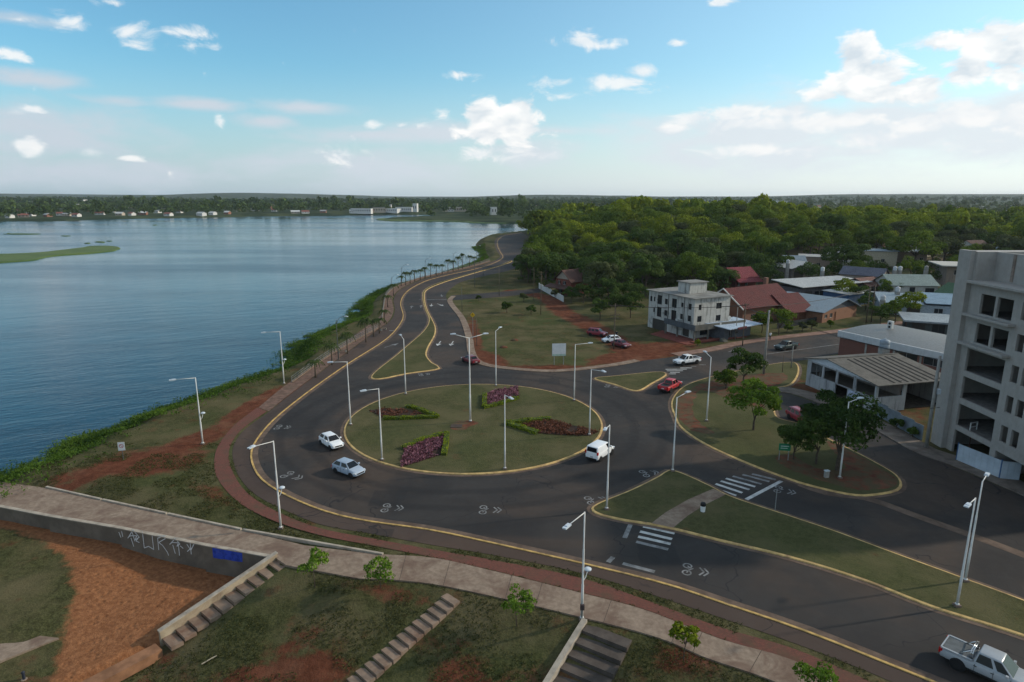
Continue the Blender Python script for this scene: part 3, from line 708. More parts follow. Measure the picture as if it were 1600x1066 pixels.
# retaining wall
wall = empty("retaining_wall", (WALL[2][0], WALL[2][1], 0), label="long grey concrete retaining wall with white graffiti and a blue paint patch beside the sand", cat="wall")
WALLM = M("retaining_wall_grey", (0.150, 0.122, 0.096), 0.92, 0.25, 0.5, dirt=(0.080, 0.062, 0.050), dirt_amt=0.6, world=True)
def wparent(o): o.matrix_parent_inverse = Matrix.Translation(wall.location).inverted(); return o
wl = []
for i in range(5):
    z = ZW[i] + 0.10; a, b = Vector((*P2(wn_px[i], z), 0)), Vector((*P2(wn_px[i + 1], z), 0)); u = (b - a).normalized(); nn = Vector((u.y, -u.x, 0))
    q = [a, b, b + nn * 0.25, a + nn * 0.25]
    wparent(MB().prism([(p.x, p.y) for p in q], -3.2, z - 0.02).build("wall_panel", WALLM, wall))
    q = [a - nn * 0.06, b - nn * 0.06, b + nn * 0.31, a + nn * 0.31]
    wparent(MB().prism([(p.x, p.y) for p in q], z - 0.018, z + 0.07).build("coping", LEDGE, wall))
    wl.append((a + nn * 0.25, b + nn * 0.25, nn, z))
# graffiti: strokes on the wall face
GWHITE = M("spray_paint_white", (0.62, 0.62, 0.62), 0.8, 0.1, 5); GBLUE = M("roller_paint_blue", (0.03, 0.06, 0.36), 0.75, 0.35, 2.5, dirt=(0.10, 0.12, 0.30), dirt_amt=0.5, world=True)
def wpt(px, py):
    """hit of the photo ray with the wall's face"""
    d = aim(px, py); o = Vector((0, 0, CAM_H)); best = None
    for a, b, nn, z in wl:
        den = d.dot(nn)
        if abs(den) < 1e-6: continue
        t = (a - o).dot(nn) / den; p = o + d * t; s = (p - a).dot((b - a)) / (b - a).length_squared
        if -0.02 <= s <= 1.02: best = p + nn * 0.012; n_ = nn
    return best, n_
def stroke(mb, pts, w=0.07):
    Q = [wpt(185 + x / 3.27 - 185 if False else x / 3.271, 740 + y / 3.271) for x, y in pts]
    for (p, n0), (q, n1) in zip(Q[:-1], Q[1:]):
        if p is None or q is None: continue
        e = (q - p).normalized(); s_ = e.cross(n0).normalized() * w / 2; f = e * w * 0.3
        mb.add([p - s_ - f, p + s_ - f, q + s_ + f, q - s_ + f], [(0, 1, 2, 3)])
letters = {
    "A1": [[(654, 330), (680, 288), (712, 325), (690, 340), (700, 318), (668, 318), (660, 322)], [(670, 330), (684, 372)], [(706, 330), (696, 345), (712, 352)], [(676, 300), (690, 345)]],
    "U": [[(728, 296), (738, 380), (760, 372), (786, 388), (778, 318)]],
    "R": [[(812, 390), (806, 330), (838, 322), (846, 332), (812, 352), (832, 368), (856, 402), (862, 418)], [(798, 318), (846, 318)]],
    "A2": [[(868, 362), (896, 332), (920, 360), (905, 372), (912, 354), (880, 352), (872, 358)], [(884, 366), (896, 408)], [(912, 362), (918, 418)], [(922, 370), (936, 382)]],
    "mark": [[(972, 348), (978, 412)], [(956, 362), (976, 392), (992, 360)], [(958, 398), (978, 380)]], "tick": [[(608, 300), (618, 326)], [(622, 296), (628, 322)]]}
for k, ss in letters.items():
    mb = MB()
    for s_ in ss: stroke(mb, s_)
    wparent(mb.build("graffiti", GWHITE, wall))
mb = MB(); q = [(1085, 378), (1105, 374), (1120, 380), (1150, 384), (1180, 388), (1205, 392), (1238, 402), (1240, 452), (1215, 450), (1190, 446), (1150, 438), (1120, 436), (1090, 430)]
pts = [wpt(x / 3.271, 740 + y / 3.271)[0] for x, y in q]
mb.add(pts, [tuple(range(len(pts)))]); wparent(mb.build("paint_patch", GBLUE, wall))

def stairs(name, top, bot, n, width, side, tread_mat, label, z0, z1, thick=0.30, follow=False):
    """straight flight from top to bottom (world xy), width to the given side"""
    a, b = Vector((top.x, top.y, 0)), Vector((bot.x, bot.y, 0)); u = (b - a).normalized(); s_ = Vector((-u.y, u.x, 0)) * side
    root = empty(name, (bot.x, bot.y, z1), label=label, cat="steps"); L = (b - a).length / n; r = random.Random(n)
    for i in range(n):
        z = z0 + (z1 - z0) * (i + 1) / (n + 1) if n > 1 else z0
        p = a + u * (L * i); j = r.uniform(-.05, .05)
        q = [p + s_ * j, p + u * (L * 0.90) + s_ * j, p + u * (L * 0.90) + s_ * (width + j), p + s_ * (width + j)]
        if follow:
            gq = [float(ground_h(np.array([v.x]), np.array([v.y]))[0]) for v in q]; z = sum(gq) / 4 + 0.16
        o = MB().prism([(v.x, v.y) for v in q], z - thick, z).build("tread", tread_mat, root)
        o.matrix_parent_inverse = Matrix.Translation(root.location).inverted()
    return root
TREAD = M("tread_stained_concrete", (0.215, 0.155, 0.115), 0.9, 0.3, 0.9, dirt=(0.13, 0.062, 0.04), dirt_amt=0.8, world=True)
TREADD = M("tread_dark_timber", (0.085, 0.070, 0.060), 0.9, 0.3, 0.9, dirt=(0.03, 0.026, 0.024), world=True)
st1t, st1b = G(434, 872, 0), G(252, 1003, PIT_B + 0.15)
s1 = stairs("stone_steps", st1t, st1b, 10, 1.55, 1, TREAD, "flight of stained concrete steps running along the parapet beside the sand pit", 0.1, PIT_B + 0.15)
# sloping parapet between the steps and the sand
par = empty("parapet", (st1b.x, st1b.y, PIT_B), label="sloping cream parapet wall with pale coping between sand and steps", cat="wall")
a, b = Vector((st1t.x, st1t.y, 0)), Vector((st1b.x, st1b.y, 0)); u = (b - a).normalized(); s_ = Vector((-u.y, u.x, 0))
def slanted(mb, o0, o1, za0, za1, zb0, zb1, e0=0, e1=0):
    A, B = a + u * e0, b + u * e1; v = []
    for P, lo, hi in ((A, za0, za1), (B, zb0, zb1)):
        for o_ in (o0, o1): v += [tuple((P + s_ * o_).to_tuple()[:2]) + (lo,), tuple((P + s_ * o_).to_tuple()[:2]) + (hi,)]
    return mb.add(v, [(0, 1, 3, 2), (4, 6, 7, 5), (0, 4, 5, 1), (2, 3, 7, 6), (1, 5, 7, 3), (0, 2, 6, 4)])
PARM = M("parapet_cream", (0.33, 0.27, 0.19), 0.9, 0.3, 0.8, dirt=(0.17, 0.11, 0.07), dirt_amt=0.7, world=True)
for nm, mt, mb in (("parapet_body", PARM, slanted(MB(), -0.30, -0.02, -3.2, 0.42, -3.2, PIT_B + 0.95)), ("coping", LEDGE, slanted(MB(), -0.36, 0.04, 0.422, 0.50, PIT_B + 0.952, PIT_B + 1.03, -0.05, 0.05))):
    mb.build(nm, mt, par).matrix_parent_inverse = Matrix.Translation(par.location).inverted()
# low kerb going on from the parapet's foot
k0, k1 = G(243, 1008, PIT_B), G(120, 1072, PIT_B); kk = (k1 - k0); kl = kk.length + 6; ku = kk.normalized(); ks = Vector((-ku.y, ku.x, 0))
mb = MB().prism([((k0 + ks * q + ku * w).x, (k0 + ks * q + ku * w).y) for q, w in ((0, 0), (0, kl), (1.1, kl), (1.1, 0))], PIT_B - 0.6, PIT_B + 0.14)
tag(mb.build("kerb_walk", M("kerb_walk_sandy", (0.24, 0.12, 0.065), 0.9, 0.3, 1, world=True)), "low sandy concrete strip continuing from the foot of the steps", "kerb")
q = [G(-60, 985, PIT_B + .35), G(0, 985, PIT_B + .35), G(92, 996, PIT_B + .35), G(0, 1032, PIT_B + .35), G(-120, 1080, PIT_B + .35)]
pr = tag(MB().prism([(p.x, p.y) for p in q], PIT_B - 0.4, PIT_B + 0.30).build("platform", CONC), "earth stained concrete platform corner beside the sand at the left edge", "platform")
s2 = stairs("stone_steps", G(699, 925, 0), G(541, 1070, -2.7), 13, 1.5, 1, TREAD, "middle flight of worn concrete steps crossing the grass slope", 0.05, -2.75, 0.45, True)
s3t, s3b = G(918, 972, 0), G(850, 1092, -1.75)
s3 = stairs("stone_steps", s3t, s3b, 6, 3.4, 1, TREADD, "wide dark steps beside the lamp post at the walk", 0.02, -1.75, 0.45, True)
a, b = Vector((s3t.x, s3t.y, 0)), Vector((s3b.x, s3b.y, 0)); u = (b - a).normalized(); s_ = Vector((-u.y, u.x, 0))
st = slanted(MB(), -0.42, -0.02, -1.2, 0.20, -2.9, -1.15).build("stringer", LEDGE, s3); st.matrix_parent_inverse = Matrix.Translation(s3.location).inverted()
# small dark bollard by the sand
bl = empty("bollard", G(38, 1062, PIT_B), label="short dark bollard standing by the sand at the lower left", cat="bollard")
MB().lathe([(0.09, 0), (0.09, 0.5), (0.11, 0.52), (0.11, 0.6), (0.06, 0.66)], 10).build("post", M("bollard_dark", (0.03, 0.035, 0.05), 0.5), bl)
MB().lathe([(0.2, -0.05), (0.2, 0.03), (0.1, 0.05)], 10).build("base", CONC, bl)
stk = G(327, 1026, -2.2); tag(MB().tube([(stk.x - .45, stk.y - .3, float(ground_h(stk.x - .45, stk.y - .3)) + 0.06), (stk.x + .4, stk.y + .25, float(ground_h(stk.x + .4, stk.y + .25)) + 0.08)], 0.045, 7).build("stick", M("stick_pale", (0.45, 0.38, 0.28))), "pale straight stick lying on the grass slope", "stick")

# ------------------------------------------------------------------ road markings (thin paint sheets on the asphalt)
def ribbon(mb, a, b, w, z=0.030):
    a, b = Vector((a[0], a[1], 0)), Vector((b[0], b[1], 0)); u = (b - a).normalized(); s_ = Vector((-u.y, u.x, 0)) * w / 2
    return mb.add([(*(a + s_).to_tuple()[:2], z), (*(a - s_).to_tuple()[:2], z), (*(b - s_).to_tuple()[:2], z), (*(b + s_).to_tuple()[:2], z)], [(0, 1, 2, 3)])
def stripe(p, q, w, mat, name="zebra_stripe"):
    ribbon(MB(), P2(p, 0), P2(q, 0), w).build(name, mat, road)
for p, q, m_ in (((1005, 823), (1054, 834), WPAINT), ((1000, 831), (1050, 843), WPAINT), ((997, 839), (1048, 850.5), WPAINT), ((994, 847), (1044, 859), WWORN), ((973, 881), (1023, 894), WWORN)):
    stripe(p, q, 0.42, m_)
stripe((986, 818), (976, 841), 0.42, WWORN, "stop_line"); stripe((958, 871), (950, 879), 0.42, WWORN, "stop_line")
for p, q, m_ in (((1112, 762), (1150, 775), WPAINT), ((1118, 756.5), (1160, 770.5), WPAINT), ((1126, 752), (1171, 765.5), WPAINT), ((1134, 748), (1180, 761), WPAINT), ((1145, 744.5), (1190, 757), WWORN), ((1160, 742), (1202, 753), WWORN), ((1175, 741), (1212, 750), WWORN)):
    stripe(p, q, 0.42, m_)
stripe((1166, 781), (1221, 752), 0.42, WPAINT, "stop_line")
for p, q, m_ in (((1044, 584.6), (1056, 584.6), WPAINT), ((1047, 582.2), (1062, 582.2), WPAINT), ((1042, 579.8), (1067, 579.8), WPAINT), ((1040, 577.4), (1073, 577.2), WPAINT), ((1063, 575.2), (1081, 575.2), WPAINT), ((1080, 572.7), (1088, 572.7), WWORN), ((1092, 570.4), (1103, 570.4), WWORN)):
    stripe(p, q, 0.34, m_)
for p, q in (((1176, 571), (1200, 567)), ((1178, 566), (1200, 562.5)), ((1138, 550), (1150, 547)), ((1196, 554), (1312, 538))):
    stripe(p, q, 0.22, WWORN, "lane_line")
def bike(px, py, px2, py2, mat=WWORN, s=1.0):
    """cycle symbol with two chevrons, running from the first photo point to the second"""
    a, b = Vector((*P2((px, py), 0), 0)), Vector((*P2((px2, py2), 0), 0)); u = (b - a).normalized(); v = Vector((-u.y, u.x, 0)); L = (b - a).length; mb = MB()
    def pt(x, y): p = a + u * x * L + v * y * s; return (p.x, p.y)
    def ring(cx, cy, r, w):
        for k in range(14):
            t0, t1 = 2 * math.pi * k / 14, 2 * math.pi * (k + 1) / 14; c = a + u * cx * L + v * cy * s
            q = [(c + (u * math.cos(t) + v * math.sin(t)) * rr) for t, rr in ((t0, r), (t0, r - w), (t1, r - w), (t1, r))]
            mb.add([(p.x, p.y, 0.030) for p in q], [(0, 1, 2, 3)])
    ring(0.14, 0.55, 0.42 * s, 0.13); ring(0.14, -0.55, 0.42 * s, 0.13)
    for p, q in (((0.14, 0.55), (0.32, 0.15)), ((0.32, 0.15), (0.20, -0.1)), ((0.20, -0.1), (0.14, -0.55)), ((0.30, -0.35), (0.20, -0.1)), ((0.32, 0.15), (0.38, 0.3))): ribbon(mb, pt(*p), pt(*q), 0.12)
    for x0 in (0.62, 0.80):
        ribbon(mb, pt(x0, 0.6), pt(x0 + 0.18, 0), 0.15); ribbon(mb, pt(x0, -0.6), pt(x0 + 0.18, 0), 0.15)
    return mb.build("cycle_symbol", mat, road)
for q in ((598, 794, 631, 794.5), (750, 797, 784, 797.5), (916, 783, 950, 780), (1068, 889, 1108, 896), (1003, 741, 1029, 738), (445, 741, 472, 748), (431, 668, 455, 668), (1211, 764, 1244, 771), (946, 603, 968, 605), (655, 586, 672, 584.5)):
    bike(*q, mat=WWORN, s=0.95)
def arrow(px, py, ang, mat=WPAINT):
    c = Vector((*P2((px, py), 0), 0)); u = Vector((math.cos(ang), math.sin(ang), 0)); v = Vector((-u.y, u.x, 0)); mb = MB()
    ribbon(mb, c - u * 2.2, c + u * 0.6, 0.22)
    q = [c + u * 2.2, c + u * 0.4 + v * 0.6, c + u * 0.4 - v * 0.6]; mb.add([(p.x, p.y, 0.030) for p in q], [(0, 1, 2)]); return mb.build("lane_arrow", mat, road)
for px, py, an, m_ in ((643, 480, 95, WWORN), (658, 479, 95, WWORN), (674, 477, -85, WPAINT), (688, 476.5, -60, WPAINT), (686, 537, -93, WPAINT), (706, 537, -93, WPAINT), (690, 462, -80, WWORN), (612, 540, 60, WWORN)):
    arrow(px, py, math.radians(an), m_)
for p, q in (((655, 468.5), (698, 468.5)), ((608, 517), (622, 517))): stripe(p, q, 0.5, WWORN, "stop_line")

# ------------------------------------------------------------------ roundabout beds and clipped hedges
def leafset(P, Nn, size, rng, jit=0.8, asp=0.6):
    """one bent quad per point"""
    n = len(P); d = Nn + rng.normal(0, jit, (n, 3)); d /= np.linalg.norm(d, axis=1)[:, None] + 1e-9
    r = rng.normal(0, 1, (n, 3)); a = np.cross(d, r); a /= np.linalg.norm(a, axis=1)[:, None] + 1e-9; b = np.cross(d, a)
    s = (size * rng.uniform(0.6, 1.35, n))[:, None]
    V = np.stack([P - a * s, P - b * s * asp, P + a * s, P + b * s * asp], 1).reshape(-1, 3)
    return V, np.arange(4 * n).reshape(-1, 4)
def leaf_mat(name, dark, light, trans=0.25, rnd=0.35, rough=0.85):
    if name in MATS: return MATS[name]
    m, t, b, o = new_mat(name)
    at = N(t, 'ShaderNodeAttribute', attribute_name="tint"); oi = N(t, 'ShaderNodeObjectInfo')
    f = mth(t, 'MULTIPLY_ADD', mth(t, 'SUBTRACT', oi.outputs['Random'], 0.5), rnd, at.outputs['Fac'], clamp=True)
    c = mixc(t, f, dark, light); t.links.new(c, b.inputs['Base Color'])
    b.inputs['Roughness'].default_value = rough; b.inputs['Specular IOR Level'].default_value = 0.06
    tr = N(t, 'ShaderNodeBsdfTranslucent'); t.links.new(mixc(t, 1.0, c, (1.15, 1.2, 0.55), 'MULTIPLY'), tr.inputs['Color'])
    mx = N(t, 'ShaderNodeMixShader'); mx.inputs[0].default_value = trans
    t.links.new(b.outputs[0], mx.inputs[1]); t.links.new(tr.outputs[0], mx.inputs[2]); t.links.new(mx.outputs[0], o.inputs['Surface'])
    MATS[name] = m; return m
def leaf_mesh(name, V, F, tint):
    me = mesh_np(name, V, F); at = me.attributes.new("tint", 'FLOAT', 'POINT'); at.data.foreach_set("value", np.repeat(tint, 4).astype(np.float32)); return me
HEDGE = leaf_mat("hedge_leaf", (0.095, 0.135, 0.010), (0.250, 0.290, 0.020), 0.2)
FLOW = leaf_mat("bedding_plants_purple", (0.070, 0.018, 0.030), (0.300, 0.140, 0.180), 0.15)
FLOWB = leaf_mat("bedding_plants_rust", (0.070, 0.030, 0.018), (0.190, 0.080, 0.055), 0.15)
HCORE = M("hedge_core", (0.045, 0.065, 0.012), 0.9, 0.3, 3)
Z0 = 0.165
def hedge(px, label, w=0.62, h=0.42, rng=np.random.default_rng(3)):
    """clipped hedge along a photo polyline"""
    L = [Vector((*P2(p, Z0), Z0)) for p in px]; root = empty("hedge", L[0], label=label, cat="hedge", group="clipped hedges on the roundabout")
    mb = MB(); Ps, Ns = [], []
    for a, b in zip(L[:-1], L[1:]):
        u = (b - a).normalized(); ln = (b - a).length; s_ = Vector((-u.y, u.x, 0)); n = int(ln * 150)
        ang = math.atan2(u.y, u.x); mb.cbox((a + b) / 2 - L[0] + Vector((0, 0, h * 0.46)), (ln + w * 0.4, w * 0.86, h * 0.92), ang)
        for _ in range(n):
            t = rng.uniform(-0.3, ln + 0.3); f = rng.integers(0, 3)
            if f == 0: o_, z, nr = rng.uniform(-w / 2, w / 2), h, (0, 0, 1)
            else: sg = 1 if f == 1 else -1; o_, z, nr = sg * w / 2, rng.uniform(0, h), (s_.x * sg, s_.y * sg, .2)
            p = a + u * t + s_ * o_ - L[0]; k = 0.06 * math.sin(t * 3 + o_ * 4)
            Ps.append((p.x, p.y, z + k)); Ns.append(nr)
    mb.build("core", HCORE, root)
    V, F = leafset(np.array(Ps), np.array(Ns), 0.075, rng, 0.5); link("foliage", leaf_mesh("foliage", V, F, rng.random(len(Ps))), HEDGE, root)
    return root
def bed(px, label, mat, dens=26, rng=np.random.default_rng(5)):
    poly = [P2(p, Z0) for p in px]; c = np.mean(poly, axis=0); root = empty("flower_bed", (c[0], c[1], Z0), label=label, cat="flower bed", group="planted beds on the roundabout")
    loc = [(x - c[0], y - c[1]) for x, y in poly]
    MB().prism(loc, -0.05, 0.05).build("soil", M("bed_soil", (0.040, 0.024, 0.018), 0.95, 0.4, 2), root)
    A_ = np.array(loc); lo, hi = A_.min(0), A_.max(0); n = int((hi - lo).prod() * dens)
    X, Y = rng.uniform(lo[0], hi[0], n), rng.uniform(lo[1], hi[1], n); k = in_poly(X, Y, loc); X, Y = X[k], Y[k]
    keep = vnoise(X + 50, Y + 50, 0.9, 4) > 0.22; X, Y = X[keep], Y[keep]; Ps, Tn = [], []
    for x, y in zip(X, Y):
        hgt = rng.uniform(0.12, 0.42); t0 = rng.random()
        for _ in range(5): Ps.append((x + rng.normal(0, .09), y + rng.normal(0, .09), rng.uniform(0.06, hgt) )); Tn.append(min(1, max(0, t0 + rng.normal(0, .2))))
    Nn = np.tile((0, 0, 1.0), (len(Ps), 1)); V, F = leafset(np.array(Ps), Nn, 0.11, rng, 0.8)
    o = link("plants", leaf_mesh("plants", V, F, np.array(Tn)), mat, root); o["kind"] = "stuff"; return root
bed([(577, 642), (600, 638), (640, 641), (662, 647), (632, 652), (602, 656), (594, 650)], "rust coloured planted bed in the arrow shaped hedge at the back left of the roundabout", FLOWB, 12)
hedge([(602, 655.5), (630, 655), (683, 653)], "low clipped hedge along the near side of the rust bed, back left of roundabout"); hedge([(683, 652), (665, 645), (650, 639.5), (637, 636.5)], "short slanting clipped hedge on the far side of the rust bed, back left of roundabout")
bed([(757, 618), (775, 610), (808, 604.5), (811, 621), (790, 630), (765, 637), (757, 634)], "purple planted bed at the far side of the roundabout", FLOW)
hedge([(757, 637), (757.5, 618)], "short clipped hedge on the left end of the far purple bed"); hedge([(808, 623.5), (782, 632), (757, 638)], "clipped hedge along the near edge of the far purple bed")
bed([(815, 663), (850, 658), (862, 657.5), (936, 675), (918, 681), (880, 680), (838, 677)], "rust and purple planted bed reaching the kerb on the right of the roundabout", FLOWB)
hedge([(793, 662.5), (825, 659), (857, 656)], "clipped hedge along the far side of the bed right of the roundabout", 0.8); hedge([(794, 663.5), (815, 670), (838, 677.5)], "stubby clipped hedge on the near side of the bed right of the roundabout", 0.9)
bed([(632, 703), (665, 688), (694, 680), (693, 709), (660, 720), (626, 730)], "large purple planted bed at the near left of the roundabout", FLOW, 30)
hedge([(632, 701), (660, 689), (696, 678.5)], "clipped hedge along the far edge of the near purple bed"); hedge([(698, 679), (697, 695), (694, 711)], "tall looking clipped hedge on the right end of the near purple bed")
hb = G(713, 666, Z0); tag(MB().cbox((hb.x, hb.y, 0.17), (1.5, 1.2, 0.09)).build("manhole_cover", M("manhole_iron", (0.06, 0.045, 0.036), 0.8)), "square rusty cover set in the lawn at the roundabout centre", "cover")
patch("worn_earth", [(705, 672), (712, 660), (735, 659), (748, 663), (735, 668), (722, 674)], 0.166, EARTH, rb, 0.15)
# ------------------------------------------------------------------ lamp posts
LAMPW = M("lamp_post_white", (0.62, 0.62, 0.60), 0.5, 0.15, 1.0, dirt=(0.38, 0.30, 0.24), dirt_amt=0.35)
LAMPH = M("lamp_head_grey", (0.50, 0.55, 0.60), 0.4, 0.1); GLASSD = M("lamp_glass", (0.55, 0.58, 0.60), 0.15, 0.05)
LAMPD = M("lamp_post_dark", (0.085, 0.090, 0.085), 0.5, 0.2); CFOOT = M("foot_concrete", (0.16, 0.12, 0.10), 0.9, 0.3)
def fit_arm(top, tip, Ls=(1.6, 2.0, 2.4, 2.8), rises=(0.0, .35, .7)):
    best = None
    for L in Ls:
        for r in rises:
            for k in range(72):
                f = 2 * math.pi * k / 72; p = (top[0] + L * math.cos(f), top[1] + L * math.sin(f), top[2] + r); q = proj(*p)
                e = (q[0] - tip[0]) ** 2 + (q[1] - tip[1]) ** 2 + 0.02 * (L - 2.1) ** 2
                if best is None or e < best[0]: best = (e, L, r, f)
    return best[1:]
def lamp(base, toppy, tips, label, z=0.0, mat=LAMPW, globe=False, r=0.085, group="white street lamps", curved=False, box=False):
    b = G(base[0], base[1], z)
    if z == 0.0:
        for _ in range(4): z = min(0.0, float(ground_h(np.array([b.x]), np.array([b.y]))[0])); b = G(base[0], base[1], z)
    zt = zat(b.x, b.y, toppy); h = zt - z
    root = empty("street_lamp", b, label=label, cat="street lamp", group=group)
    MB().tube([(0, 0, 0), (0, 0, h * .33), (0, 0, h * .34), (0, 0, h * .66), (0, 0, h * .67), (0, 0, h)], [r * 1.15, r * 1.1, r * .9, r * .85, r * .68, r * .6], 10).build("pole", mat, root, True)
    MB().cbox((0, 0, 0.08), (0.42, 0.42, 0.16)).build("foot", CFOOT, root); MB().lathe([(r * 1.7, 0.15), (r * 1.7, 0.22), (r * 1.2, 0.25)], 10).build("flange", mat, root)
    for tip in tips:
        L, rise, f = fit_arm((b.x, b.y, zt), tip); c, s_ = math.cos(f), math.sin(f)
        if curved: pts = [(0, 0, h - .9), (c * L * .12, s_ * L * .12, h - .25), (c * L * .35, s_ * L * .35, h + rise * .6), (c * L * .8, s_ * L * .8, h + rise)]
        else: pts = [(0, 0, h - 0.05), (c * L * .8, s_ * L * .8, h + rise * .8)]
        arm = MB().tube(pts, r * .42, 8).build("arm", mat, root, True)
        hd = MB(); hx = L * .88; th = math.atan2(rise * .4, L)
        hd.cbox((c * hx, s_ * hx, h + rise * .9), (0.72, 0.30, 0.10), f); hd.cbox((c * (hx - .1), s_ * (hx - .1), h + rise * .9 + .065), (0.42, 0.22, 0.07), f)
        head = hd.build("lamp_head", LAMPH, root); MB().cbox((c * hx, s_ * hx, h + rise * .9 - .06), (0.5, 0.22, 0.03), f).build("lens", GLASSD, head)
    if globe:
        MB().tube([(0, 0, h * .36), (0.22, 0.1, h * .40), (0.36, 0.16, h * .46)], 0.035, 6).build("bracket", mat, root)
        MB().lathe([(0.06, -.05), (0.25, 0.0), (0.27, .08), (0.18, .15), (0.04, .17)], 12, (0.36, 0.16, h * .46)).build("path_light", LAMPH, root, True)
    if box: MB().cbox((0, -.12, 1.1), (0.3, 0.2, 0.42)).build("control_box", M("control_box_brown", (0.07, 0.05, 0.05), 0.6), root); MB().tube([(0, -.1, 0), (0, -.1, .9)], 0.05, 6).build("conduit", LAMPD, root)
    return root
lamp((317, 694), 590, [(255, 594)], "white lamp post with path light standing alone on the lakeside grass, far left", globe=True)
lamp((439, 826), 689, [(390, 700)], "white lamp post with path light on the verge inside the curve of red paving", globe=True)
lamp((444, 600), 518, [(402, 519)], "white lamp post with path light at the bank where the railing begins", globe=True)
lamp((548, 664), 565, [(512, 566)], "white lamp post at the left rim of the roundabout above the white car", z=.16)
lamp((597, 719), 607, [(565, 611)], "white lamp post on the roundabout's left side beside the rust bed", z=.16)
lamp((634, 616), 530, [(625, 523)], "white lamp post on the roundabout's back rim before the grass median", z=.16)
lamp((735, 659), 528, [(704, 522), (762, 521)], "tall white twin arm lamp post in the centre of the roundabout", z=.16, r=.11)
lamp((775, 603), 517, [(783, 511)], "white lamp post on the roundabout's back rim near the far purple bed", z=.16)
lamp((789, 733), 617, [(800, 623)], "white lamp post on the near rim of the roundabout, short bent arm", z=.16)
lamp((897, 626), 538, [(926, 536)], "white lamp post on the roundabout's far right rim, before the billboard", z=.16)
lamp((921, 680), 577, [(946, 581)], "white lamp post standing in the planted bed on the roundabout's right", z=.16)
lamp((948, 796), 664, [(945, 672)], "white lamp post at the tip of the grass median near the van", z=.16)
lamp((1051, 736), 621, [(1077, 612)], "white lamp post on the corner of the median facing the park island", z=.16)
lamp((1104, 658), 558, [(1101, 549)], "white lamp post on the park island lawn left of the round tree", z=.16)
lamp((1312, 747), 628, [(1346, 621)], "white lamp post in front of the dark tree at the park island's tip", z=.16)
lamp((909, 968), 800, [(881, 835)], "white lamp post with path light beside the dark wide steps, nearest to the viewer", globe=True, box=True, z=0.0)
lamp((1495, 947), 778, [(1508, 791)], "white lamp post on the road side of the grass median, right edge of the photo", z=.16)
lamp((1508, 908), 752, [(1542, 739)], "white lamp post on the service street side of the grass median, right edge", z=.16)
far_l = [((529, 562), 499, (543, 494), "beside the railing below the planted median"), ((612, 452), 433, (623, 429), "first of the three at the bend of the promenade"), ((628, 443), 417, (638, 413), "second of the three at the bend of the promenade"), ((665, 434), 406, (672, 403), "third of the three at the bend of the promenade"),
         ((709, 422), 396, (716, 394), "among the promenade palms past the bend"), ((745, 411), 385, (751, 384), "where the promenade meets the green headland")]
for i, (b_, t_, tip, w) in enumerate(far_l): lamp(b_, t_, [tip], "dark curved arm lamp post " + w, mat=LAMPD, group="dark promenade lamps", curved=True, r=.09)

# ------------------------------------------------------------------ utility poles and wires
CPOLE = M("pole_concrete", (0.27, 0.26, 0.24), 0.85, 0.2, 1.2, dirt=(0.17, 0.15, 0.13)); WPOLE = M("pole_timber", (0.12, 0.095, 0.07), 0.85, 0.3, 2)
ISO = M("insulator", (0.10, 0.06, 0.05), 0.3); WIRE = M("wire_dark", (0.02, 0.02, 0.02), 0.6)
UP = {}
def upole(key, base, toppy, label, mat=WPOLE, r=0.12, arms=(), z=0.0, az=0.0, extra=False):
    b = G(base[0], base[1], z); h = zat(b.x, b.y, toppy) - z; root = empty("utility_pole", b, label=label, cat="utility pole", group="utility poles"); UP[key] = (b, h)
    MB().tube([(0, 0, 0), (0, 0, h)], [r, r * .72], 10).build("pole", mat, root, True)
    for k, (dz, L) in enumerate(arms):
        c, s_ = math.cos(az), math.sin(az); ar = MB().cbox((0, 0, h - dz), (L, .1, .1), az).build("crossarm", mat, root)
        mb = MB()
        for q in (-.45, -.2, .2, .45): mb.lathe([(.05, 0), (.06, .08), (.03, .16)], 7, (c * L * q, s_ * L * q, h - dz + .05))
        mb.build("insulators", ISO, ar)
    if extra: MB().cbox((r + .22, 0, h * .62), (.4, .35, .6)).build("transformer_box", LAMPH, root); MB().cbox((.1, -.3, h * .45), (1.6, .06, .06), .3).build("bracket", LAMPD, root)
    return root
upole("a", (959, 546), 474, "timber utility pole with two crossarms beside the parked cars", arms=((.5, 2.2), (2.4, 2.2), (3.0, 1.8)), az=.2)
upole("b", (845, 492), 424, "plain timber pole at the lawn's far corner near the white fence", r=.1)
upole("c", (1160, 541), 474, "timber utility pole in front of the kiosk beside the white building", arms=((.3, 1.6),), az=.3)
upole("d", (1193, 586), 485, "thick pale concrete pole at the street crossing", CPOLE, .2)
upole("e", (1447, 700), 556, "thick pale concrete pole beside the unfinished block", CPOLE, .23, extra=True)
upole("f", (1353, 505), 446, "first of two close timber poles behind the grey roofed house", r=.13); upole("g", (1361, 504), 444, "second of two close timber poles behind the grey roofed house", r=.13)
upole("h", (834, 470), 418, "slim pole at the dark mouth of the side street", r=.08); upole("i", (780, 463), 420, "slim pole on the grass wedge north of the side street", r=.08); upole("j", (742, 449), 407, "slim dark pole at the start of the grass wedge", LAMPD, r=.1)
upole("k", (755, 432), 415, "short slim pole on the avenue's far verge", LAMPD, r=.08); upole("l", (722, 487), 448, "slim dark pole by the avenue edge of the lawn", LAMPD, r=.07); upole("m", (745, 541), 497, "thin pole with dark foot on the bare earth beside the avenue", WPOLE, r=.07)
upole("n", (1149, 530), 480, "thin pale post next to the kiosk stairs", CPOLE, .09); upole("o", (1236, 576), 541, "leaning pale street post before the ruin", CPOLE, .09); upole("p", (1222, 583), 553, "thin dark post before the ruin", WPOLE, .06)
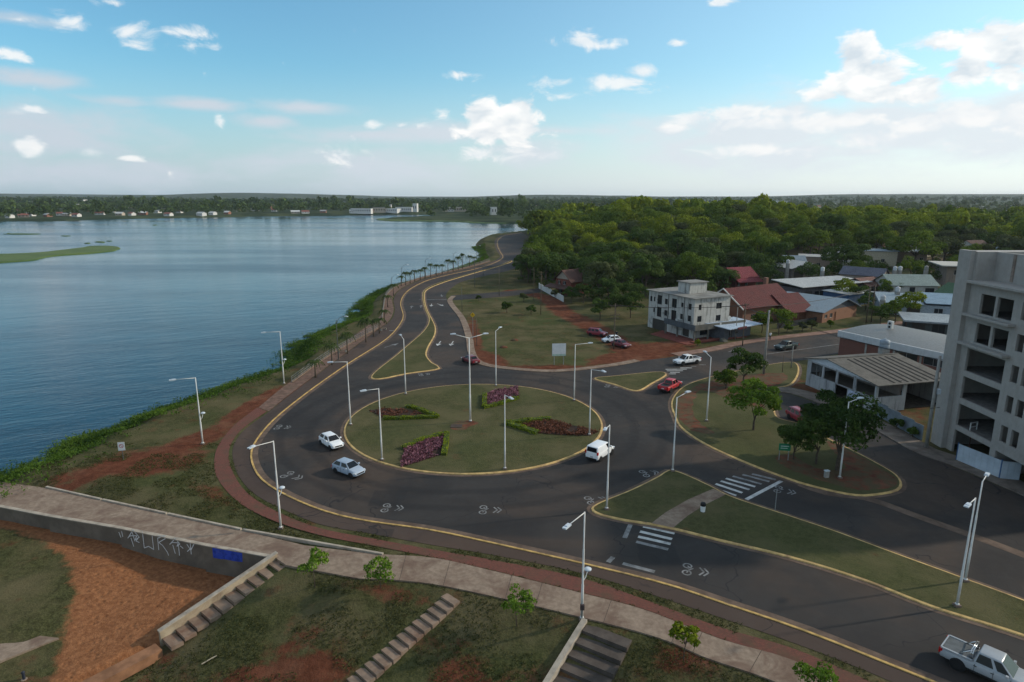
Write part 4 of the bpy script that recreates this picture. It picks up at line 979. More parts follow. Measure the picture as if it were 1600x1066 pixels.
def wires(a, b, offs, dz, label):
    (pa, ha), (pb, hb) = UP[a], UP[b]; mb = MB()
    for o_ in offs:
        A, B = Vector((pa.x + o_, pa.y, ha - dz)), Vector((pb.x + o_, pb.y, hb - dz)); n = 10; sag = (B - A).length * .02
        mb.tube([A.lerp(B, k / n) - Vector((0, 0, sag * 4 * (k / n) * (1 - k / n))) for k in range(n + 1)], 0.028, 4)
    tag(mb.build("power_lines", WIRE), label, "cables")
wires("a", "c", (-.8, 0, .8), .4, "three sagging cables across the front of the white building"); wires("c", "d", (0, .3), .6, "pair of cables from the kiosk pole over to the concrete pole"); wires("d", "e", (0, .4), .5, "pair of cables from the concrete pole over the ruin roof"); wires("a", "b", (0,), .6, "single cable over the dirt track to the far corner pole"); wires("c", "f", (0, .4), .8, "pair of cables over the red roofed house")

# ------------------------------------------------------------------ signs and small street furniture
WHITE = M("sign_white", (0.66, 0.67, 0.66), 0.5, 0.08); GREEN = M("sign_green", (0.02, 0.16, 0.08), 0.5, 0.1); YEL = M("sign_yellow", (0.55, 0.33, 0.02), 0.5, 0.1); RED = M("sign_red", (0.40, 0.03, 0.03), 0.5, 0.1); STEEL = M("post_steel", (0.22, 0.23, 0.23), 0.5, 0.2); BLACK = M("black_plastic", (0.015, 0.015, 0.016), 0.5, 0.2)
b = G(873, 570); bb = empty("billboard", b, math.radians(4), "blank white billboard on two posts at the edge of the lawn", "billboard"); zt = zat(b.x, b.y, 537); zb = zat(b.x, b.y, 556)
for x in (-.85, .85): MB().tube([(x, 0, 0), (x, 0, zt - .1)], .06, 7).build("post", STEEL, bb)
MB().box(-1.25, 1.25, -.1, -.05, zb, zt).build("panel", WHITE, bb); MB().box(-1.29, 1.29, -.049, -.01, zb - .04, zt + .04).build("frame", STEEL, bb); MB().box(-1.25, 1.25, -.106, -.101, zb, zb + .35).build("green_band", M("pale_green_band", (0.40, 0.52, 0.44), .6), bb)
b = G(193, 719); sg = empty("notice_sign", b, math.radians(12), "white notice board with a red ring on a dark post on the lake bank", "sign"); h = zat(b.x, b.y, 691)
MB().tube([(0, 0, 0), (0, 0, h)], .05, 7).build("post", LAMPD, sg); MB().box(-.36, .36, -.09, -.055, h - 1.0, h).build("panel", WHITE, sg)
mb = MB()
for k in range(16):
    t0, t1 = 2 * math.pi * k / 16, 2 * math.pi * (k + 1) / 16; mb.add([(r_ * math.cos(t), -.094, h - .45 + r_ * math.sin(t)) for t, r_ in ((t0, .24), (t0, .18), (t1, .18), (t1, .24))], [(0, 1, 2, 3)])
mb.add([(-.15, -.094, h - .33), (-.11, -.094, h - .29), (.15, -.094, h - .57), (.11, -.094, h - .61)], [(0, 1, 2, 3)]).build("red_ring", RED, sg)
b = G(1224, 719, .16); sg = empty("direction_sign", b, math.radians(-8), "small green sign on two legs under the dark tree of the park island", "sign")
for x in (-.5, .5): MB().tube([(x, 0, 0), (x, 0, 2.0)], .04, 6).build("leg", STEEL, sg)
MB().box(-.65, .65, -.08, -.045, 1.2, 2.05).build("panel", GREEN, sg); MB().box(-.45, .45, -.085, -.081, 1.7, 1.78).build("text_line", M("sign_pale_text", (.45, .55, .5)), sg); MB().box(-.45, .3, -.085, -.081, 1.45, 1.52).build("text_line", MATS["sign_pale_text"], sg)
b = G(739, 527); sg = empty("warning_sign", b, 0, "yellow diamond warning sign on the lawn edge of the avenue", "sign"); h = zat(b.x, b.y, 489)
MB().tube([(0, 0, 0), (0, 0, h)], .05, 6).build("post", STEEL, sg); MB().add([(0, -.07, h + .1), (.55, -.07, h - .45), (0, -.07, h - 1.0), (-.55, -.07, h - .45), (0, -.05, h + .1), (.55, -.05, h - .45), (0, -.05, h - 1.0), (-.55, -.05, h - .45)], [(0, 3, 2, 1), (4, 5, 6, 7), (0, 1, 5, 4), (1, 2, 6, 5), (2, 3, 7, 6), (3, 0, 4, 7)]).build("panel", YEL, sg); MB().add([(0, -.075, h - .2), (.09, -.075, h - .5), (-.09, -.075, h - .5)], [(0, 2, 1)]).build("symbol", BLACK, sg)
b = G(1098, 799, .17); bn = empty("litter_bin", b, 0, "small white litter bin with black top by the footpath across the median", "bin"); MB().lathe([(.22, 0), (.25, .55), (.26, .6)], 12).build("drum", WHITE, bn); MB().lathe([(.27, .6), (.27, .8), (.2, .92), (.05, .95)], 12).build("lid", BLACK, bn)
b = G(1211, 797, .1); tag(MB().tube([(b.x, b.y, 0), (b.x, b.y, 2.3)], .035, 6).build("sign_post", STEEL), "thin bare steel post at the median's far kerb", "post")
b = G(1291, 746, .16); bn = empty("utility_box", b, .2, "small pale meter box on the ground left of the park island lamp post", "box"); MB().box(-.22, .22, -.15, .15, 0, .75).build("cabinet", CPOLE, bn); MB().box(-.26, .26, -.19, .19, .752, .82).build("cap", LAMPH, bn)
for px, py, r_ in ((1036, 510, .5), (804, 532, .5), (787, 543, .45)):
    b = G(px, py)
    if px < 1000: 
        rr = np.random.default_rng(int(px)); mb = MB().lathe([(.9, -.05), (.75, .15), (.45, .32), (.1, .4)], 9, tuple(b)); o = tag(mb.build("earth_mound", EARTH, smooth_=True), "small dark mound of earth on the lawn, " + ("upper" if px == 804 else "lower") + " of two near the slim pole", "mound")

# ------------------------------------------------------------------ railing along the lake
rail_l = resample(catmull(px_line([(456, 598), (513, 557), (592, 512)]), 1.0), 34)
rail_l2 = resample(catmull(px_line([(597, 500), (600, 478), (604, 462), (616, 450), (632, 443), (660, 434), (700, 424.8), (740, 415.5), (765, 408)]), 1.0), 60)
RAILM = M("railing_steel", (0.17, 0.17, 0.16), 0.5, 0.2); RAILB = M("railing_base", (0.20, 0.145, 0.105), 0.9, 0.3, world=True)
def railing(line, label):
    root = empty("railing", (line[0][0], line[0][1], 0), label=label, cat="railing"); o_ = Vector(root.location); L = [Vector((x, y, 0)) - o_ for x, y in line]
    pm = MB().tube([(0, 0, 0), (0, 0, 1.05)], .05, 6).mesh("post")
    for p in L[::1]: link("post", pm, RAILM, root, p)
    for zz in (1.05, .7, .35): MB().tube([p + Vector((0, 0, zz)) for p in L], .035, 5).build("rail", RAILM, root)
    mb = MB(); A, B = offset([(p.x, p.y) for p in L], .15), offset([(p.x, p.y) for p in L], -.15)
    mb.strip(A, B, .16).strip(A, A, -.3, .16).strip(B, B, -.3, .16).build("base", RAILB, root); return root
railing(rail_l, "steel railing on a low wall between the green bank and the near promenade"); railing(rail_l2, "long steel railing following the promenade bend to the headland")
def bench(px, py, ang, label):
    b = G(px, py, .04); r_ = empty("bench", b, ang, label, "bench", "promenade benches"); MB().box(-.9, .9, -.25, .25, .42, .5).build("seat", WPOLE, r_)
    for x in (-.7, .7): MB().box(x - .08, x + .08, -.22, .22, 0, .42).build("leg", CPOLE, r_)
bench(535, 551, .7, "dark bench on the near promenade beside the railing lamp"); bench(599, 516, 1.0, "dark bench on the promenade where the bank is widest"); bench(684, 429, .3, "bench on the far promenade past the first palms"); bench(716, 420, .3, "bench on the far promenade near the middle palms")
# ------------------------------------------------------------------ vehicles
TYRE = M("tyre_rubber", (0.018, 0.018, 0.019), 0.85, 0.2); RIM = M("wheel_rim", (0.35, 0.36, 0.37), 0.35, 0.1, metal=0.7); CARGL = M("car_glass", (0.008, 0.010, 0.013), 0.10, 0.1, spec=0.32)
TAILL = M("tail_light_red", (0.35, 0.012, 0.012), 0.25, 0.1); HEADL = M("headlight_clear", (0.55, 0.58, 0.60), 0.12, 0.05, spec=0.8); TRIM = M("trim_black", (0.02, 0.02, 0.021), 0.6, 0.2); PLATE = M("number_plate", (0.45, 0.45, 0.45), 0.5); CHROME = M("chrome_bar", (0.55, 0.56, 0.57), 0.2, 0.05, metal=0.9)
def paint(name, col): return M(name, col, 0.32, 0.06, 0.6, spec=0.3, coat=0.3)
def loft(mb, st):
    """st: list of (x, half width, z low, z high); rounded body sections"""
    n = None; b0 = len(mb.v)
    for x, w, zl, zh in st:
        hgt = zh - zl
        sec = [(w * .80, zl), (w * .95, zl + hgt * .12), (w, zl + hgt * .38), (w * .985, zl + hgt * .68), (w * .93, zl + hgt * .92), (w * .84, zh), (w * .45, zh + .025)]
        sec = sec + [(-y, z) for y, z in reversed(sec)]; n = len(sec)
        mb.v += [(x, y, z) for y, z in sec]
    for i in range(len(st) - 1):
        for k in range(n):
            k2 = (k + 1) % n; mb.f.append((b0 + i * n + k, b0 + i * n + k2, b0 + (i + 1) * n + k2, b0 + (i + 1) * n + k))
    mb.f.append(tuple(b0 + k for k in range(n))); mb.f.append(tuple(b0 + (len(st) - 1) * n + k for k in reversed(range(n)))); return mb
def smoothed(o, w=0.05):
    for p in o.data.polygons: p.use_smooth = True
    fix_normals(o.data)
    m = o.modifiers.new("bevel", 'BEVEL'); m.width = w; m.segments = 2; m.limit_method = 'ANGLE'; m.angle_limit = math.radians(28); m.harden_normals = False
    return o
def vehicle(name, label, cat, ctr, ang, kind, pmat, group="vehicles in the scene", z=0.025):
    root = empty(name, (ctr[0], ctr[1], z), ang, label, cat, group)
    if kind == 'hatch':
        L, Wd = 3.95, .84; st = [(-1.95, .70, .32, .80), (-1.85, .80, .24, .95), (-1.2, .84, .20, .99), (0, .85, .20, .97), (.85, .84, .20, .95), (1.35, .82, .22, .88), (1.75, .77, .26, .76), (1.95, .62, .32, .62)]
        cab = (.98, .30, -1.25, -1.82, .955, 1.46, .77, .57); wb = (-1.22, 1.22); wr = .30; splits = (.5,)
    elif kind == 'sedan':
        L, Wd = 4.3, .86; st = [(-2.15, .70, .34, .82), (-2.02, .80, .26, .96), (-1.3, .86, .2, 1.0), (0, .87, .2, .97), (.9, .86, .2, .95), (1.45, .84, .22, .88), (1.95, .78, .26, .76), (2.15, .62, .32, .62)]
        cab = (1.02, .35, -1.0, -1.62, .955, 1.45, .78, .56); wb = (-1.3, 1.3); wr = .31; splits = (.5,)
    elif kind == 'suv':
        L, Wd = 4.3, .90; st = [(-2.1, .78, .40, .95), (-2.0, .86, .30, 1.08), (-1.3, .90, .27, 1.10), (0, .90, .27, 1.07), (.9, .90, .27, 1.05), (1.5, .88, .30, 1.0), (1.95, .82, .34, .88), (2.12, .66, .40, .72)]
        cab = (1.05, .45, -1.75, -2.02, 1.055, 1.66, .82, .64); wb = (-1.28, 1.3); wr = .34; splits = (.40, .72)
    elif kind == 'van':
        L, Wd = 4.15, .86; st = [(-2.05, .80, .34, 1.05), (-1.98, .85, .25, 1.10), (-1.2, .87, .22, 1.10), (0, .87, .22, 1.08), (.95, .86, .22, 1.04), (1.5, .84, .24, .95), (1.9, .76, .28, .80), (2.08, .60, .34, .64)]
        cab = (1.15, .45, -1.92, -2.02, 1.07, 1.80, .82, .72); wb = (-1.35, 1.35); wr = .31; splits = (.28,)
    else:  # pickup
        L, Wd = 5.3, .92; st = [(-2.62, .82, .52, 1.02), (-2.55, .90, .42, 1.06), (-1.6, .92, .38, 1.06), (-.5, .92, .38, 1.06), (.5, .92, .38, 1.06), (1.2, .92, .38, 1.07), (1.8, .90, .38, 1.04), (2.4, .86, .40, .95), (2.62, .72, .46, .80)]
        cab = (1.30, .55, -.62, -.80, 1.05, 1.76, .83, .62); wb = (-1.55, 1.60); wr = .39; splits = (.42,)
    body = smoothed(loft(MB(), st).build("body", pmat, root), .03)
    xa, xb, xc, xd, zb, zr, yb, yt = cab
    vs = [(xa, -yb, zb), (xa, yb, zb), (xd, yb, zb), (xd, -yb, zb), (xb, -yt, zr), (xb, yt, zr), (xc, yt, zr), (xc, -yt, zr)]
    cabin = MB().add(vs, [(0, 1, 5, 4), (2, 3, 7, 6), (1, 2, 6, 5), (3, 0, 4, 7), (4, 5, 6, 7)]); smoothed(cabin.build("cabin", pmat, root), .07)
    V = [Vector(v) for v in vs]
    def pane(nm, q, m0=.10, m1=.12, off=.012, mt=CARGL):
        """pane inset in the quad q (bottom a,b then top c,d)"""
        a, b, c, d = q
        def bl(s, t): return a.lerp(b, s).lerp(d.lerp(c, s), t)
        P = [bl(m0, m1), bl(1 - m0, m1), bl(1 - m0, 1 - m1), bl(m0, 1 - m1)]; n = (P[1] - P[0]).cross(P[3] - P[0]).normalized()
        ctr_ = (V[0] + V[6]) / 2
        if n.dot(P[0] - ctr_) < 0: n = -n
        MB().add([p + n * off for p in P], [(0, 1, 2, 3)]).build(nm, mt, root)
    pane("windscreen", (V[0], V[1], V[5], V[4]), .06, .06); pane("rear_window", (V[2], V[3], V[7], V[6]), .09, .14)
    for sgn in (0, 1):
        a, b, c, d = ((V[1], V[2], V[6], V[5]) if sgn else (V[0], V[3], V[7], V[4]))
        cuts = [0] + list(splits) + [1]
        for i in range(len(cuts) - 1):
            if kind == 'van' and i > 0: continue
            s0, s1 = cuts[i], cuts[i + 1]
            q = (a.lerp(b, s0), a.lerp(b, s1), d.lerp(c, s1), d.lerp(c, s0)); pane("side_window", q, .10, .12)
    tm = MB().lathe([(wr * .62, -.10), (wr * .95, -.105), (wr, -.07), (wr, .07), (wr * .95, .105), (wr * .62, .10)], 18, axis='Y').mesh("tyre", True); rm = MB().lathe([(wr * .15, -.085), (wr * .62, -.095), (wr * .64, .095), (wr * .15, .085)], 12, axis='Y').mesh("rim")
    am = MB().lathe([(wr * 1.18, -.05), (wr * 1.18, .05)], 18, axis='Y').mesh("wheel_arch")
    for x in wb:
        for s_ in (-1, 1):
            w = empty("wheel", (x, s_ * (Wd - .09), wr)); w.parent = root; link("tyre", tm, TYRE, w); link("rim", rm, RIM, w); link("wheel_arch", am, TRIM, root, (x, s_ * (Wd - .045), wr + .02))
    xf, xr = st[-1][0], st[0][0]; zf = (st[-1][2] + st[-1][3]) / 2 + .1
    for s_ in (-1, 1):
        MB().cbox((st[-2][0] - .02, s_ * (st[-2][1] * .86), st[-2][3] - .12), (.34, .30, .16), s_ * -.35).build("headlight", HEADL, root)
        MB().cbox((xr + .05, s_ * (st[0][1] * .98), st[0][3] - (.12 if kind != 'van' else -.05)), (.20, .16, .34 if kind in ('van', 'suv', 'pickup') else .20)).build("tail_light", TAILL, root)
        MB().cbox((xa - .30, s_ * (Wd + .08), zb + .10), (.14, .20, .14)).build("mirror", pmat, root)
        for dx in ((.15, -.75) if kind != 'van' else (.2,)): MB().cbox((dx + (.1 if kind == 'pickup' else 0), s_ * (Wd - .005), zb - .17), (.17, .03, .035)).build("door_handle", TRIM, root)
        MB().cbox((0, s_ * (Wd - .01), st[3][2] + .08), (wb[1] - wb[0] - wr * 2.4, .05, .10)).build("sill_trim", TRIM, root)
    for s_ in (-1, 1):
        for dx in ((xa - .1, (xa + xd) / 2 + .05, xd + .12) if kind != 'van' else (xa - .1, .15)): MB().cbox((dx, s_ * (Wd - .004), (st[3][2] + zb) / 2 + .06), (.022, .02, zb - st[3][2] - .22)).build("door_seam", TRIM, root)
    MB().cbox((xf - .03, 0, zf - .02), (.10, .95, .14)).build("grille", TRIM, root); MB().cbox((xf - .01, 0, st[-1][2] + .02), (.14, 1.2, .10)).build("front_bumper", TRIM, root)
    MB().cbox((xr + .02, 0, st[0][2] + .04), (.16, 1.35, .14)).build("rear_bumper", TRIM, root); MB().cbox((xr - .02, 0, st[0][2] + .26), (.03, .42, .13)).build("number_plate", PLATE, root)
    if kind == 'pickup':
        top = 1.10
        silver = 'silver' in label
        MB().box(-2.50, -.86, -.76, .76, top - .004, top + (.03 if silver else .012)).build("bed_cover" if silver else "cargo_bed", M("bed_cover_grey", (0.10, 0.11, 0.115), .6) if silver else TRIM, root)
        for s_ in (-1, 1): MB().box(-2.55, -.84, s_ * .84 - .06, s_ * .84 + .06, top - .02, top + .07).build("bed_rail", pmat, root)
        MB().box(-2.6, -2.52, -.84, .84, top - .05, top + .07).build("tailgate", pmat, root)
        if silver:
            mb = MB()
            for x in (-1.0, -.9): mb.tube([(x, -.72, 1.12), (x, -.62, 1.72), (x, .62, 1.72), (x, .72, 1.12)], .04, 7)
            for s_ in (-1, 1): mb.tube([(-.95, s_ * .62, 1.70), (-1.6, s_ * .72, 1.14)], .04, 7)
            mb.build("roll_bar", CHROME, root, True)
    if kind == 'suv': 
        for s_ in (-1, 1): MB().tube([(-1.5, s_ * .56, 1.71), (.3, s_ * .56, 1.71)], .025, 6).build("roof_rail", TRIM, root)
    return root
def tangent(px, py):
    p = G(px, py); return (p.x, p.y), math.atan2(p.x - RB_C[0], -(p.y - RB_C[1]))
def toward(rear, front, at_=None):
    a, b = G(*rear), G(*front); c = G(*at_) if at_ else (a + b) / 2; return (c.x, c.y), math.atan2(b.y - a.y, b.x - a.x)
PW, PS, PR, PDR, PDG = paint("paint_white", (.72, .73, .74)), paint("paint_silver", (.30, .36, .44)), paint("paint_red", (.42, .025, .035)), paint("paint_dark_red", (.14, .014, .022)), paint("paint_dark_green", (.035, .055, .055))
c, a = tangent(518, 697); vehicle("parked_hatchback" if False else "hatchback", "white hatchback coming round the left side of the roundabout", "car", c, a + .25, 'hatch', PW)
c, a = tangent(545, 740); vehicle("hatchback", "silver blue hatchback with dark side trim below the white car on the roundabout", "car", c, a + .05, 'hatch', PS)
c, a = tangent(938, 713); vehicle("delivery_van", "small white panel van driving round the right side of the roundabout", "van", c, a, 'van', PW)
c, a = toward((752, 573), (720, 560), (735, 567)); vehicle("sedan", "dark red sedan leaving along the avenue kerb behind the roundabout", "car", c, a, 'sedan', PDR)
c, a = toward((1094, 566), (1053, 571.5), (1073, 569)); vehicle("pickup_truck", "white double cab pickup on the zebra crossing of the side street", "pickup", c, a, 'pickup', PW)
c, a = toward((1036, 614), (1060, 602), (1047, 609)); vehicle("pickup_truck", "bright red pickup seen from behind beside the triangular island", "pickup", c, a, 'pickup', PR)
c, a = toward((1247, 543), (1208, 549), (1228, 546)); vehicle("pickup_truck", "dark green pickup on the street before the brick warehouse", "pickup", c, a, 'pickup', PDG)
c, a = toward((1480, 1030), (1600, 1085), (1545, 1058)); vehicle("pickup_truck", "silver double cab pickup with covered bed and roll bar, lower right corner", "pickup", c, a, 'pickup', paint("paint_silver_light", (.31, .33, .35)))
c, a = toward((1236, 650), (1262, 664), (1250, 659)); vehicle("parked_car", "red estate car parked beside the tree on the service street", "car", c, a, 'suv', paint("paint_crimson", (.24, .015, .03)))
c, a = toward((920, 524), (946, 527), (933, 525)); vehicle("parked_car", "red car parked on the dirt track, farthest left of three", "car", c, a, 'suv', PDR if False else paint("paint_wine", (.22, .02, .035)))
c, a = toward((963, 533), (945, 536), (955, 535)); vehicle("parked_car", "white car parked in the middle of three on the dirt track", "car", c, a - .3, 'hatch', PW)
c, a = toward((958, 538), (982, 544), (970, 542)); vehicle("parked_car", "dark maroon car parked on the dirt track right of the utility pole", "car", c, a, 'sedan', PDR)

# ------------------------------------------------------------------ two people far off
def person(px, py, label, shirt, trousers, h=1.72):
    b = G(px, py, .1)
    J = [(0, 0, .95), (0, 0, 1.18), (0, 0, 1.42), (0, 0, 1.52), (0, 0, 1.66), (.10, 0, .92), (.11, .04, .50), (.12, .0, .08), (.12, -.14, .04), (-.10, 0, .92), (-.11, -.03, .50), (-.12, .06, .08), (-.12, -.08, .04), (.20, 0, 1.40), (.26, .02, 1.12), (.27, -.06, .88), (-.20, 0, 1.40), (-.26, .02, 1.12), (-.27, -.06, .88)]
    E = [(0, 1), (1, 2), (2, 3), (3, 4), (0, 5), (5, 6), (6, 7), (7, 8), (0, 9), (9, 10), (10, 11), (11, 12), (2, 13), (13, 14), (14, 15), (2, 16), (16, 17), (17, 18)]
    R = [.15, .15, .16, .06, .10, .10, .07, .05, .04, .10, .07, .05, .04, .07, .05, .04, .07, .05, .04]
    me = bpy.data.meshes.new("person"); me.from_pydata(J, E, []); tmp = bpy.data.objects.new("tmp", me); COL.objects.link(tmp)
    sk = tmp.modifiers.new("skin", 'SKIN')
    for i, v in enumerate(me.skin_vertices[0].data): v.radius = (R[i], R[i]); v.use_root = (i == 0)
    sb = tmp.modifiers.new("sub", 'SUBSURF'); sb.levels = sb.render_levels = 1
    dg = bpy.context.evaluated_depsgraph_get(); dg.update(); m2 = bpy.data.meshes.new_from_object(tmp.evaluated_get(dg)); bpy.data.objects.remove(tmp)
    for m_ in (shirt, trousers, M("skin_tone", (.30, .17, .11)), M("hair_dark", (.02, .015, .012)), TRIM): m2.materials.append(m_)
    for p in m2.polygons:
        z = p.center.z; p.use_smooth = True
        p.material_index = 3 if z > 1.68 else 2 if z > 1.49 else (2 if abs(p.center.x) > .2 and z < 1.15 else 0 if z > .95 else 1 if z > .09 else 4)
    o = link("person", m2, None, None, b); tag(o, label, "person"); return o
person(1203, 531, "person in a pale top and dark trousers standing behind the concrete pole", M("shirt_white", (.6, .6, .6)), M("trousers_dark", (.03, .03, .04)))
person(963, 529, "person in dark clothes standing behind the white parked car", M("shirt_dark", (.025, .03, .035)), MATS["trousers_dark"])
# ------------------------------------------------------------------ buildings
def roof_mat(name, col, rib=3.0, rough=.55, dirt=None, metal=0.0, axis_='X'):
    if name in MATS: return MATS[name]
    m, t, b, o = new_mat(name); v = ocoord(t)
    n1 = noise(t, v, .5, 6, .7, .5); n2 = noise(t, v, 3, 4)
    c = mixc(t, smooth(t, n2, .3, .7), tuple(x * .8 for x in col), tuple(min(1, x * 1.1) for x in col))
    c = mixc(t, smooth(t, n1, .45, .7, 0, .65), c, dirt or tuple(x * .5 for x in col))
    t.links.new(c, b.inputs['Base Color']); b.inputs['Roughness'].default_value = rough; b.inputs['Metallic'].default_value = metal
    b.inputs['Specular IOR Level'].default_value = .15
    w = N(t, 'ShaderNodeTexWave', bands_direction=axis_); w.inputs['Scale'].default_value = rib; t.links.new(v, w.inputs['Vector']); bump(t, b, w.outputs['Fac'], .5, .05)
    MATS[name] = m; return m
def brick_mat(name, c1, c2, mort, sc=4.0):
    if name in MATS: return MATS[name]
    m, t, b, o = new_mat(name); v = ocoord(t); s = N(t, 'ShaderNodeSeparateXYZ'); t.links.new(v, s.inputs[0]); cb = N(t, 'ShaderNodeCombineXYZ')
    t.links.new(mth(t, 'ADD', s.outputs[0], s.outputs[1]), cb.inputs[0]); t.links.new(s.outputs[2], cb.inputs[1])
    br = N(t, 'ShaderNodeTexBrick'); br.inputs['Scale'].default_value = sc; br.inputs['Mortar Size'].default_value = .02
    br.inputs['Color1'].default_value = (*c1, 1); br.inputs['Color2'].default_value = (*c2, 1); br.inputs['Mortar'].default_value = (*mort, 1); t.links.new(cb.outputs[0], br.inputs['Vector'])
    c = mixc(t, smooth(t, noise(t, v, .6, 5, .7), .5, .75, 0, .6), br.outputs[0], tuple(x * .45 for x in c1)); t.links.new(c, b.inputs['Base Color']); b.inputs['Roughness'].default_value = .9; MATS[name] = m; return m
def stained(name, col, dirt, amt=.7):
    """render with dark rain streaks"""
    if name in MATS: return MATS[name]
    m, t, b, o = new_mat(name); v = ocoord(t)
    n1 = noise(t, v, 1.2, 5, .65); st = noise(t, vmth(t, 'MULTIPLY', v, (1.4, 1.4, .16)).outputs[0], 1.3, 6, .7)
    c = mixc(t, smooth(t, n1, .3, .7), tuple(x * .85 for x in col), col); c = mixc(t, smooth(t, st, .48, .68, 0, amt), c, dirt)
    n3 = noise(t, v, .35, 6, .75, .8); c = mixc(t, smooth(t, n3, .52, .7, 0, amt * .7), c, tuple(x * .8 for x in dirt))
    t.links.new(c, b.inputs['Base Color']); b.inputs['Roughness'].default_value = .9; MATS[name] = m; return m
PANE = M("window_glass", (0.016, 0.020, 0.025), .08, .15, spec=.4); FRAMEW = M("window_frame_pale", (.48, .48, .46), .6, .1); FRAMED = M("window_frame_dark", (.05, .045, .04), .6, .1); WOOD = M("door_timber", (.13, .055, .03), .6, .3, 2); DARKIN = M("interior_dark", (.035, .033, .032), .95, .3)
TANKW = M("water_tank_white", (.50, .51, .52), .5, .2, 1, dirt=(.25, .25, .25)); TANKG = M("water_tank_grey", (.24, .28, .32), .5, .2)
def panel_cells(mb, us, zs, solid, f, thick):
    """wall panel with openings: f(u, d, z) places a point d inside the face"""
    nu, nz = len(us) - 1, len(zs) - 1
    def q(p): mb.add(p, [tuple(range(len(p)))])
    for i in range(nu):
        for j in range(nz):
            if not solid[i][j]: continue
            u0, u1, z0, z1 = us[i], us[i + 1], zs[j], zs[j + 1]
            q([f(u0, 0, z0), f(u1, 0, z0), f(u1, 0, z1), f(u0, 0, z1)]); q([f(u0, thick, z0), f(u0, thick, z1), f(u1, thick, z1), f(u1, thick, z0)])
            if i == 0 or not solid[i - 1][j]: q([f(u0, 0, z0), f(u0, 0, z1), f(u0, thick, z1), f(u0, thick, z0)])
            if i == nu - 1 or not solid[i + 1][j]: q([f(u1, 0, z0), f(u1, thick, z0), f(u1, thick, z1), f(u1, 0, z1)])
            if j == 0 or not solid[i][j - 1]: q([f(u0, 0, z0), f(u0, thick, z0), f(u1, thick, z0), f(u1, 0, z0)])
            if j == nz - 1 or not solid[i][j + 1]: q([f(u0, 0, z1), f(u1, 0, z1), f(u1, thick, z1), f(u0, thick, z1)])
def walls(root, Wd, Dp, h, ops, mat, z0=0.0, thick=.22, name="wall", frame=None, sides="flrb"):
    """four walls with real openings; ops: {side: [(u0,u1,z0,z1,kind)]}, kinds: w window, d door, o empty opening"""
    fs = {'f': (lambda u, d, z: (u, d, z), Wd), 'b': (lambda u, d, z: (Wd - u, Dp - d, z), Wd), 'l': (lambda u, d, z: (d, Dp - u, z), Dp), 'r': (lambda u, d, z: (Wd - d, u, z), Dp)}
    for sd in sides:
        f, ln = fs[sd]; o_ = ops.get(sd, []); us = sorted({0.0, ln} | {round(x, 3) for p in o_ for x in p[:2]}); zs = sorted({z0, h} | {round(x, 3) for p in o_ for x in p[2:4]})
        solid = [[not any(p[0] - 1e-3 < (us[i] + us[i + 1]) / 2 < p[1] + 1e-3 and p[2] - 1e-3 < (zs[j] + zs[j + 1]) / 2 < p[3] + 1e-3 for p in o_) for j in range(len(zs) - 1)] for i in range(len(us) - 1)]
        mb = MB(); g = f
        if sd in 'lr': g = (lambda F, e: (lambda u, d, z: F(min(max(u, e), ln - e), d, z)))(f, thick + .002)
        panel_cells(mb, us, zs, solid, g, thick); mb.build(name, mat, root)
        for u0, u1, a, b, k in o_:
            if k == 'o': continue
            fm = frame or FRAMEW
            if k == 'w':
                fr = MB(); e = .06
                for x0, x1, y0, y1 in ((u0, u1, a, a + e), (u0, u1, b - e, b), (u0, u0 + e, a + e, b - e), (u1 - e, u1, a + e, b - e), ((u0 + u1) / 2 - e / 2, (u0 + u1) / 2 + e / 2, a + e, b - e)):
                    P = [f(x0, .10, y0), f(x1, .10, y0), f(x1, .10, y1), f(x0, .10, y1), f(x0, .15, y0), f(x1, .15, y0), f(x1, .15, y1), f(x0, .15, y1)]; fr.add(P, [(0, 1, 2, 3), (7, 6, 5, 4), (0, 4, 5, 1), (1, 5, 6, 2), (2, 6, 7, 3), (3, 7, 4, 0)])
                w = fr.build("window", fm, root); MB().add([f(u0 + e, .135, a + e), f(u1 - e, .135, a + e), f(u1 - e, .135, b - e), f(u0 + e, .135, b - e)], [(0, 1, 2, 3)]).build("pane", PANE, w)
            else: MB().add([f(u0, .09, a), f(u1, .09, a), f(u1, .09, b), f(u0, .09, b), f(u0, .14, a), f(u1, .14, a), f(u1, .14, b), f(u0, .14, b)], [(0, 1, 2, 3), (7, 6, 5, 4), (0, 4, 5, 1), (1, 5, 6, 2), (2, 6, 7, 3), (3, 7, 4, 0)]).build("door", WOOD if k == 'd' else FRAMED, root)
def slab(root, pts, t, mat, name="roof"):
    """roof plane: corner points (counter-clockwise seen from above), thickness t downwards"""
    P = [Vector(p) for p in pts]; n = len(P); mb = MB().add(P + [p - Vector((0, 0, t)) for p in P], [tuple(range(n)), tuple(range(2 * n - 1, n - 1, -1))] + [(i, i + n, (i + 1) % n + n, (i + 1) % n) for i in range(n)])
    return mb.build(name, mat, root)
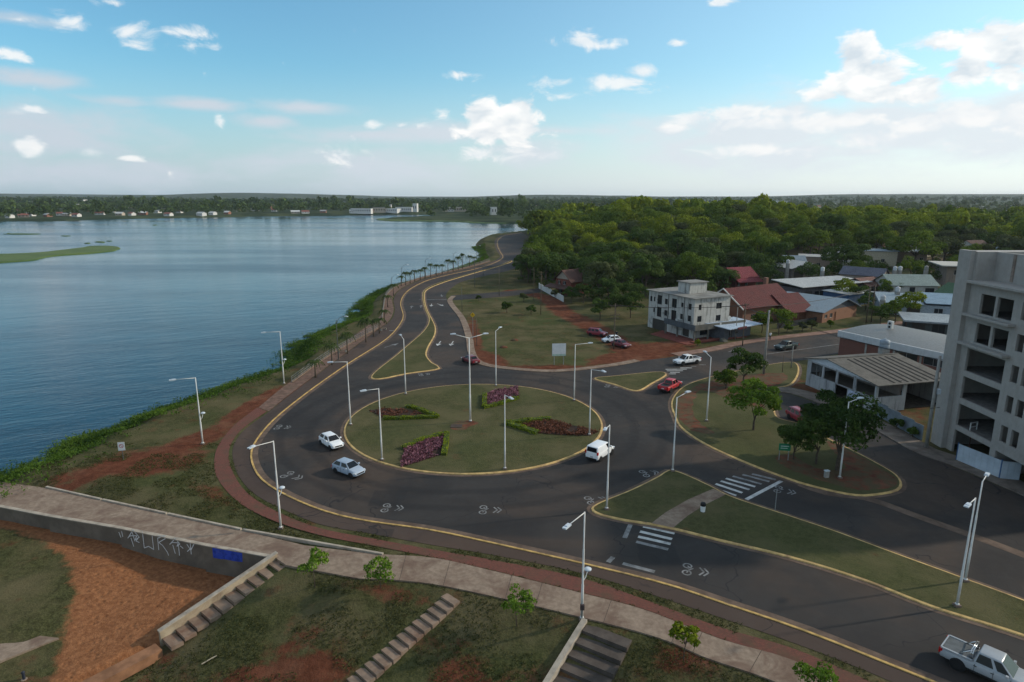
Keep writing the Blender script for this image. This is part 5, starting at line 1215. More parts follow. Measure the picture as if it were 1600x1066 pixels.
def gable(root, Wd, Dp, h, rh, mat, along='x', oh=.5, wmat=None, hip=0.0, pos_=.5):
    if along == 'x':
        y = Dp * pos_; k = rh / y; k2 = rh / (Dp - y); r0, r1 = -oh + hip, Wd + oh - hip
        slab(root, [(-oh, -oh, h - k * oh), (Wd + oh, -oh, h - k * oh), (r1, y, h + rh), (r0, y, h + rh)], .12, mat); slab(root, [(Wd + oh, Dp + oh, h - k2 * oh), (-oh, Dp + oh, h - k2 * oh), (r0, y, h + rh), (r1, y, h + rh)], .12, mat)
        if hip: slab(root, [(-oh, Dp + oh, h - k2 * oh), (-oh, -oh, h - k * oh), (r0, y, h + rh)], .12, mat); slab(root, [(Wd + oh, -oh, h - k * oh), (Wd + oh, Dp + oh, h - k2 * oh), (r1, y, h + rh)], .12, mat)
        elif wmat:
            for x in (0.0, Wd - .2): MB().add([(x, 0, h), (x, Dp, h), (x, y, h + rh - .13), (x + .2, 0, h), (x + .2, Dp, h), (x + .2, y, h + rh - .13)], [(0, 2, 1), (3, 4, 5), (0, 3, 5, 2), (1, 2, 5, 4), (0, 1, 4, 3)]).build("gable_wall", wmat, root)
    else:
        x = Wd * pos_; k = rh / x; k2 = rh / (Wd - x); r0, r1 = -oh + hip, Dp + oh - hip
        slab(root, [(-oh, Dp + oh, h - k * oh), (-oh, -oh, h - k * oh), (x, r0, h + rh), (x, r1, h + rh)], .12, mat); slab(root, [(Wd + oh, -oh, h - k2 * oh), (Wd + oh, Dp + oh, h - k2 * oh), (x, r1, h + rh), (x, r0, h + rh)], .12, mat)
        if wmat:
            for y in (0.0, Dp - .2): MB().add([(0, y, h), (Wd, y, h), (x, y, h + rh - .13), (0, y + .2, h), (Wd, y + .2, h), (x, y + .2, h + rh - .13)], [(0, 1, 2), (3, 5, 4), (0, 2, 5, 3), (1, 4, 5, 2), (0, 3, 4, 1)]).build("gable_wall", wmat, root)
def site(name, A, B, label, cat="house", group=None, z=0.0, width=None):
    a, b = G(A[0], A[1], z), G(B[0], B[1], z); ang = math.atan2(b.y - a.y, b.x - a.x); Wd = width or (b - a).length
    return empty(name, a, ang, label, cat, group), Wd
def tank(px, py, z, label, mat=TANKW, r=.6, hh=1.1):
    p = G(px, py, z); root = empty("water_tank", p, 0, label, "water tank", "rooftop water tanks")
    MB().lathe([(r * .95, .3), (r, .35), (r, .3 + hh * .5), (r * .97, .3 + hh * .52), (r, .3 + hh * .54), (r, .3 + hh), (r * .6, .42 + hh), (r * .3, .5 + hh)], 14).build("drum", mat, root, True)
    MB().box(-r * .8, r * .8, -r * .8, r * .8, -.6, .3).build("stand", CPOLE, root); MB().lathe([(r * .3, .5 + hh), (r * .3, .58 + hh), (.05, .6 + hh)], 10).build("lid", mat, root)

# ---- white three-storey corner building
C = G(1082, 530); ang = math.atan2(.45, .89)      # front runs to the right from the street corner
wb = empty("apartment_building", C, ang, "weathered white three storey corner building with flat roof and stair tower", "building")
STW = stained("render_white_stained", (.44, .43, .40), (.11, .108, .10), .9); WL_, WD_ = 10.2, 15.2; H3 = 8.7
ops = {'f': [(1.0, 2.2, 3.6, 4.9, 'w'), (6.3, 7.7, 3.4, 4.7, 'w'), (6.2, 7.8, 6.1, 7.4, 'w'), (1.2, 2.0, 6.2, 7.4, 'w'), (2.0, 4.6, .6, 2.2, 'w'), (6.0, 7.2, 0, 2.2, 'x')],
       'l': [(.9, 1.9, 3.6, 4.9, 'w'), (.9, 1.8, 6.2, 7.5, 'w'), (3.4, 4.2, 6.4, 7.4, 'w'), (3.4, 4.3, 3.7, 4.9, 'w'), (5.6, 7.2, 3.0, 5.3, 'w'), (5.6, 7.2, 5.9, 7.9, 'w'), (8.6, 9.6, 3.6, 4.9, 'w'), (8.6, 9.6, 6.2, 7.5, 'w'), (10.6, 12.2, 3.0, 5.3, 'w'), (10.6, 12.2, 5.9, 8.0, 'w'), (12.9, 13.5, 6.3, 7.4, 'w'), (12.9, 13.5, 3.8, 4.8, 'w'), (14.0, 14.8, 6.2, 7.4, 'w'), (1.2, 3.2, .2, 2.3, 'x'), (9.0, 13.5, 0, 2.4, 'x')]}
ops['l'] = [(WD_ - b_, WD_ - a_, c_, d_, k_) for a_, b_, c_, d_, k_ in ops['l']]
walls(wb, WL_, WD_, H3, ops, STW, frame=FRAMED)
slab(wb, [(-.5, -.5, H3 + .16), (WL_ + .5, -.5, H3 + .16), (WL_ + .5, WD_ + .5, H3 + .16), (-.5, WD_ + .5, H3 + .16)], .157, M("flat_roof_grey", (.20, .195, .18), .9, .3, .5, dirt=(.11, .11, .10)))
MB().box(3.4, 8.4, 5.5, 9.3, H3 + .162, H3 + 2.5).build("stair_tower", STW, wb); MB().box(3.1, 8.7, 5.2, 9.6, H3 + 2.502, H3 + 2.66).build("tower_roof", MATS["flat_roof_grey"], wb)
MB().box(-.1, 0, 8.2, 8.32, 2.6, H3 - .1).build("drain_pipe", FRAMED, wb); MB().box(-.1, 0, 3.0, 3.12, 2.6, H3 - .1).build("drain_pipe", FRAMED, wb)
FASC = M("fascia_brown_grey", (.125, .120, .105), .85, .2, .8)
MB().box(-1.6, WL_ + 2.6, -2.4, -2.2, 2.35, 3.55).build("fascia", FASC, wb); MB().box(-1.8, -1.6, -2.4, 7.4, 2.35, 3.55).build("fascia", M("fascia_slate", (.075, .085, .095), .85, .2, .8), wb); MB().box(-1.6, WL_ + 2.6, -2.2, 0, 2.75, 2.9).build("canopy_slab", FASC, wb); MB().box(-1.6, 0, 0, 7.4, 2.75, 2.9).build("canopy_slab", FASC, wb)
MB().box(WL_ + .01, WL_ + 2.6, -2.0, 5, 0, 2.7).build("side_wing", FASC, wb)
for x, y in ((-1.55, -2.15), (2.2, -2.15), (6.2, -2.15), (-1.55, 3.2), (-1.55, 7.0)): MB().box(x, x + .3, y, y + .3, 0, 2.74).build("column", FASC, wb)
MB().box(4.4, 6.3, -2.43, -2.405, 2.72, 3.0).build("shop_sign", FRAMEW, wb); MB().lathe([(.26, -.02), (.26, .02)], 14, (5.4, -2.43, 3.30), 'Y').build("shop_emblem", FRAMEW, wb)
MB().box(-.45, 0, 4.5, 5.3, 3.0, 3.6).build("air_conditioner", FRAMEW, wb); MB().lathe([(.5, 0), (.42, .12), (.1, .2)], 14, (WL_ - .5, -.6, 3.9), 'Y').build("satellite_dish", FRAMEW, wb)
MB().box(-3.0, WL_ - 1.0, -3.8, -2.6, 0, .35).build("planter_wall", M("planter_red", (.17, .055, .042), .9, .3, .8), wb)
TERR = [(-5, -3.8), (WL_ + 2, -3.8), (WL_ + 2, 0), (0, 0), (0, 10), (-5, 8)]; MB().prism([(x, y) for x, y in TERR], -.1, .1).build("terrace", MATS["planter_red"], wb)

# ---- kiosk with blue-white canopy beside it
ks, Wd = site("kiosk", (1131, 532), (1172, 524), "small kiosk with pale blue canopy and white lattice door beside the white building", "kiosk")
walls(ks, Wd, 5, 2.6, {'f': [(1.6, 2.8, 0, 2.1, 'w'), (3.6, 4.6, .9, 1.9, 'w')]}, M("kiosk_dark_wall", (.09, .095, .11), .8, .2)); slab(ks, [(-1.2, -2.2, 2.9), (Wd + 1, -2.2, 2.9), (Wd + 1, 5.3, 3.25), (-1.2, 5.3, 3.25)], .14, roof_mat("canopy_pale_blue", (.42, .50, .60), 5, .4)); MB().box(1.4, 4.4, -2.3, -2.205, 2.5, 3.0).build("sign_board", M("sign_maroon", (.10, .025, .03), .6), ks)
for i in range(4): MB().box(-1.6, -.3, -.4 - .32 * i, -.1 - .32 * i, 0, .68 - .17 * i).build("step", FASC, ks)
MB().box(-1.2, 8, 5.6, 10, 0, 3.0).build("rear_shed", M("shed_brick_dull", (.15, .075, .05), .9, .3), ks)

# ---- red-roofed chalet with garage wing
RR = roof_mat("roof_red_sheet", (.100, .022, .020), 4, .7, (.055, .016, .015)); BRK = brick_mat("brick_warm", (.19, .080, .048), (.14, .058, .036), (.12, .08, .06))
h1, Wd = site("chalet", (1159, 508), (1235, 497), "brick chalet with large dark red gable roof and white barge boards", "house")
walls(h1, Wd, 11, 4.6, {'f': [(7.0, 8.4, 1.0, 2.3, 'w'), (3.0, 4.6, 1.0, 2.3, 'w')], 'l': [(3, 4.4, 1.0, 2.2, 'w')]}, BRK); gable(h1, Wd, 11, 4.6, 3.6, RR, 'x', .9, BRK)
for sg_, y0 in ((1, -.9), (-1, 11.9)): slab(h1, [(-1.05, y0, 4.6 - .55), (-.85, y0, 4.6 - .55), (-.85, 5.5, 8.3), (-1.05, 5.5, 8.3)] if sg_ == 1 else [(-.85, y0, 4.05), (-1.05, y0, 4.05), (-1.05, 5.5, 8.3), (-.85, 5.5, 8.3)], .3, FRAMEW, "barge_board")
MB().box(Wd - 2.0, Wd - 1.1, 6.6, 7.5, 6.0, 9.6).build("chimney", BRK, h1)
h2, Wd = site("garage", (1232, 504), (1268, 500), "red roofed garage wing with two timber doors beside the chalet", "garage")
walls(h2, Wd, 9, 2.8, {'f': [(.6, 2.9, 0, 2.3, 'd'), (3.3, Wd - .5, 0, 2.3, 'd')]}, BRK); gable(h2, Wd, 9, 2.8, 3.4, RR, 'x', .6, BRK, pos_=.6)
fn, Wd = site("garden_fence", (1214, 514), (1285, 502), "dark slatted garden fence in front of the garage wing", "fence")
for i in range(int(Wd / .45)): MB().box(i * .45, i * .45 + .40, 0, .06, 0, 1.3).build("board", M("fence_dark", (.025, .027, .03), .7, .2), fn)
h3, Wd = site("bungalow", (1284, 505), (1337, 494), "brick bungalow with pale blue grey gable roof facing the street", "house")
RBL = roof_mat("roof_blue_grey", (.20, .245, .28), 4, .5, (.15, .18, .20), .2, 'Y'); walls(h3, Wd, 15, 2.9, {'f': [(1.0, 2.2, 1.0, 1.9, 'w'), (5.2, 6.2, 0, 2.2, 'd'), (3.4, 4.6, .9, 2.0, 'w')]}, brick_mat("brick_orange", (.26, .11, .055), (.20, .085, .045), (.15, .10, .07))); gable(h3, Wd, 15, 2.9, 2.2, RBL, 'y', .8, M("gable_dark_boards", (.07, .075, .085), .8, .2), pos_=.62)
# ---- red two-tier roof behind
h4, Wd = site("cottage", (1148, 452), (1180, 450), "small cottage with two tier bright red roof among the trees", "house"); R4 = roof_mat("roof_bright_red", (.17, .022, .03), 4, .55)
walls(h4, Wd, 8, 4.2, {'f': [(1, 2, 1, 2.2, 'w'), (4, 5.2, 1, 2.2, 'w')]}, M("wall_dark_red", (.12, .035, .03), .8)); gable(h4, Wd, 8, 4.2, 2.6, R4, 'x', .8, M("wall_dark_red", (.12, .035, .03)), hip=.0); slab(h4, [(-1, -3.2, 2.6), (Wd + .5, -3.2, 2.6), (Wd + .5, 0, 3.9), (-1, 0, 3.9)], .12, R4)
# ---- long white-roofed shed, rust roof, green roof house row
h5, Wd = site("shed", (1252, 470), (1352, 462), "long open shed with white corrugated sheet roof", "shed"); RW = roof_mat("roof_white_sheet", (.40, .40, .39), 5, .5, (.30, .30, .29))
walls(h5, Wd, 11, 3.4, {'f': [(1, 4, 0, 2.6, 'x'), (5, 9, .8, 2.6, 'w'), (11, 15, 0, 2.7, 'x'), (16.5, 19, .9, 2.3, 'w')]}, M("shed_wall_violet_grey", (.095, .085, .095), .85, .3)); slab(h5, [(-1, -1.2, 4.1), (Wd + 1, -1.2, 4.5), (Wd + 1, 11.5, 4.9), (-1, 11.5, 5.0)], .16, RW)
h6, Wd = site("house", (1356, 464), (1392, 460), "low house with rust brown sheet roof next to the white shed", "house"); walls(h6, Wd, 9, 3.5, {'f': [(1, 2.5, 1, 2.4, 'w'), (4, 5, 0, 2.2, 'd'), (6, 7.4, 1, 2.4, 'w')]}, M("wall_dull_grey", (.14, .13, .12), .9, .3)); gable(h6, Wd, 9, 3.5, 1.8, roof_mat("roof_rust", (.17, .085, .065), 5, .7, (.09, .05, .045)), 'x', .7, None)
h7, Wd = site("row_house", (1391, 469), (1461, 470), "white walled row house with grey green roof and dark windows", "house"); walls(h7, Wd, 11, 4.7, {'f': [(1, 2.6, 2.6, 4.1, 'w'), (5, 6.6, 2.4, 3.9, 'w'), (9.4, 12, 2.2, 3.7, 'w'), (12.8, Wd - .4, 1.8, 3.8, 'x')]}, stained("wall_white_row", (.42, .41, .39), (.22, .2, .18), .4), frame=FRAMED); gable(h7, Wd, 11, 4.7, 2.4, roof_mat("roof_grey_green", (.16, .21, .20), 5, .5, (.10, .13, .13)), 'x', .6, MATS["wall_white_row"])
h8, Wd = site("house", (1463, 476), (1500, 482), "cream house with deep green roof left of the unfinished block", "house"); walls(h8, Wd, 9, 3.9, {'f': [(1, 2, 1.8, 3.0, 'w'), (5, 6.4, 1.6, 2.8, 'w')]}, M("wall_cream", (.36, .32, .24), .9, .2)); gable(h8, Wd, 9, 3.9, 2.2, roof_mat("roof_deep_green", (.035, .095, .045), 5, .6), 'x', .8, MATS["wall_cream"])
h9, Wd = site("workshop", (1374, 490), (1500, 498), "low workshop with pale blue flat sheet roofs behind the warehouse", "workshop"); RB9 = roof_mat("roof_pale_blue", (.21, .26, .30), 6, .45, (.17, .22, .26))
walls(h9, Wd, 14, 2.9, {'f': [(1, 3, .9, 2.2, 'w'), (6, 9, 0, 2.4, 'x'), (12, 14, .9, 2.2, 'w')]}, M("wall_pale_blue", (.30, .35, .40), .8, .2)); slab(h9, [(-.4, -.6, 3.1), (Wd * .55, -.6, 3.1), (Wd * .55, 14.4, 3.9), (-.4, 14.4, 3.9)], .14, RB9); slab(h9, [(Wd * .56, -.6, 3.5), (Wd + .5, -.6, 3.5), (Wd + .5, 14.4, 4.4), (Wd * .56, 14.4, 4.4)], .14, roof_mat("roof_steel_blue", (.16, .24, .32), 6, .45))
h10, Wd = site("shop", (1418, 521), (1500, 527), "shop with dark glass front under a broad pale flat roof", "shop"); walls(h10, Wd, 9, 2.7, {'f': [(4.5, 7, .4, 2.4, 'w'), (7.5, 10, .4, 2.4, 'w'), (.6, 3.2, 0, 2.5, 'x')], 'l': [(3, 6, .5, 2.3, 'w')]}, M("shop_dark", (.06, .07, .07), .8), frame=FRAMED); slab(h10, [(-1.2, -1.2, 3.15), (Wd + .5, -1.2, 3.15), (Wd + .5, 9.6, 3.35), (-1.2, 9.6, 3.35)], .38, roof_mat("roof_pale_grey", (.27, .30, .32), 6, .5))
h11, Wd = site("house", (1476, 447), (1530, 449), "two storey house with thin flat overhanging slab roof above the green roof", "house", z=2); walls(h11, Wd, 12, 6.0, {'f': [(2, 4, 3.6, 5.2, 'w'), (6, 9, 3.2, 5.3, 'x'), (10, 12, .8, 2.4, 'w')]}, stained("wall_taupe", (.20, .16, .13), (.10, .08, .07))); slab(h11, [(-2, -2, 6.7), (Wd + 2, -2, 6.7), (Wd + 2, 14, 6.7), (-2, 14, 6.7)], .3, M("slab_pale", (.40, .38, .34), .8, .15))
h12, Wd = site("blue_shed", (1325, 479), (1362, 474), "deep blue walled shed with white roof behind the bungalow", "shed"); walls(h12, Wd, 8, 3.2, {}, M("wall_deep_blue", (.035, .075, .15), .7, .2)); slab(h12, [(-.3, -.3, 3.36), (Wd + .3, -.3, 3.36), (Wd + .3, 8.3, 3.6), (-.3, 8.3, 3.6)], .14, RW)
h13, Wd = site("house", (1236, 438), (1278, 436), "grey block house with open carport and white gable at the wood's edge", "house", z=1.5); walls(h13, Wd, 10, 4.2, {'f': [(1, 5, 0, 3, 'x'), (7, 9, 1.4, 2.8, 'w')]}, M("wall_block_grey", (.16, .14, .125), .9, .3)); gable(h13, Wd, 10, 4.2, 2.0, RW, 'y', .5, M("wall_offwhite", (.46, .45, .42), .9), pos_=.6)
h14, Wd = site("house", (1375, 449), (1402, 439), "gabled house with slate blue roof and pale side wall between trees", "house", z=2, width=8.0); walls(h14, Wd, 12, 3.6, {'f': [(2, 3, 1, 2.2, 'w')]}, stained("wall_pinkish", (.30, .24, .20), (.18, .14, .12), .5)); gable(h14, Wd, 12, 3.6, 2.0, roof_mat("roof_slate_blue", (.075, .085, .12), 5, .6), 'y', .5, MATS["wall_pinkish"])
# ---- chalet in the trees with white garden wall
h15, Wd = site("villa", (868, 459), (892, 463), "villa with tiled brown roofs and red upper windows half hidden by trees", "house"); walls(h15, Wd, 10, 5.0, {'f': [(1, 2.2, 3.2, 4.4, 'w'), (3.2, 4.6, 3.2, 4.4, 'w'), (1.5, 3, .6, 2.2, 'w'), (5.5, 6.6, 0, 2.3, 'd')]}, M("wall_red_brown", (.16, .055, .04), .85, .3)); RT = roof_mat("roof_tile_brown", (.10, .055, .045), 3, .8, (.06, .04, .035)); gable(h15, Wd, 10, 5.0, 2.8, RT, 'y', .8, M("wall_cream_gable", (.34, .29, .24), .9)); slab(h15, [(-2.5, -3.0, 2.4), (Wd + .5, -3.0, 2.4), (Wd + .5, 0, 3.1), (-2.5, 0, 3.1)], .12, RT)
gw, Wd = site("garden_wall", (842, 451), (880, 472), "whitewashed garden wall in front of the villa", "wall")
npan = 8
for i in range(npan): MB().box(i * Wd / npan + .02, (i + 1) * Wd / npan - .02, 0, .2, 0, 1.7).build("panel", stained("whitewash", (.52, .52, .50), (.30, .27, .24), .5), gw); MB().box(i * Wd / npan - .12, i * Wd / npan + .12, -.05, .25, 0, 1.9).build("pier", MATS["whitewash"], gw)

# ---- vaulted warehouse
a, b = G(1313, 524, 4.3), G(1487, 563, 4.3); ang = math.atan2(b.y - a.y, b.x - a.x); wh = empty("warehouse", (a.x, a.y, 0), ang, "brick warehouse with curved pale metal roof and white fascia", "warehouse"); Wd = (b - a).length + 14
BRW = brick_mat("brick_red_dark", (.175, .062, .042), (.13, .046, .034), (.10, .06, .05), 3.2); walls(wh, Wd, 15, 4.3, {'f': [(11.2, 15.2, 2.6, 3.9, 'w'), (16.2, 19.5, 2.6, 3.9, 'w')]}, BRW, frame=STEEL)
for x in (5.4, 10.8, 15.6, 20): MB().box(x, x + .35, -.06, -.002, 0, 4.3).build("pilaster", CPOLE, wh)
FW = stained("fascia_white", (.46, .48, .50), (.30, .30, .30), .4); MB().box(-.3, Wd, -.35, -.07, 4.0, 5.2).build("fascia", FW, wh); MB().box(-.35, -.302, -.35, 15.3, 4.0, 5.2).build("fascia", FW, wh)
mb = MB(); n = 14; A_ = [(-.3 + .0, -.05 + 15.3 * k / n, 5.05 + 0.65 * math.sin(math.pi * k / n)) for k in range(n + 1)]; mb.v = A_ + [(Wd, y, z) for _, y, z in A_] + [(x, y, z - .1) for x, y, z in A_] + [(Wd, y, z - .1) for _, y, z in A_]
for k in range(n): mb.f += [(k, n + 1 + k, n + 2 + k, k + 1), (2 * n + 2 + k, 2 * n + 3 + k, 3 * n + 4 + k, 3 * n + 3 + k)]
mb.f.append(tuple(range(n + 1)) + tuple(range(3 * n + 2, 2 * n + 1, -1)))
mb.build("roof", roof_mat("roof_vault_grey", (.25, .24, .225), 2.2, .55, (.22, .215, .20)), wh, True); MB().add([(0.0, y, z - .12) for _, y, z in A_], [tuple(range(n + 1))]).build("end_wall", FW, wh)
p = G(1392, 505, 6.8); ac = empty("air_conditioner", p, ang, "white twin fan air conditioner standing on the warehouse roof", "air conditioner"); MB().box(-.45, .45, -.3, .3, -.2, 1.3).build("case", FRAMEW, ac)
for z in (.2, .85): MB().lathe([(.24, -.01), (.24, .01)], 12, (0, -.31, z), 'Y').build("fan", TRIM, ac)

# ---- ruin with fibre-cement roof
a, b = G(1258.5, 601), G(1365, 645); ang = math.atan2(b.y - a.y, b.x - a.x); ru = empty("derelict_building", (a.x, a.y, 0), ang, "derelict pale building with open window holes and ribbed grey gable roof", "building"); Wd = (b - a).length; Dp = 12.5
WRN = stained("wall_peeling_white", (.36, .37, .38), (.13, .135, .14), .9)
walls(ru, Wd, Dp, 4.25, {'f': [(.9, 3.4, 2.1, 4.0, 'o'), (3.8, 6.4, 2.1, 4.0, 'o'), (6.8, 10.0, 2.1, 4.0, 'o'), (10.5, Wd - .3, 2.1, 4.0, 'o'), (6.5, 9.0, 0, 2.0, 'o'), (11.4, 12.4, .2, 1.9, 'o')], 'r': [(.4, 4.6, 2.2, 4.0, 'o'), (5.2, 12.0, 0, 3.9, 'o')]}, WRN, thick=.2)
MB().box(.25, Wd - .25, .24, Dp - .3, .03, .12).build("ground_floor", M("floor_rubble", (.06, .05, .042), .95, .4), ru); MB().box(.25, Wd - .25, .24, 4.38, 1.98, 2.1).build("upper_floor", M("floor_dusty", (.10, .085, .07), .9), ru); MB().box(.3, Wd - .3, 4.4, 4.55, 0, 4.4).build("inner_wall", stained("inner_wall_pink", (.20, .165, .15), (.10, .08, .075), .6), ru)
for x in (2.1, 2.9): MB().box(x, x + .06, .05, .12, 2.1, 4.0).build("window_bar", STEEL, ru)
MB().box(9.2, 11.2, -.03, -.003, .3, 1.9).build("poster", M("poster_blue_white", (.38, .42, .52), .7, .4, 3), ru)
RF = roof_mat("roof_fibre_cement", (.128, .118, .104), 1.2, .85, (.066, .060, .053)); pk = 4.6; rz = 5.55
slab(ru, [(-.6, Dp + .4, 4.4), (-.6, -.5, 4.4), (pk, -.5, rz), (pk, Dp + .4, rz)], .1, RF); slab(ru, [(Wd + .7, -.5, 4.2), (Wd + .7, Dp + .4, 4.2), (pk, Dp + .4, rz), (pk, -.5, rz)], .1, RF)
MB().add([(-.1, -.02, 4.25), (Wd, -.02, 4.25), (pk, -.02, rz - .12), (-.1, -.02, 4.32), (-.1, .18, 4.25), (Wd, .18, 4.25), (pk, .18, rz - .12), (-.1, .18, 4.32)], [(0, 1, 2, 3), (7, 6, 5, 4), (0, 3, 7, 4), (3, 2, 6, 7), (2, 1, 5, 6), (1, 0, 4, 5)]).build("gable_wall", M("gable_pale_blue", (.50, .53, .57), .7, .12), ru)
DG = M("roof_rib_dark", (.030, .028, .026), .9); q = .02
for i in range(8):
    y = 2.6 + i * 1.15; k = (4.2 - rz) / (Wd + .7 - pk); P = []
    for x in (pk + .8, Wd + .2): z = rz + k * (x - pk); P += [(x, y, z + .01), (x, y + .28, z + .01), (x, y, z + .05), (x, y + .28, z + .05)]
    MB().add(P, [(2, 3, 7, 6), (0, 2, 6, 4), (1, 5, 7, 3), (0, 1, 3, 2), (4, 6, 7, 5)]).build("roof_gap", DG, ru)
MB().box(pk - .2, pk + .2, -.5, Dp + .4, rz + .002, rz + .08).build("ridge_cap", RF, ru)
p = G(1380, 553, 4.6); tank(1380, 556, 4.8, "grey water tank standing between the ruin roof and the warehouse", TANKG, .75, 1.3)
# hoarding beside the ruin
a, b = G(1366, 646), G(1440, 688); ho, Wd = site("hoarding", (1366, 647), (1440, 689), "grey blue sheet metal hoarding along the pavement beside the ruin", "fence"); HM = M("hoarding_blue_grey", (.16, .19, .215), .6, .25, .8, dirt=(.11, .12, .12))
n = int(Wd / .9)
for i in range(n): MB().box(i * Wd / n + .01, (i + 1) * Wd / n - .01, .02 * (i % 2), .02 * (i % 2) + .05, 0, 1.9 + .08 * ((i * 7) % 3)).build("sheet", HM, ho)

# ---- unfinished concrete block
X0 = 53.0; Y1 = 75.0; uc = empty("unfinished_block", (X0, Y1, 0), -math.pi / 2, "unfinished bare concrete apartment block with open floors", "building")   # local x runs towards the camera along the street, local y away from the street
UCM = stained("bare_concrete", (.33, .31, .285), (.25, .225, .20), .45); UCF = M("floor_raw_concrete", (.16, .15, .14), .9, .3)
Wd, Dp, FH = 17.5, 14.0, 3.35; lv = [3.3 + FH * i for i in range(6)]
ops = []
for i in range(5):
    z0, z1 = (lv[i] + .55, lv[i + 1] - .45) if i < 5 else (0, 0)
    if i < 3: ops.append((2.6, 8.4, lv[i] + .12, lv[i + 1] - .55, 'o'))
    else: ops += [(3.4, 5.6, lv[i] + .35, lv[i + 1] - .75, 'o'), (5.95, 8.2, lv[i] + .35, lv[i + 1] - .75, 'o')]
    for x in (9.4, 10.9, 13.2, 15.2): ops.append((x, x + 1.0, lv[i] + .75, lv[i + 1] - .75, 'o'))
ops += [(2.6, 8.4, .0, lv[0] - .45, 'o'), (9.2, 16, 0, lv[0] - .45, 'o')]
walls(uc, Wd, Dp, lv[5] + .3, {'f': ops, 'b': [(x, x + 2, lv[i] + .9, lv[i] + 2.2, 'o') for i in range(5) for x in (4, 12)]}, UCM, thick=.28)
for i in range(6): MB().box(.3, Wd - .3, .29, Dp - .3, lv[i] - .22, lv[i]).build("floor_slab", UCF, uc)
for i in range(6):
    zt = lv[i] if i < 5 else lv[5]
    MB().box(.29, Wd - .3, 7.2, 7.35, (0 if i == 0 else lv[i - 1]) + .002, lv[i] - .222).build("partition", UCM, uc)
    for x in (8.75, 16.4): MB().box(x, x + .2, .3, 7.19, (0 if i == 0 else lv[i - 1]) + .003, lv[i] - .223).build("partition", UCM, uc)
MB().box(-.5, 1.5, -.55, .0 - .003, 0, lv[5] + 3.9).build("pillar", UCM, uc)
MB().box(1.8, Wd, .0 + 2.2, 2.5, lv[5] + .301, lv[5] + 3.8).build("penthouse_wall", UCM, uc); MB().box(-.4, 1.79, .003, Dp, lv[5] + .302, lv[5] + 3.8).build("penthouse_wall", UCM, uc)
MB().box(8.5, Wd, 1.5, Dp, lv[5] + 3.82, lv[5] + 4.05).build("top_slab", UCM, uc); MB().box(1.6, 10.5, -.9, 2.19, lv[5] + .31, lv[5] + .55).build("balcony_slab", UCM, uc)
for i in (3, 4): MB().box(1.8, 9.0, -.9, -.003, lv[i] - .1, lv[i] + .15).build("balcony_slab", UCM, uc)
MB().box(4.4, 4.75, 2.1, 2.19, lv[5] + .7, lv[5] + 3.7).build("rust_streak", M("rust_streak", (.22, .17, .14), .9, .3), uc)
tr = empty("trestle", (X0 + 1.0, Y1 - 4.2, lv[0]), .4, "small pale timber trestle on the first open floor of the unfinished block", "trestle")
for x in (-.6, .6): MB().box(x - .05, x + .05, -.05, .05, 0, 1.0).build("leg", FRAMEW, tr)
for z in (.4, .9): MB().box(-.55, .55, -.04, .04, z, z + .1).build("rail", FRAMEW, tr)
# white hoarding in front
hw, Wd = site("hoarding", (1494, 720), (1560, 748), "white painted hoarding in front of the unfinished block", "fence"); HWM = M("hoarding_white", (.40, .46, .52), .6, .15, .7, dirt=(.28, .30, .32)); n = 7
for i in range(n): MB().box(i * Wd / n + .01, (i + 1) * Wd / n - .01, 0, .05, 0, 2.1).build("sheet", HWM, hw)
MB().box(-.08, -.005, -.03, .09, 0, 2.25).build("post", M("post_blue", (.05, .12, .25), .6), hw); MB().box(Wd + .005, Wd + .09, -.03, .09, 0, 2.25).build("post", MATS["post_blue"], hw)
hw2, Wd = site("hoarding", (1562, 749), (1592, 752), "short white hoarding end panel turning in from the pavement", "fence")
for i in range(3): MB().box(i * Wd / 3 + .01, (i + 1) * Wd / 3 - .01, 0, .05, 0, 2.1).build("sheet", HWM, hw2)
b = G(1512, 712); sb_ = empty("site_sign", (b.x, b.y, 0), -1.2, "small white site board on a post behind the white hoarding", "sign"); MB().tube([(0, 0, 0), (0, 0, 3.0)], .04, 6).build("post", WOOD, sb_); MB().box(-.6, .6, -.06, -.03, 2.6, 3.3).build("board", FRAMEW, sb_)
for px, py, z, lb, mt in ((1285, 425, 6.0, "white water tank on the grey block house", TANKW), (1231, 413, 7, "pale round tank on a roof at the wood's edge", TANKW), (1398, 424, 6.5, "left white tank of a pair behind the row house", TANKW), (1406, 424, 6.5, "right white tank of a pair behind the row house", TANKW), (1447, 423, 6.4, "dull tank on the row house roof", CPOLE), (1402, 459, 4.0, "white tank on the workshop roof", TANKW), (1379, 471, 3.6, "small white tank at the workshop's left end", TANKW), (1558, 392, 8.6, "dark grey tank beside the flat slab roof", TANKG)):
    tank(px, py, z, lb, mt)

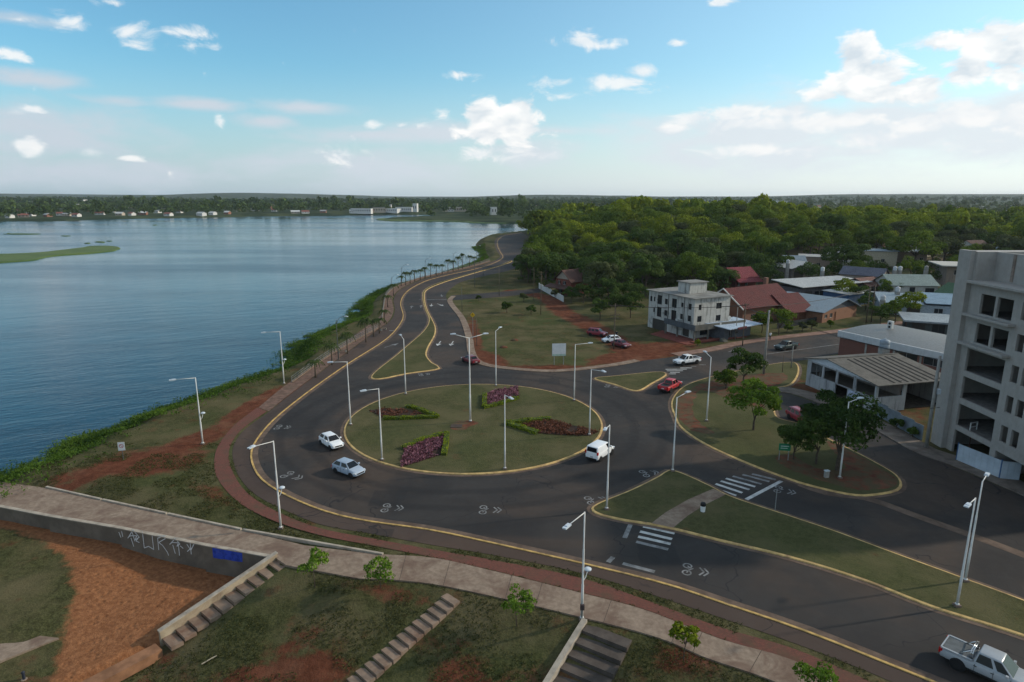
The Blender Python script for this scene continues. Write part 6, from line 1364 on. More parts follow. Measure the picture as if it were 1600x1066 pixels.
# ---- scattered small houses among the trees behind the first row
SCAT = [(1292, 408, 'g', RW, "low white roofed house among trees behind the long shed"), (1322, 400, 'g', RT, "brown roofed house high among trees behind the shed"), (1350, 412, 'f', RB9, "pale blue flat roofed house among trees left of the tanks"), (1386, 401, 'g', RR, "dark red roofed house among trees behind the pair of tanks"), (1412, 412, 'f', RW, "flat white roofed house just behind the row house"), (1440, 402, 'g', RT, "brown roofed house among trees behind the row house"), (1462, 396, 'g', RW, "farthest white roofed house among trees left of the slab roof"), (1250, 404, 'f', RW, "small flat roofed house in the wood above the block house"), (1520, 404, 'g', RT, "brown roofed house above the unfinished block"), (1215, 399, 'g', RB9, "blue roofed house half hidden in the wood behind the cottage"), (1575, 398, 'f', RW, "white flat roof above the unfinished block's top")]
for i, (px, py, k, rm, lb) in enumerate(SCAT):
    z = 0.0
    for _ in range(6): p = G(px, py, z); z = float(ground_h(np.array([p.x]), np.array([p.y]))[0])
    hs = empty("house", (p.x, p.y, z), (i * .7) % 1.2 - .5, lb, "house", "houses among the trees"); w_, d_, h_ = 9 + i % 4 * 1.5, 8.0, 4.2 + (i % 3) * .8
    walls(hs, w_, d_, h_, {'f': [(1, 2.4, 1.4, 2.7, 'w'), (4, 5, 0, 2.2, 'd'), (6.2, 7.6, 1.4, 2.7, 'w')]}, (M("wall_offwhite", (.46, .45, .42)), MATS["wall_pinkish"], MATS["wall_cream"])[i % 3], z0=-1.5)
    if k == 'g': gable(hs, w_, d_, h_, 2.2, rm, 'x', .6, MATS["wall_offwhite"])
    else: slab(hs, [(-.6, -.6, h_ + .2), (w_ + .6, -.6, h_ + .2), (w_ + .6, d_ + .6, h_ + .5), (-.6, d_ + .6, h_ + .5)], .18, rm)

# ---- tanks and roof units stand on what is really below them
bpy.context.view_layer.update(); DG_ = bpy.context.evaluated_depsgraph_get()
def roof_under(o):
    own = {c.name for c in o.children}
    x, y, z = o.location.x, o.location.y, o.location.z + 12
    for _ in range(12):
        hit, loc, nr, ix, ob, mx = SC.ray_cast(DG_, Vector((x, y, z)), Vector((0, 0, -1)))
        if not hit: return 0.0
        if ob.name in own or (ob.parent and ob.parent.get("category") in ("cables", "utility pole", "street lamp")): z = loc.z - .01; continue
        return loc.z
    return 0.0
for o in [q for q in COL.objects if q.name.startswith("water_tank") or q.name.startswith("air_conditioner") and q.parent is None]:
    zz = roof_under(o)
    if o.name.startswith("water_tank"):
        if o.location.z - .6 > zz + .05 and o.location.z - zz < 3.0 and zz > 1.5: o.location.z = zz + .6
        elif o.location.z - .6 < zz: o.location.z = zz + .6
        else:
            st_ = [c for c in o.children if c.name.startswith("stand")][0]
            for v in st_.data.vertices:
                if v.co.z < -.5: v.co.z = zz - o.location.z - .02
    else: o.location.z = zz + .2
# ------------------------------------------------------------------ vegetation
BARK = M("bark", (.075, .058, .045), .95, .35, 3); PBARK = M("palm_bark", (.10, .08, .06), .95, .3, 4)
def gz(x, y): return float(ground_h(np.array([x]), np.array([y]))[0])
def on_ground(px, py):
    z = 0.0
    for _ in range(6): p = G(px, py, z); z = gz(p.x, p.y)
    return G(px, py, z)
def crown(seed, rx, rz, zc, nc, nl, leaf, flat=.0, jit=.55, rr_=(.24, .44)):
    """leaf clumps around a crown; returns leaf mesh, clump centres"""
    r = np.random.default_rng(seed); C = []
    while len(C) < nc:
        d = r.normal(0, 1, 3); d /= np.linalg.norm(d)
        if d[2] < -.55: continue
        k = r.uniform(.45, .95); C.append((d[0] * rx * k, d[1] * rx * k, zc + d[2] * rz * k * (1 if d[2] > 0 else .75)))
    C = np.array(C); R = r.uniform(*rr_, nc) * rx; per = nl // nc; P, Nn, T = [], [], []
    for i in range(nc):
        d = r.normal(0, 1, (per, 3)); d /= np.linalg.norm(d, axis=1)[:, None]; d[:, 2] = np.where(d[:, 2] < -.35, -d[:, 2], d[:, 2])
        p = C[i] + d * (R[i] * r.uniform(.62, 1.1, per))[:, None] * (1, 1, .72)
        q = ((p[:, None, :] - C[None]) ** 2).sum(-1) / (R[None] ** 2); q[:, i] = 9; keep = q.min(1) > .36
        P.append(p[keep]); Nn.append(d[keep]); T.append(np.clip(r.normal(r.uniform(.25, .75), .17, keep.sum()), 0, 1))
    P, Nn, T = np.concatenate(P), np.concatenate(Nn), np.concatenate(T)
    V, F = leafset(P, Nn, leaf, r, jit); return leaf_mesh("crown", V, F, T), C
def trunk_mesh(seed, h, r0, C, n=6):
    rr = random.Random(seed); mb = MB(); mb.tube([(0, 0, -.5), (rr.uniform(-.1, .1), rr.uniform(-.1, .1), h * .5), (rr.uniform(-.2, .2), rr.uniform(-.2, .2), h)], [r0 * 1.2, r0, r0 * .7], 8)
    for c in random.Random(seed).sample(list(map(tuple, C)), min(n, len(C))): mb.tube([(0, 0, h * .75), ((c[0]) * .45, c[1] * .45, (h + c[2]) * .5), (c[0] * .85, c[1] * .85, c[2] * .97)], [r0 * .5, r0 * .32, r0 * .12], 5)
    return mb.mesh("trunk")
LF_D = leaf_mat("leaf_dark_green", (.018, .038, .010), (.075, .115, .024), .18); LF_M = leaf_mat("leaf_mid_green", (.030, .056, .008), (.130, .180, .022), .22); LF_Y = leaf_mat("leaf_yellow_green", (.060, .088, .008), (.220, .255, .020), .24); LF_B = leaf_mat("leaf_bright_park", (.040, .085, .012), (.130, .200, .028), .3); LF_O = leaf_mat("leaf_olive_grey", (.030, .042, .018), (.095, .110, .046), .25); LF_S = leaf_mat("leaf_sapling", (.055, .110, .014), (.170, .260, .035), .3)
def tree(name, label, base, seed, rx, rz, zc, nc, nl, leaf, mat, th, r0=.14, group=None, z=None):
    p = on_ground(*base) if z is None else G(base[0], base[1], z); root = empty(name, p, 0, label, "tree", group); me, C = crown(seed, rx, rz, zc, nc, nl, leaf); link("crown", me, mat, root); link("trunk", trunk_mesh(seed, th, r0, C), BARK, root); return root
tree("park_tree", "round bright green tree standing alone on the park island lawn", (1177, 672), 11, 3.1, 2.6, 4.0, 26, 7000, .17, LF_B, 2.2, .13, z=.16)
tree("park_tree", "large dark spreading tree at the tip of the park island", (1308, 735), 12, 4.3, 3.6, 5.2, 34, 11000, .18, LF_D, 2.6, .2, z=.16)
tree("park_tree", "dark tree leaning into the large one on the park island", (1275, 725), 17, 2.7, 2.6, 4.2, 22, 5500, .17, LF_D, 2.2, .12, z=.16)
tree("park_tree", "smaller dark bushy tree left of the large dark tree", (1240, 718), 13, 2.0, 1.7, 2.5, 18, 4200, .15, LF_D, 1.2, .09, z=.16)
tree("park_tree", "dense dark tree at the street corner of the park island", (1162, 598), 14, 2.9, 2.2, 3.0, 22, 5200, .18, LF_D, 1.4, .12, z=.16)
tree("park_tree", "low bush like tree next to the corner tree of the park island", (1133, 608), 15, 1.8, 1.4, 1.7, 16, 3200, .16, LF_M, .8, .08, z=.16)
for i, (px, py, rx, h, lb) in enumerate(((492, 917, 1.15, 2.6, "young sapling by the top of the pit steps"), (596, 918, 1.3, 1.9, "low leafy sapling at the bend of the walk"), (808, 978, 1.3, 2.4, "young sapling on the slope between the two flights of steps"), (1068, 1032, 1.1, 2.2, "thin yellowish sapling right of the dark wide steps"), (1268, 1086, 1.2, 1.8, "sapling at the bottom edge beside the walk"))):
    tree("sapling", lb, (px, py), 30 + i, rx, .75, h - .4, 15, 1100, .115, LF_S if i != 3 else LF_Y, h * .75, .035, "young saplings on the slope")
for i, (px, py, s, lb, mt) in enumerate(((792, 489, 1.5, "dark shrub alone on the far lawn", LF_D), (830, 492, 1.2, "leafy shrub beside the far lawn pole", LF_D), (818, 472, 1.3, "rusty brown shrub at the corner of the side street", LF_O), (748, 470, .8, "small dark bush by the side street kerb", LF_D), (937, 500, 2.6, "big dark shrub at the lower edge of the wood", LF_D), (1217, 525, 3.0, "broad green tree in the chalet's front garden", LF_M), (1190, 520, 2.4, "green garden tree below the chalet gable", LF_M), (1317, 472, 3.6, "bright round tree behind the bungalow roof", LF_Y), (1398, 505, 3.2, "green tree before the workshop", LF_M), (1420, 498, 3.4, "yellowish tree between workshop and shop", LF_Y), (1375, 508, 2.4, "dark bushy tree beside the pair of poles", LF_D), (1343, 478, 2.8, "dark tree in front of the blue shed", LF_D), (1388, 468, 3.0, "mid green tree before the row house", LF_M), (1253, 519, 1.1, "dry ornamental bush in the front garden, leftmost", LF_O), (1268, 517, 1.2, "dry ornamental bush in the front garden, middle", LF_O), (1297, 512, .9, "clipped garden bush before the bungalow", LF_M), (1230, 520, 1.0, "leafy garden bush right of the chalet tree", LF_M), (1090, 541, .7, "small bush at the planter of the white building", LF_Y), (1400, 672, .8, "weedy bush at the foot of the blue grey hoarding", LF_D), (1425, 684, .7, "low weeds against the hoarding's right end", LF_D), (1185, 445, 4.2, "dark tree between the cottage and the shed", LF_D), (1205, 452, 4.0, "tall dark tree behind the chalet chimney", LF_D), (893, 474, 2.4, "dark tree hiding the villa's right corner", LF_D), (912, 474, 2.8, "dark tree right of the villa", LF_D), (867, 466, 1.3, "small palm like tree inside the villa's white wall", LF_O), (985, 497, 3.2, "dark tree at the left corner of the white building", LF_D), (962, 492, 3.0, "bushy dark tree on the lawn left of the white building", LF_D), (1300, 444, 4.2, "tree behind the middle of the white roofed shed", LF_D), (1335, 446, 4.4, "tree behind the right end of the white roofed shed", LF_M), (1366, 442, 4.0, "tree behind the rust roofed house", LF_D), (1440, 446, 3.8, "tree behind the row house roof", LF_D), (1470, 452, 3.6, "tree above the deep green roof", LF_D), (1262, 446, 4.0, "tree between the chalet chimney and the shed", LF_D), (1422, 438, 4.2, "tree behind the pair of white tanks", LF_M), (1500, 440, 4.5, "tree beside the flat slab roofed house", LF_M), (1352, 486, 2.0, "low tree by the blue shed door", LF_D))):
    tree("shrub" if s < 1.6 else "garden_tree", lb, (px, py), 50 + i, s, s * .85, s * 1.15, 18, 2600, .11 + .03 * s, mt, s * .8, .05 + .02 * s)
# palms
def palm_mesh(seed, h, n=20, L=1.7):
    r = random.Random(seed); fr = MB()
    for i in range(n):
        a = 2 * math.pi * i / n + r.uniform(-.2, .2); up = r.uniform(.55, 1.9); c, s_ = math.cos(a), math.sin(a); pr = None; nl = 9
        for k in range(nl + 1):
            t = k / nl; R = L * t; z = h + up * L * (t - 1.15 * t * t * 1.15); p = Vector((c * R, s_ * R, z)); w = .26 * math.sin(math.pi * min(1, .12 + t * .9)) + .02
            if pr:
                for sg in (-1, 1):
                    q = Vector((-s_, c, 0)) * sg; fr.add([pr[0], p, p + q * w + Vector((0, 0, -.10)) + Vector((c, s_, 0)) * .10, p + q * w * .5 + Vector((0, 0, -.04))] if False else [pr[0], p, p.lerp(pr[0], .25) + q * w + Vector((c * .12, s_ * .12, -.12)), pr[0] + q * w * .55 + Vector((c * .1, s_ * .1, -.07))], [(0, 1, 2, 3)])
            pr = (p,)
    me = fr.mesh("fronds"); at = me.attributes.new("tint", 'FLOAT', 'POINT'); at.data.foreach_set("value", np.random.default_rng(seed).random(len(me.vertices)).astype(np.float32)); return me, MB().tube([(0, 0, -.3), (.03, 0, h * .5), (0, 0, h + .05)], [.17, .12, .10], 8).mesh("trunk", True)
PALML = leaf_mat("palm_frond", (.022, .040, .014), (.070, .095, .030), .25)
palm_px = [(572, 535, 4.4), (543, 553, 3.6), (584, 526, 3.2), (593, 521, 3.0), (519, 570, 3.3), (493, 590, 2.6), (601, 505, 2.8), (606, 480, 2.8), (615, 462, 3.0), (627, 447, 3.0), (634, 446, 4.0), (641, 443, 3.4), (648, 440, 3.6), (657, 437, 3.2), (664, 435, 3.6), (673, 433, 4.4), (682, 430.5, 3.6), (691, 428, 3.2), (700, 426, 4.6), (708, 424, 3.8), (716, 422, 4.8), (723, 420, 5.6), (734, 417, 4.2), (741, 415, 3.4), (750, 412, 3.6), (758, 409, 3.2)]
pm = [palm_mesh(s, 3.0) for s in (1, 2, 3)]
near_l = {0: "tallest near palm, beside the railing above the curve", 1: "palm by the near railing with dark drooping fronds", 2: "short palm right of the tallest near palm", 3: "short palm where the bank narrows", 4: "palm before the railing near the dark lamp post", 5: "small palm closest to the viewer on the promenade"}
for i, (px, py, h) in enumerate(palm_px):
    f, t_ = pm[i % 3]; p = G(px, py, .02); root = empty("palm_tree", p, i * 1.3, near_l.get(i, "%s palm of the row along the far promenade, counted from the near railing" % ("seventh eighth ninth tenth eleventh twelfth thirteenth fourteenth fifteenth sixteenth seventeenth eighteenth nineteenth twentieth twenty-first twenty-second twenty-third twenty-fourth twenty-fifth twenty-sixth".split()[i - 6] if i > 5 else "")), "palm", "palms along the promenade"); root.scale = (1.0 + .02 * (i % 5), 1.0, h / 3.0); link("fronds", f, PALML, root); link("trunk", t_, PBARK, root)
# ---- wood on the rise: the largest trees singly, the rest as one mass
protos = []
for k, (rx, rz, zc, nc, mt) in enumerate(((5.8, 5.0, 6.6, 30, LF_D), (6.6, 5.0, 6.8, 34, LF_M), (5.4, 5.4, 7.0, 28, LF_M), (7.2, 4.6, 6.8, 36, LF_Y), (5.0, 5.8, 7.4, 28, LF_D), (6.2, 4.8, 6.2, 32, LF_Y), (4.6, 4.4, 5.8, 26, LF_O), (5.6, 5.2, 6.8, 30, LF_M))):
    me, C = crown(200 + k, rx, rz, zc, int(nc * .62), 4600, .34, jit=.32, rr_=(.30, .52)); protos.append((me, trunk_mesh(200 + k, zc * .75, .3, C), mt))
wood_poly = px_line([(815, 371), (812, 380), (838, 393), (858, 402), (850, 412), (818, 425), (806, 440), (835, 453)]) + px_line([(862, 450), (905, 462), (925, 478), (960, 484), (1000, 484), (1008, 470), (1040, 463), (1140, 458), (1150, 446), (1190, 440), (1235, 438), (1290, 436), (1330, 432), (1400, 427), (1470, 424), (1540, 428), (1640, 438), (1800, 445)]) + [(420, 330), (420, 560), (60, 620), (14, 560)]
wr_ = np.random.default_rng(21); pts = []
cand = np.stack([wr_.uniform(-5, 420, 9000), wr_.uniform(150, 620, 9000)], 1); cand = cand[in_poly(cand[:, 0], cand[:, 1], wood_poly)]
road_d = dist_line(cand[:, 0], cand[:, 1], EAST[:400]); cand = cand[road_d > 6]
for p in cand:
    mind = 7.4 if p[1] < 260 else 8.8
    if all((p[0] - q[0]) ** 2 + (p[1] - q[1]) ** 2 > mind * mind for q in pts): pts.append(p)
pts = np.array(pts); pz = ground_h(pts[:, 0], pts[:, 1]); order = np.argsort(np.hypot(pts[:, 0], pts[:, 1]))
hous = [o for o in COL.objects if o.get("category") in ("house", "shed", "workshop", "shop", "garage", "building")]; hc = np.array([(o.matrix_world.translation.x if False else o.location.x, o.location.y) for o in hous])
def place_words(x, y):
    px = proj(x, y, 8)[0]; tier = "at the front edge" if y < 262 else "in the middle rows" if y < 330 else "on the upper rows"
    sec = "beside the avenue bend" if px < 850 else "above the villa" if px < 930 else "left of the white building" if px < 1010 else "behind the white building" if px < 1110 else "behind the cottage" if px < 1200 else "behind the chalet and shed" if px < 1320 else "behind the row house" if px < 1450 else "behind the unfinished block"
    return tier + " " + sec
KINDS_L = {LF_D.name: "dense dark green tree in the wood on the rise", LF_M.name: "mid green rounded tree in the wood on the rise", LF_Y.name: "sunlit yellow green tree in the wood on the rise", LF_O.name: "loose olive grey tree in the wood on the rise"}
solo = 0; rest = []
for i in order:
    x, y = pts[i]
    if len(hc) and (np.hypot(hc[:, 0] + 5 - x, hc[:, 1] + 5 - y)).min() < (7 if x < 60 else 9.5): continue
    if len(hc) and any(0 < np.hypot(a_, b_) - np.hypot(x, y) < 26 and abs(a_ / b_ - x / y) * y < 9 for a_, b_ in hc[-11:] + np.array([3, 3])) and wr_.random() < .8: continue
    k = int(wr_.integers(0, len(protos))); s = wr_.uniform(.72, 1.38) * (0.85 if y < 250 else 1.0)
    if x > 0 and y > 300 and wr_.random() < .35: k = (3, 5, 1)[int(wr_.integers(0, 3))]  # back rows lean to brighter leaves: sunlight put into the crown colour
    if y < 262 and wr_.random() < .72: k = (0, 4, 0, 6)[int(wr_.integers(0, 4))]  # front rows lean to dark leaves: their shade is put into the colour
    if solo < 285:
        me, tm, mt = protos[k]; root = empty("wood_tree", (x, y, pz[i] - .1), wr_.uniform(0, 6.28), KINDS_L[mt.name].replace("in the wood on the rise", place_words(x, y) + " of the wood"), "tree", "trees of the wood on the rise"); root.scale = (s, s, s * wr_.uniform(.85, 1.15)); link("crown", me, mt, root); link("trunk", tm, BARK, root); solo += 1
    else: rest.append((x, y, pz[i], s, k))
def clump_mass(name, places, mat, nq, leaf, label, cat, seed, rx=5.5, rz=4.2, zc=6.5, skirt=True):
    """many distant crowns as one mass: places (x, y, z, scale)"""
    r = np.random.default_rng(seed); protos_ = []
    for k in range(5):
        me, C = crown(seed * 10 + k, rx, rz, zc, 12, nq, leaf, jit=.32, rr_=(.30, .52)); n = len(me.vertices); co = np.empty(n * 3, np.float32); me.vertices.foreach_get("co", co); tn = np.empty(n, np.float32); me.attributes["tint"].data.foreach_get("value", tn); protos_.append((co.reshape(-1, 3), tn)); bpy.data.meshes.remove(me)
    Vs, Ts = [], []
    for (x, y, z, s) in places:
        co, tn = protos_[int(r.integers(0, 5))]; a = r.uniform(0, 6.28); c_, s_ = math.cos(a), math.sin(a); q = co * s * np.array([1, 1, r.uniform(.8, 1.3)])
        Vs.append(np.stack([q[:, 0] * c_ - q[:, 1] * s_ + x, q[:, 0] * s_ + q[:, 1] * c_ + y, q[:, 2] + z], 1)); Ts.append(np.clip(tn + r.normal(0, .18), 0, 1))
    V = np.concatenate(Vs).astype(np.float32); T = np.concatenate(Ts); me = mesh_np(name, V, np.arange(len(V)).reshape(-1, 4)); at = me.attributes.new("tint", 'FLOAT', 'POINT'); at.data.foreach_set("value", T.astype(np.float32))
    return tag(link(name, me, mat), label, cat, kind="stuff")
clump_mass("woodland", [(x, y, z, s * 1.15) for x, y, z, s, k in rest if k % 2 == 0], LF_M, 420, .85, "far side of the wood seen as one mass of crowns", "woodland", 4)
clump_mass("woodland", [(x, y, z, s * 1.15) for x, y, z, s, k in rest if k % 2 == 1], LF_Y, 420, .85, "sunlit far crowns of the wood seen as one mass", "woodland", 5)
under = []
for p in pts[order[:420]]:
    for _ in range(3): under.append((p[0] + wr_.normal(0, 3), p[1] + wr_.normal(0, 3)))
ux = np.array(under); uk = in_poly(ux[:, 0], ux[:, 1], wood_poly) & (np.hypot(ux[:, 0:1] - hc[None, :, 0] - 5, ux[:, 1:2] - hc[None, :, 1] - 5).min(1) > 8); ux = ux[uk]; uz = ground_h(ux[:, 0], ux[:, 1])
clump_mass("undergrowth", [(x, y, z - .3, wr_.uniform(.28, .55)) for (x, y), z in zip(ux, uz)], LF_D, 220, .75, "dark undergrowth filling the wood between the trunks", "undergrowth", 12, zc=3.2)
# ---- plants on the lake bank
def bank_plants():
    r = np.random.default_rng(8); line = np.array(resample(SHORE, 900)); i = r.integers(0, 899, 64000); t = r.random(64000)[:, None]
    base = line[i] * (1 - t) + line[i + 1] * t; d = line[i + 1] - line[i]; d /= np.linalg.norm(d, axis=1)[:, None]; nrm = np.stack([d[:, 1], -d[:, 0]], 1)
    off = np.abs(r.normal(0, 3.4, 64000)) * r.choice([1, 1, 1, -.35], 64000); p = base + nrm * off[:, None]; py = proj(p[:, 0], p[:, 1], -1)
    k = (p[:, 1] > 35) & (p[:, 1] < 420) & (vnoise(p[:, 0], p[:, 1], 3.2, 2) > .18) & (off < 10) & (dist_line(p[:, 0], p[:, 1], OUT) > 6.0); near = p[:, 1] < 200; k &= near | (r.random(64000) < .8); p = p[k]; off = off[k]
    X, Y = p[:, 0], p[:, 1]; z = np.maximum(ground_h(X, Y), LAKE_Z); big = vnoise(X, Y, 5, 6); P, T = [], []
    for j in range(5): h = r.uniform(.0, .25, len(X)) + big * r.uniform(.05, .6, len(X)) * np.clip(off + 1.0, .2, 1.2); P.append(np.stack([X + r.normal(0, .22, len(X)), Y + r.normal(0, .22, len(X)), z + h], 1)); T.append(np.clip(big * .8 + r.normal(.1, .2, len(X)), 0, 1))
    P, T = np.concatenate(P), np.concatenate(T); V, F = leafset(P, np.tile((0.5, -.5, .6), (len(P), 1)), .15, r, .8, .42); return leaf_mesh("bank_plants", V, F, T)
tag(link("bank_plants", bank_plants(), leaf_mat("water_plants_green", (.026, .056, .010), (.090, .150, .022), .28)), "lush green marsh plants covering the lake bank", "plants", kind="stuff")
# ---- grass tufts in the foreground
def tufts():
    r = np.random.default_rng(31); n = 95000; X = r.uniform(-60, 42, n); Y = r.uniform(30, 75, n); ok = vnoise(X, Y, 2.2, 12) > .42
    PXa, PYa = proj(X, Y, 0); ok &= (PXa > -60) & (PXa < 1660) & (PYa < 1130)
    ok &= ~in_poly(X, Y, ASPHALT_POLY) & ~in_poly(X, Y, BRI + BRO[::-1]) & ~in_poly(X, Y, WF + WN[::-1]) & ~in_poly(X, Y, LAKE); wp = [P2(p, 0) for p in wn_px] + [P2((562, 904), 0), P2((600, 905), 0), P2((600, 868), 0)] + [P2(p, 0) for p in wf_px[::-1]]; ok &= ~in_poly(X, Y, wp) & ~in_poly(X, Y, PIT_OUT)
    for st_, w in ((s1, 2.2), (s2, 2.0), (s3, 3.6)):
        for o in st_.children:
            v = np.array([tuple(q.co)[:2] for q in o.data.vertices]).mean(0); ok &= np.hypot(X - v[0], Y - v[1]) > w * .55
    X, Y = X[ok], Y[ok]; z = ground_h(X, Y); m = len(X); P = []; 
    for j in range(3): P.append(np.stack([X + r.normal(0, .1, m), Y + r.normal(0, .1, m), z + r.uniform(.02, .10, m)], 1))
    P = np.concatenate(P); V, F = leafset(P, np.tile((0, -.4, .6), (len(P), 1)), .10, r, .7, .3); return leaf_mesh("grass_tufts", V, F, r.random(len(P)))
tag(link("grass_tufts", tufts(), leaf_mat("grass_tuft", (.030, .036, .012), (.090, .088, .034), .2)), "short rough grass on the slopes and verges", "grass", kind="stuff")
# ------------------------------------------------------------------ marsh islands, far shore, hills, haze
MARSH = None
def marsh_mat():
    m, t, b, o = new_mat("marsh_grass"); v = pos(t); n = noise(t, vmth(t, 'MULTIPLY', v, (.02, .05, 1)).outputs[0], 1, 5, .65); n2 = noise(t, v, .25, 5, .7)
    c = mixc(t, smooth(t, n, .35, .65), (.036, .078, .010), (.080, .120, .018)); c = mixc(t, smooth(t, n2, .5, .7, 0, .5), c, (.028, .050, .014)); t.links.new(c, b.inputs['Base Color']); b.inputs['Roughness'].default_value = .95; bump(t, b, n2, .8, .4); return m
MARSH = marsh_mat()
def marsh(name, px, label, seed, jag=1.5, h=.5):
    pts = catmull(px_line(px, LAKE_Z), 4.0, True); r = np.random.default_rng(seed); j = np.convolve(r.normal(0, jag, len(pts)), np.ones(3) / 3, 'same'); pts = [(p[0] + j[i] * .5, p[1] + j[i]) for i, p in enumerate(pts)]
    if area(pts) < 0: pts = pts[::-1]
    i1 = offset(pts, h * 1.2, True); mb = MB(); a_, b_ = pts + [pts[0]], i1 + [i1[0]]; mb.strip(a_, b_, LAKE_Z - .05, LAKE_Z + h); mb.sheet(i1, LAKE_Z + h); o = tag(mb.build(name, MARSH), kind="structure"); o["label"] = label; return o, pts
m1, poly1 = marsh("marsh_island", [(-260, 404), (-60, 399), (0, 398), (60, 395.5), (100, 391), (130, 387.5), (140, 385.5), (165, 385), (185, 386), (188, 389), (175, 393), (140, 396.5), (110, 398.5), (80, 401), (55, 407), (0, 411), (-260, 424)], "long green marsh island in the lake", 3, 1.2)
m2, poly2 = marsh("marsh_spit", [(588, 343.5), (600, 342), (640, 341.3), (690, 341.8), (740, 342.5), (800, 343.5), (860, 344), (860, 352), (800, 350), (740, 349), (720, 347.2), (660, 346), (610, 345.6)], "green spit of marsh reaching into the lake before the far town", 4, 2.0, .8)
for i, (px, py, rx, ry, lb) in enumerate(((35, 366, 30, .8, "long dark weed raft"), (103, 369, 8, .5, "short dark weed raft"), (157, 378.5, 9, 1.0, "weed raft near the island tip"), (170, 377, 5, .6, "small weed raft beyond the island tip"), (136, 380.5, 6, .6, "weed raft left of the island tip"), (242, 352, 3, .5, "tiny dark weed raft"), (14, 365, 4, .4, "weed scrap beside the long raft"))):
    marsh("weed_raft", [(px - rx, py), (px - rx * .4, py - ry), (px + rx * .5, py - ry * .8), (px + rx, py), (px + rx * .4, py + ry), (px - rx * .5, py + ry * .8)], lb, 40 + i, .8, .3)
rr = np.random.default_rng(77)
def scatter(n, xr, yr, test=None):
    x, y = rr.uniform(*xr, n), rr.uniform(*yr, n); k = ~in_poly(x, y, LAKE)
    if test is not None: k &= test(x, y)
    x, y = x[k], y[k]; return x, y, ground_h(x, y)
LF_F1 = leaf_mat("far_leaf_dark", (.024, .046, .014), (.085, .125, .032), .2); LF_F2 = leaf_mat("far_leaf_mid", (.032, .052, .018), (.105, .130, .040), .2)
def clear_view(x, y):
    px = 800 + FOC * x / (y * CP + 25 * SP); k = np.ones(x.shape, bool)
    for a, b in ((572, 662), (676, 735), (540, 556), (762, 778), (18, 34), (82, 104), (118, 132), (196, 220)): k &= ~((px > a) & (px < b) & (y < 1180) & (rr.random(x.shape) < .86))
    return k
x, y, z = scatter(3000, (-1500, 120), (830, 1500), lambda x, y: (dist_line(x, y, LAKE, True) > 12 + 40 * vnoise(x, y, 60, 14)) & clear_view(x, y))
clump_mass("far_shore_trees", [(a, b, c, rr.uniform(.45, 1.2) * (1 + .8 * (rr.random() < .08))) for a, b, c in zip(x, y, z)], LF_F1, 64, 1.9, "belt of trees along the far shore of the lake", "woodland", 6)
x, y, z = scatter(2600, (-2200, 400), (1450, 3000)); clump_mass("far_shore_trees", [(a, b, c, rr.uniform(.9, 1.35)) for a, b, c in zip(x, y, z)], LF_F1, 40, 2.6, "wooded country beyond the far shore", "woodland", 7)
x, y, z = scatter(1500, (60, 1500), (640, 1500)); clump_mass("plain_trees", [(a, b, c, rr.uniform(.6, 1.2)) for a, b, c in zip(x, y, z)], LF_F2, 70, 1.8, "trees of the town beyond the wood", "woodland", 8)
x, y, z = scatter(1300, (-200, 3600), (1500, 3800)); clump_mass("plain_trees", [(a, b, c, rr.uniform(.9, 1.5)) for a, b, c in zip(x, y, z)], LF_F2, 40, 2.6, "distant wooded plain under the right horizon", "woodland", 9)
x, y, z = scatter(420, (20, 330), (620, 820), lambda x, y: dist_line(x, y, LAKE, True) > 8); clump_mass("plain_trees", [(a, b, c, rr.uniform(.7, 1.4)) for a, b, c in zip(x, y, z)], LF_F1, 90, 1.5, "trees on the low ground behind the wood", "woodland", 10)
# ---- far shore houses, one by one
def far_house(px, py, w, d, h, wall, roof, label, rh=2.0, name="far_house", flat=False, z=None, group="houses on the far shore"):
    p = None
    zz = 0.0
    for _ in range(8): p = G(px, py, zz); zz = max(gz(p.x, p.y), 0.0)
    u = Vector((p.x, p.y, 0)).normalized()
    while in_poly(np.array([p.x]), np.array([p.y]), LAKE)[0] or dist_line(np.array([p.x]), np.array([p.y]), LAKE, True)[0] < 16: p = p + u * 4
    zz = gz(p.x, p.y)
    root = empty(name, (p.x, p.y, zz), rr.uniform(-.5, .5), label, "house", group)
    o = MB().box(0, w, 0, d, -2, h).build("wall", wall, root)
    mb = MB(); n = max(2, int(w / 4))
    for i in range(n): mb_ = MB().box(w * (i + .3) / n, w * (i + .65) / n, -.06, -.01, h * .4, h * .75).build("window", PANE, root)
    if flat: MB().box(-.3, w + .3, -.3, d + .3, h + .01, h + .35).build("roof", roof, root)
    else: gable(root, w, d, h, rh, roof, 'x', .5, wall)
    return root
FWH = M("far_wall_white", (.58, .57, .55), .9, .1); FCR = M("far_wall_cream", (.42, .36, .29), .9, .1); FBR = M("far_wall_brick", (.26, .13, .09), .9, .2); FRW = M("far_roof_pale", (.50, .50, .49), .7, .1); FRR = M("far_roof_red", (.22, .09, .07), .8, .2); FRG = M("far_roof_grey", (.26, .26, .26), .8, .2)
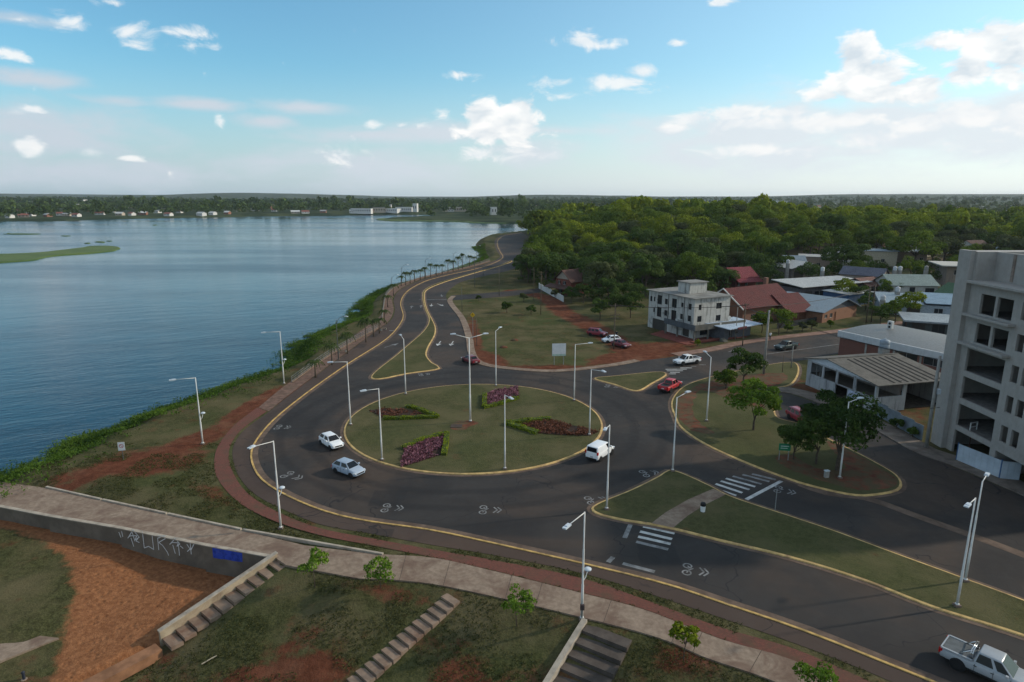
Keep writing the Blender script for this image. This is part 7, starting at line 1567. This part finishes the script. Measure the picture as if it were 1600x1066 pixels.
spots = [(8, 341), (28, 340), (40, 338), (68, 339), (88, 337), (97, 338), (112, 339), (20, 330), (55, 320), (75, 322), (110, 326), (135, 331), (168, 332), (190, 325), (200, 337), (215, 336), (256, 338), (285, 322), (307, 338), (314, 329), (326, 336), (369, 331), (392, 330), (412, 326), (424, 331), (455, 334), (472, 334), (500, 333), (546, 333), (572, 334), (700, 331), (1010, 322), (1210, 324), (1240, 326), (1275, 325), (1330, 330), (1370, 333), (1420, 326), (1455, 323), (1490, 328), (1540, 333), (1575, 331), (1585, 322), (1190, 330), (1030, 319), (1090, 318), (1150, 321), (1225, 321), (1300, 321), (1345, 324), (1395, 321), (1440, 328), (1505, 322), (1525, 326), (1560, 325), (880, 324), (920, 321), (960, 320), (745, 330), (785, 331), (735, 327), (665, 328), (240, 333), (350, 335), (148, 336), (180, 337), (275, 333)]
for i, (px, py) in enumerate(spots):
    big = px > 1000; s = 1.8 if py < 328 and not big else 1.0
    w = (FWH, FCR, FWH, FBR)[i % 4]; r_ = (FRW, FRR, FRG, FRW, FRR)[i % 5]
    lab = ("%s house with %s roof %s" % ({FWH: "white", FCR: "cream", FBR: "brick"}[w], {FRW: "pale", FRR: "reddish", FRG: "grey"}[r_], "among the trees of the far right plain" if big else "on the far shore " + ("near the water" if py > 334 else "up among the trees")))
    far_house(px, py, (8 + (i * 5) % 7) * (1.6 if big else 1) * s, 8 * s, 3.5 * s, w, r_, lab, 2.0 * s, group=("houses on the far plain, " if big else "houses on the far shore, ") + lab.split(" roof")[0])
# ---- pale institutional complex and tower blocks
def block(px, py, w, d, h, label, wall=FWH, roof=FRW, cat="building"):
    o = far_house(px, py, w, d, h, wall, roof, label, flat=True, name="far_building", group="pale far buildings"); o["category"] = cat; return o
block(601, 333, 26, 14, 6, "lower left wing of the pale hospital complex across the lake"); block(618, 331, 34, 16, 8, "main pale block of the hospital complex across the lake"); block(636, 330.5, 16, 12, 7, "right wing of the pale hospital complex"); block(583, 332, 22, 12, 8, "grey roofed hall left of the hospital complex", FCR, FRG); block(645, 331, 8, 8, 15, "white tower with brick foot beside the hospital complex"); block(609, 330, 3, 3, 12, "thin white chimney tower on the hospital complex"); block(692, 331, 34, 14, 8, "long pale low building right of the tower", FCR, FRW); block(716, 331, 30, 14, 7, "second long pale building towards the wood", FCR, FRG); block(768, 336, 9, 8, 12, "white cube tower among trees on the spit's far side"); block(548, 335, 36, 14, 7, "white roofed shed at the far waterside"); block(820, 327, 34, 12, 8, "orange roofed hall in front of the hills", FCR, FRR); block(125, 322, 14, 12, 16, "white stepped tower on the far left skyline"); block(1213, 318, 40, 16, 9, "white flat building on the plain beyond the wood"); block(1290, 331, 60, 20, 6, "long pale roof beyond the wood's right side", FCR, FRG)
# ---- haze
hz_m = bpy.data.materials.new("haze_air"); hz_m.use_nodes = True; t = hz_m.node_tree; t.nodes.clear(); pv_ = N(t, 'ShaderNodeVolumePrincipled'); pv_.inputs['Color'].default_value = (.80, .90, 1.0, 1); pv_.inputs['Density'].default_value = 5e-5; pv_.inputs['Anisotropy'].default_value = .2
ou = N(t, 'ShaderNodeOutputMaterial'); t.links.new(pv_.outputs[0], ou.inputs['Volume'])
ZB, ZT = float(GZ.min()) - 1.0, max(float(GZ.max()) + 30, 75.0)
tag(MB().box(-9600, 9600, -700, 10000, ZB, ZT).build("haze", hz_m), "thin pale haze over the whole scene", "haze", kind="stuff")
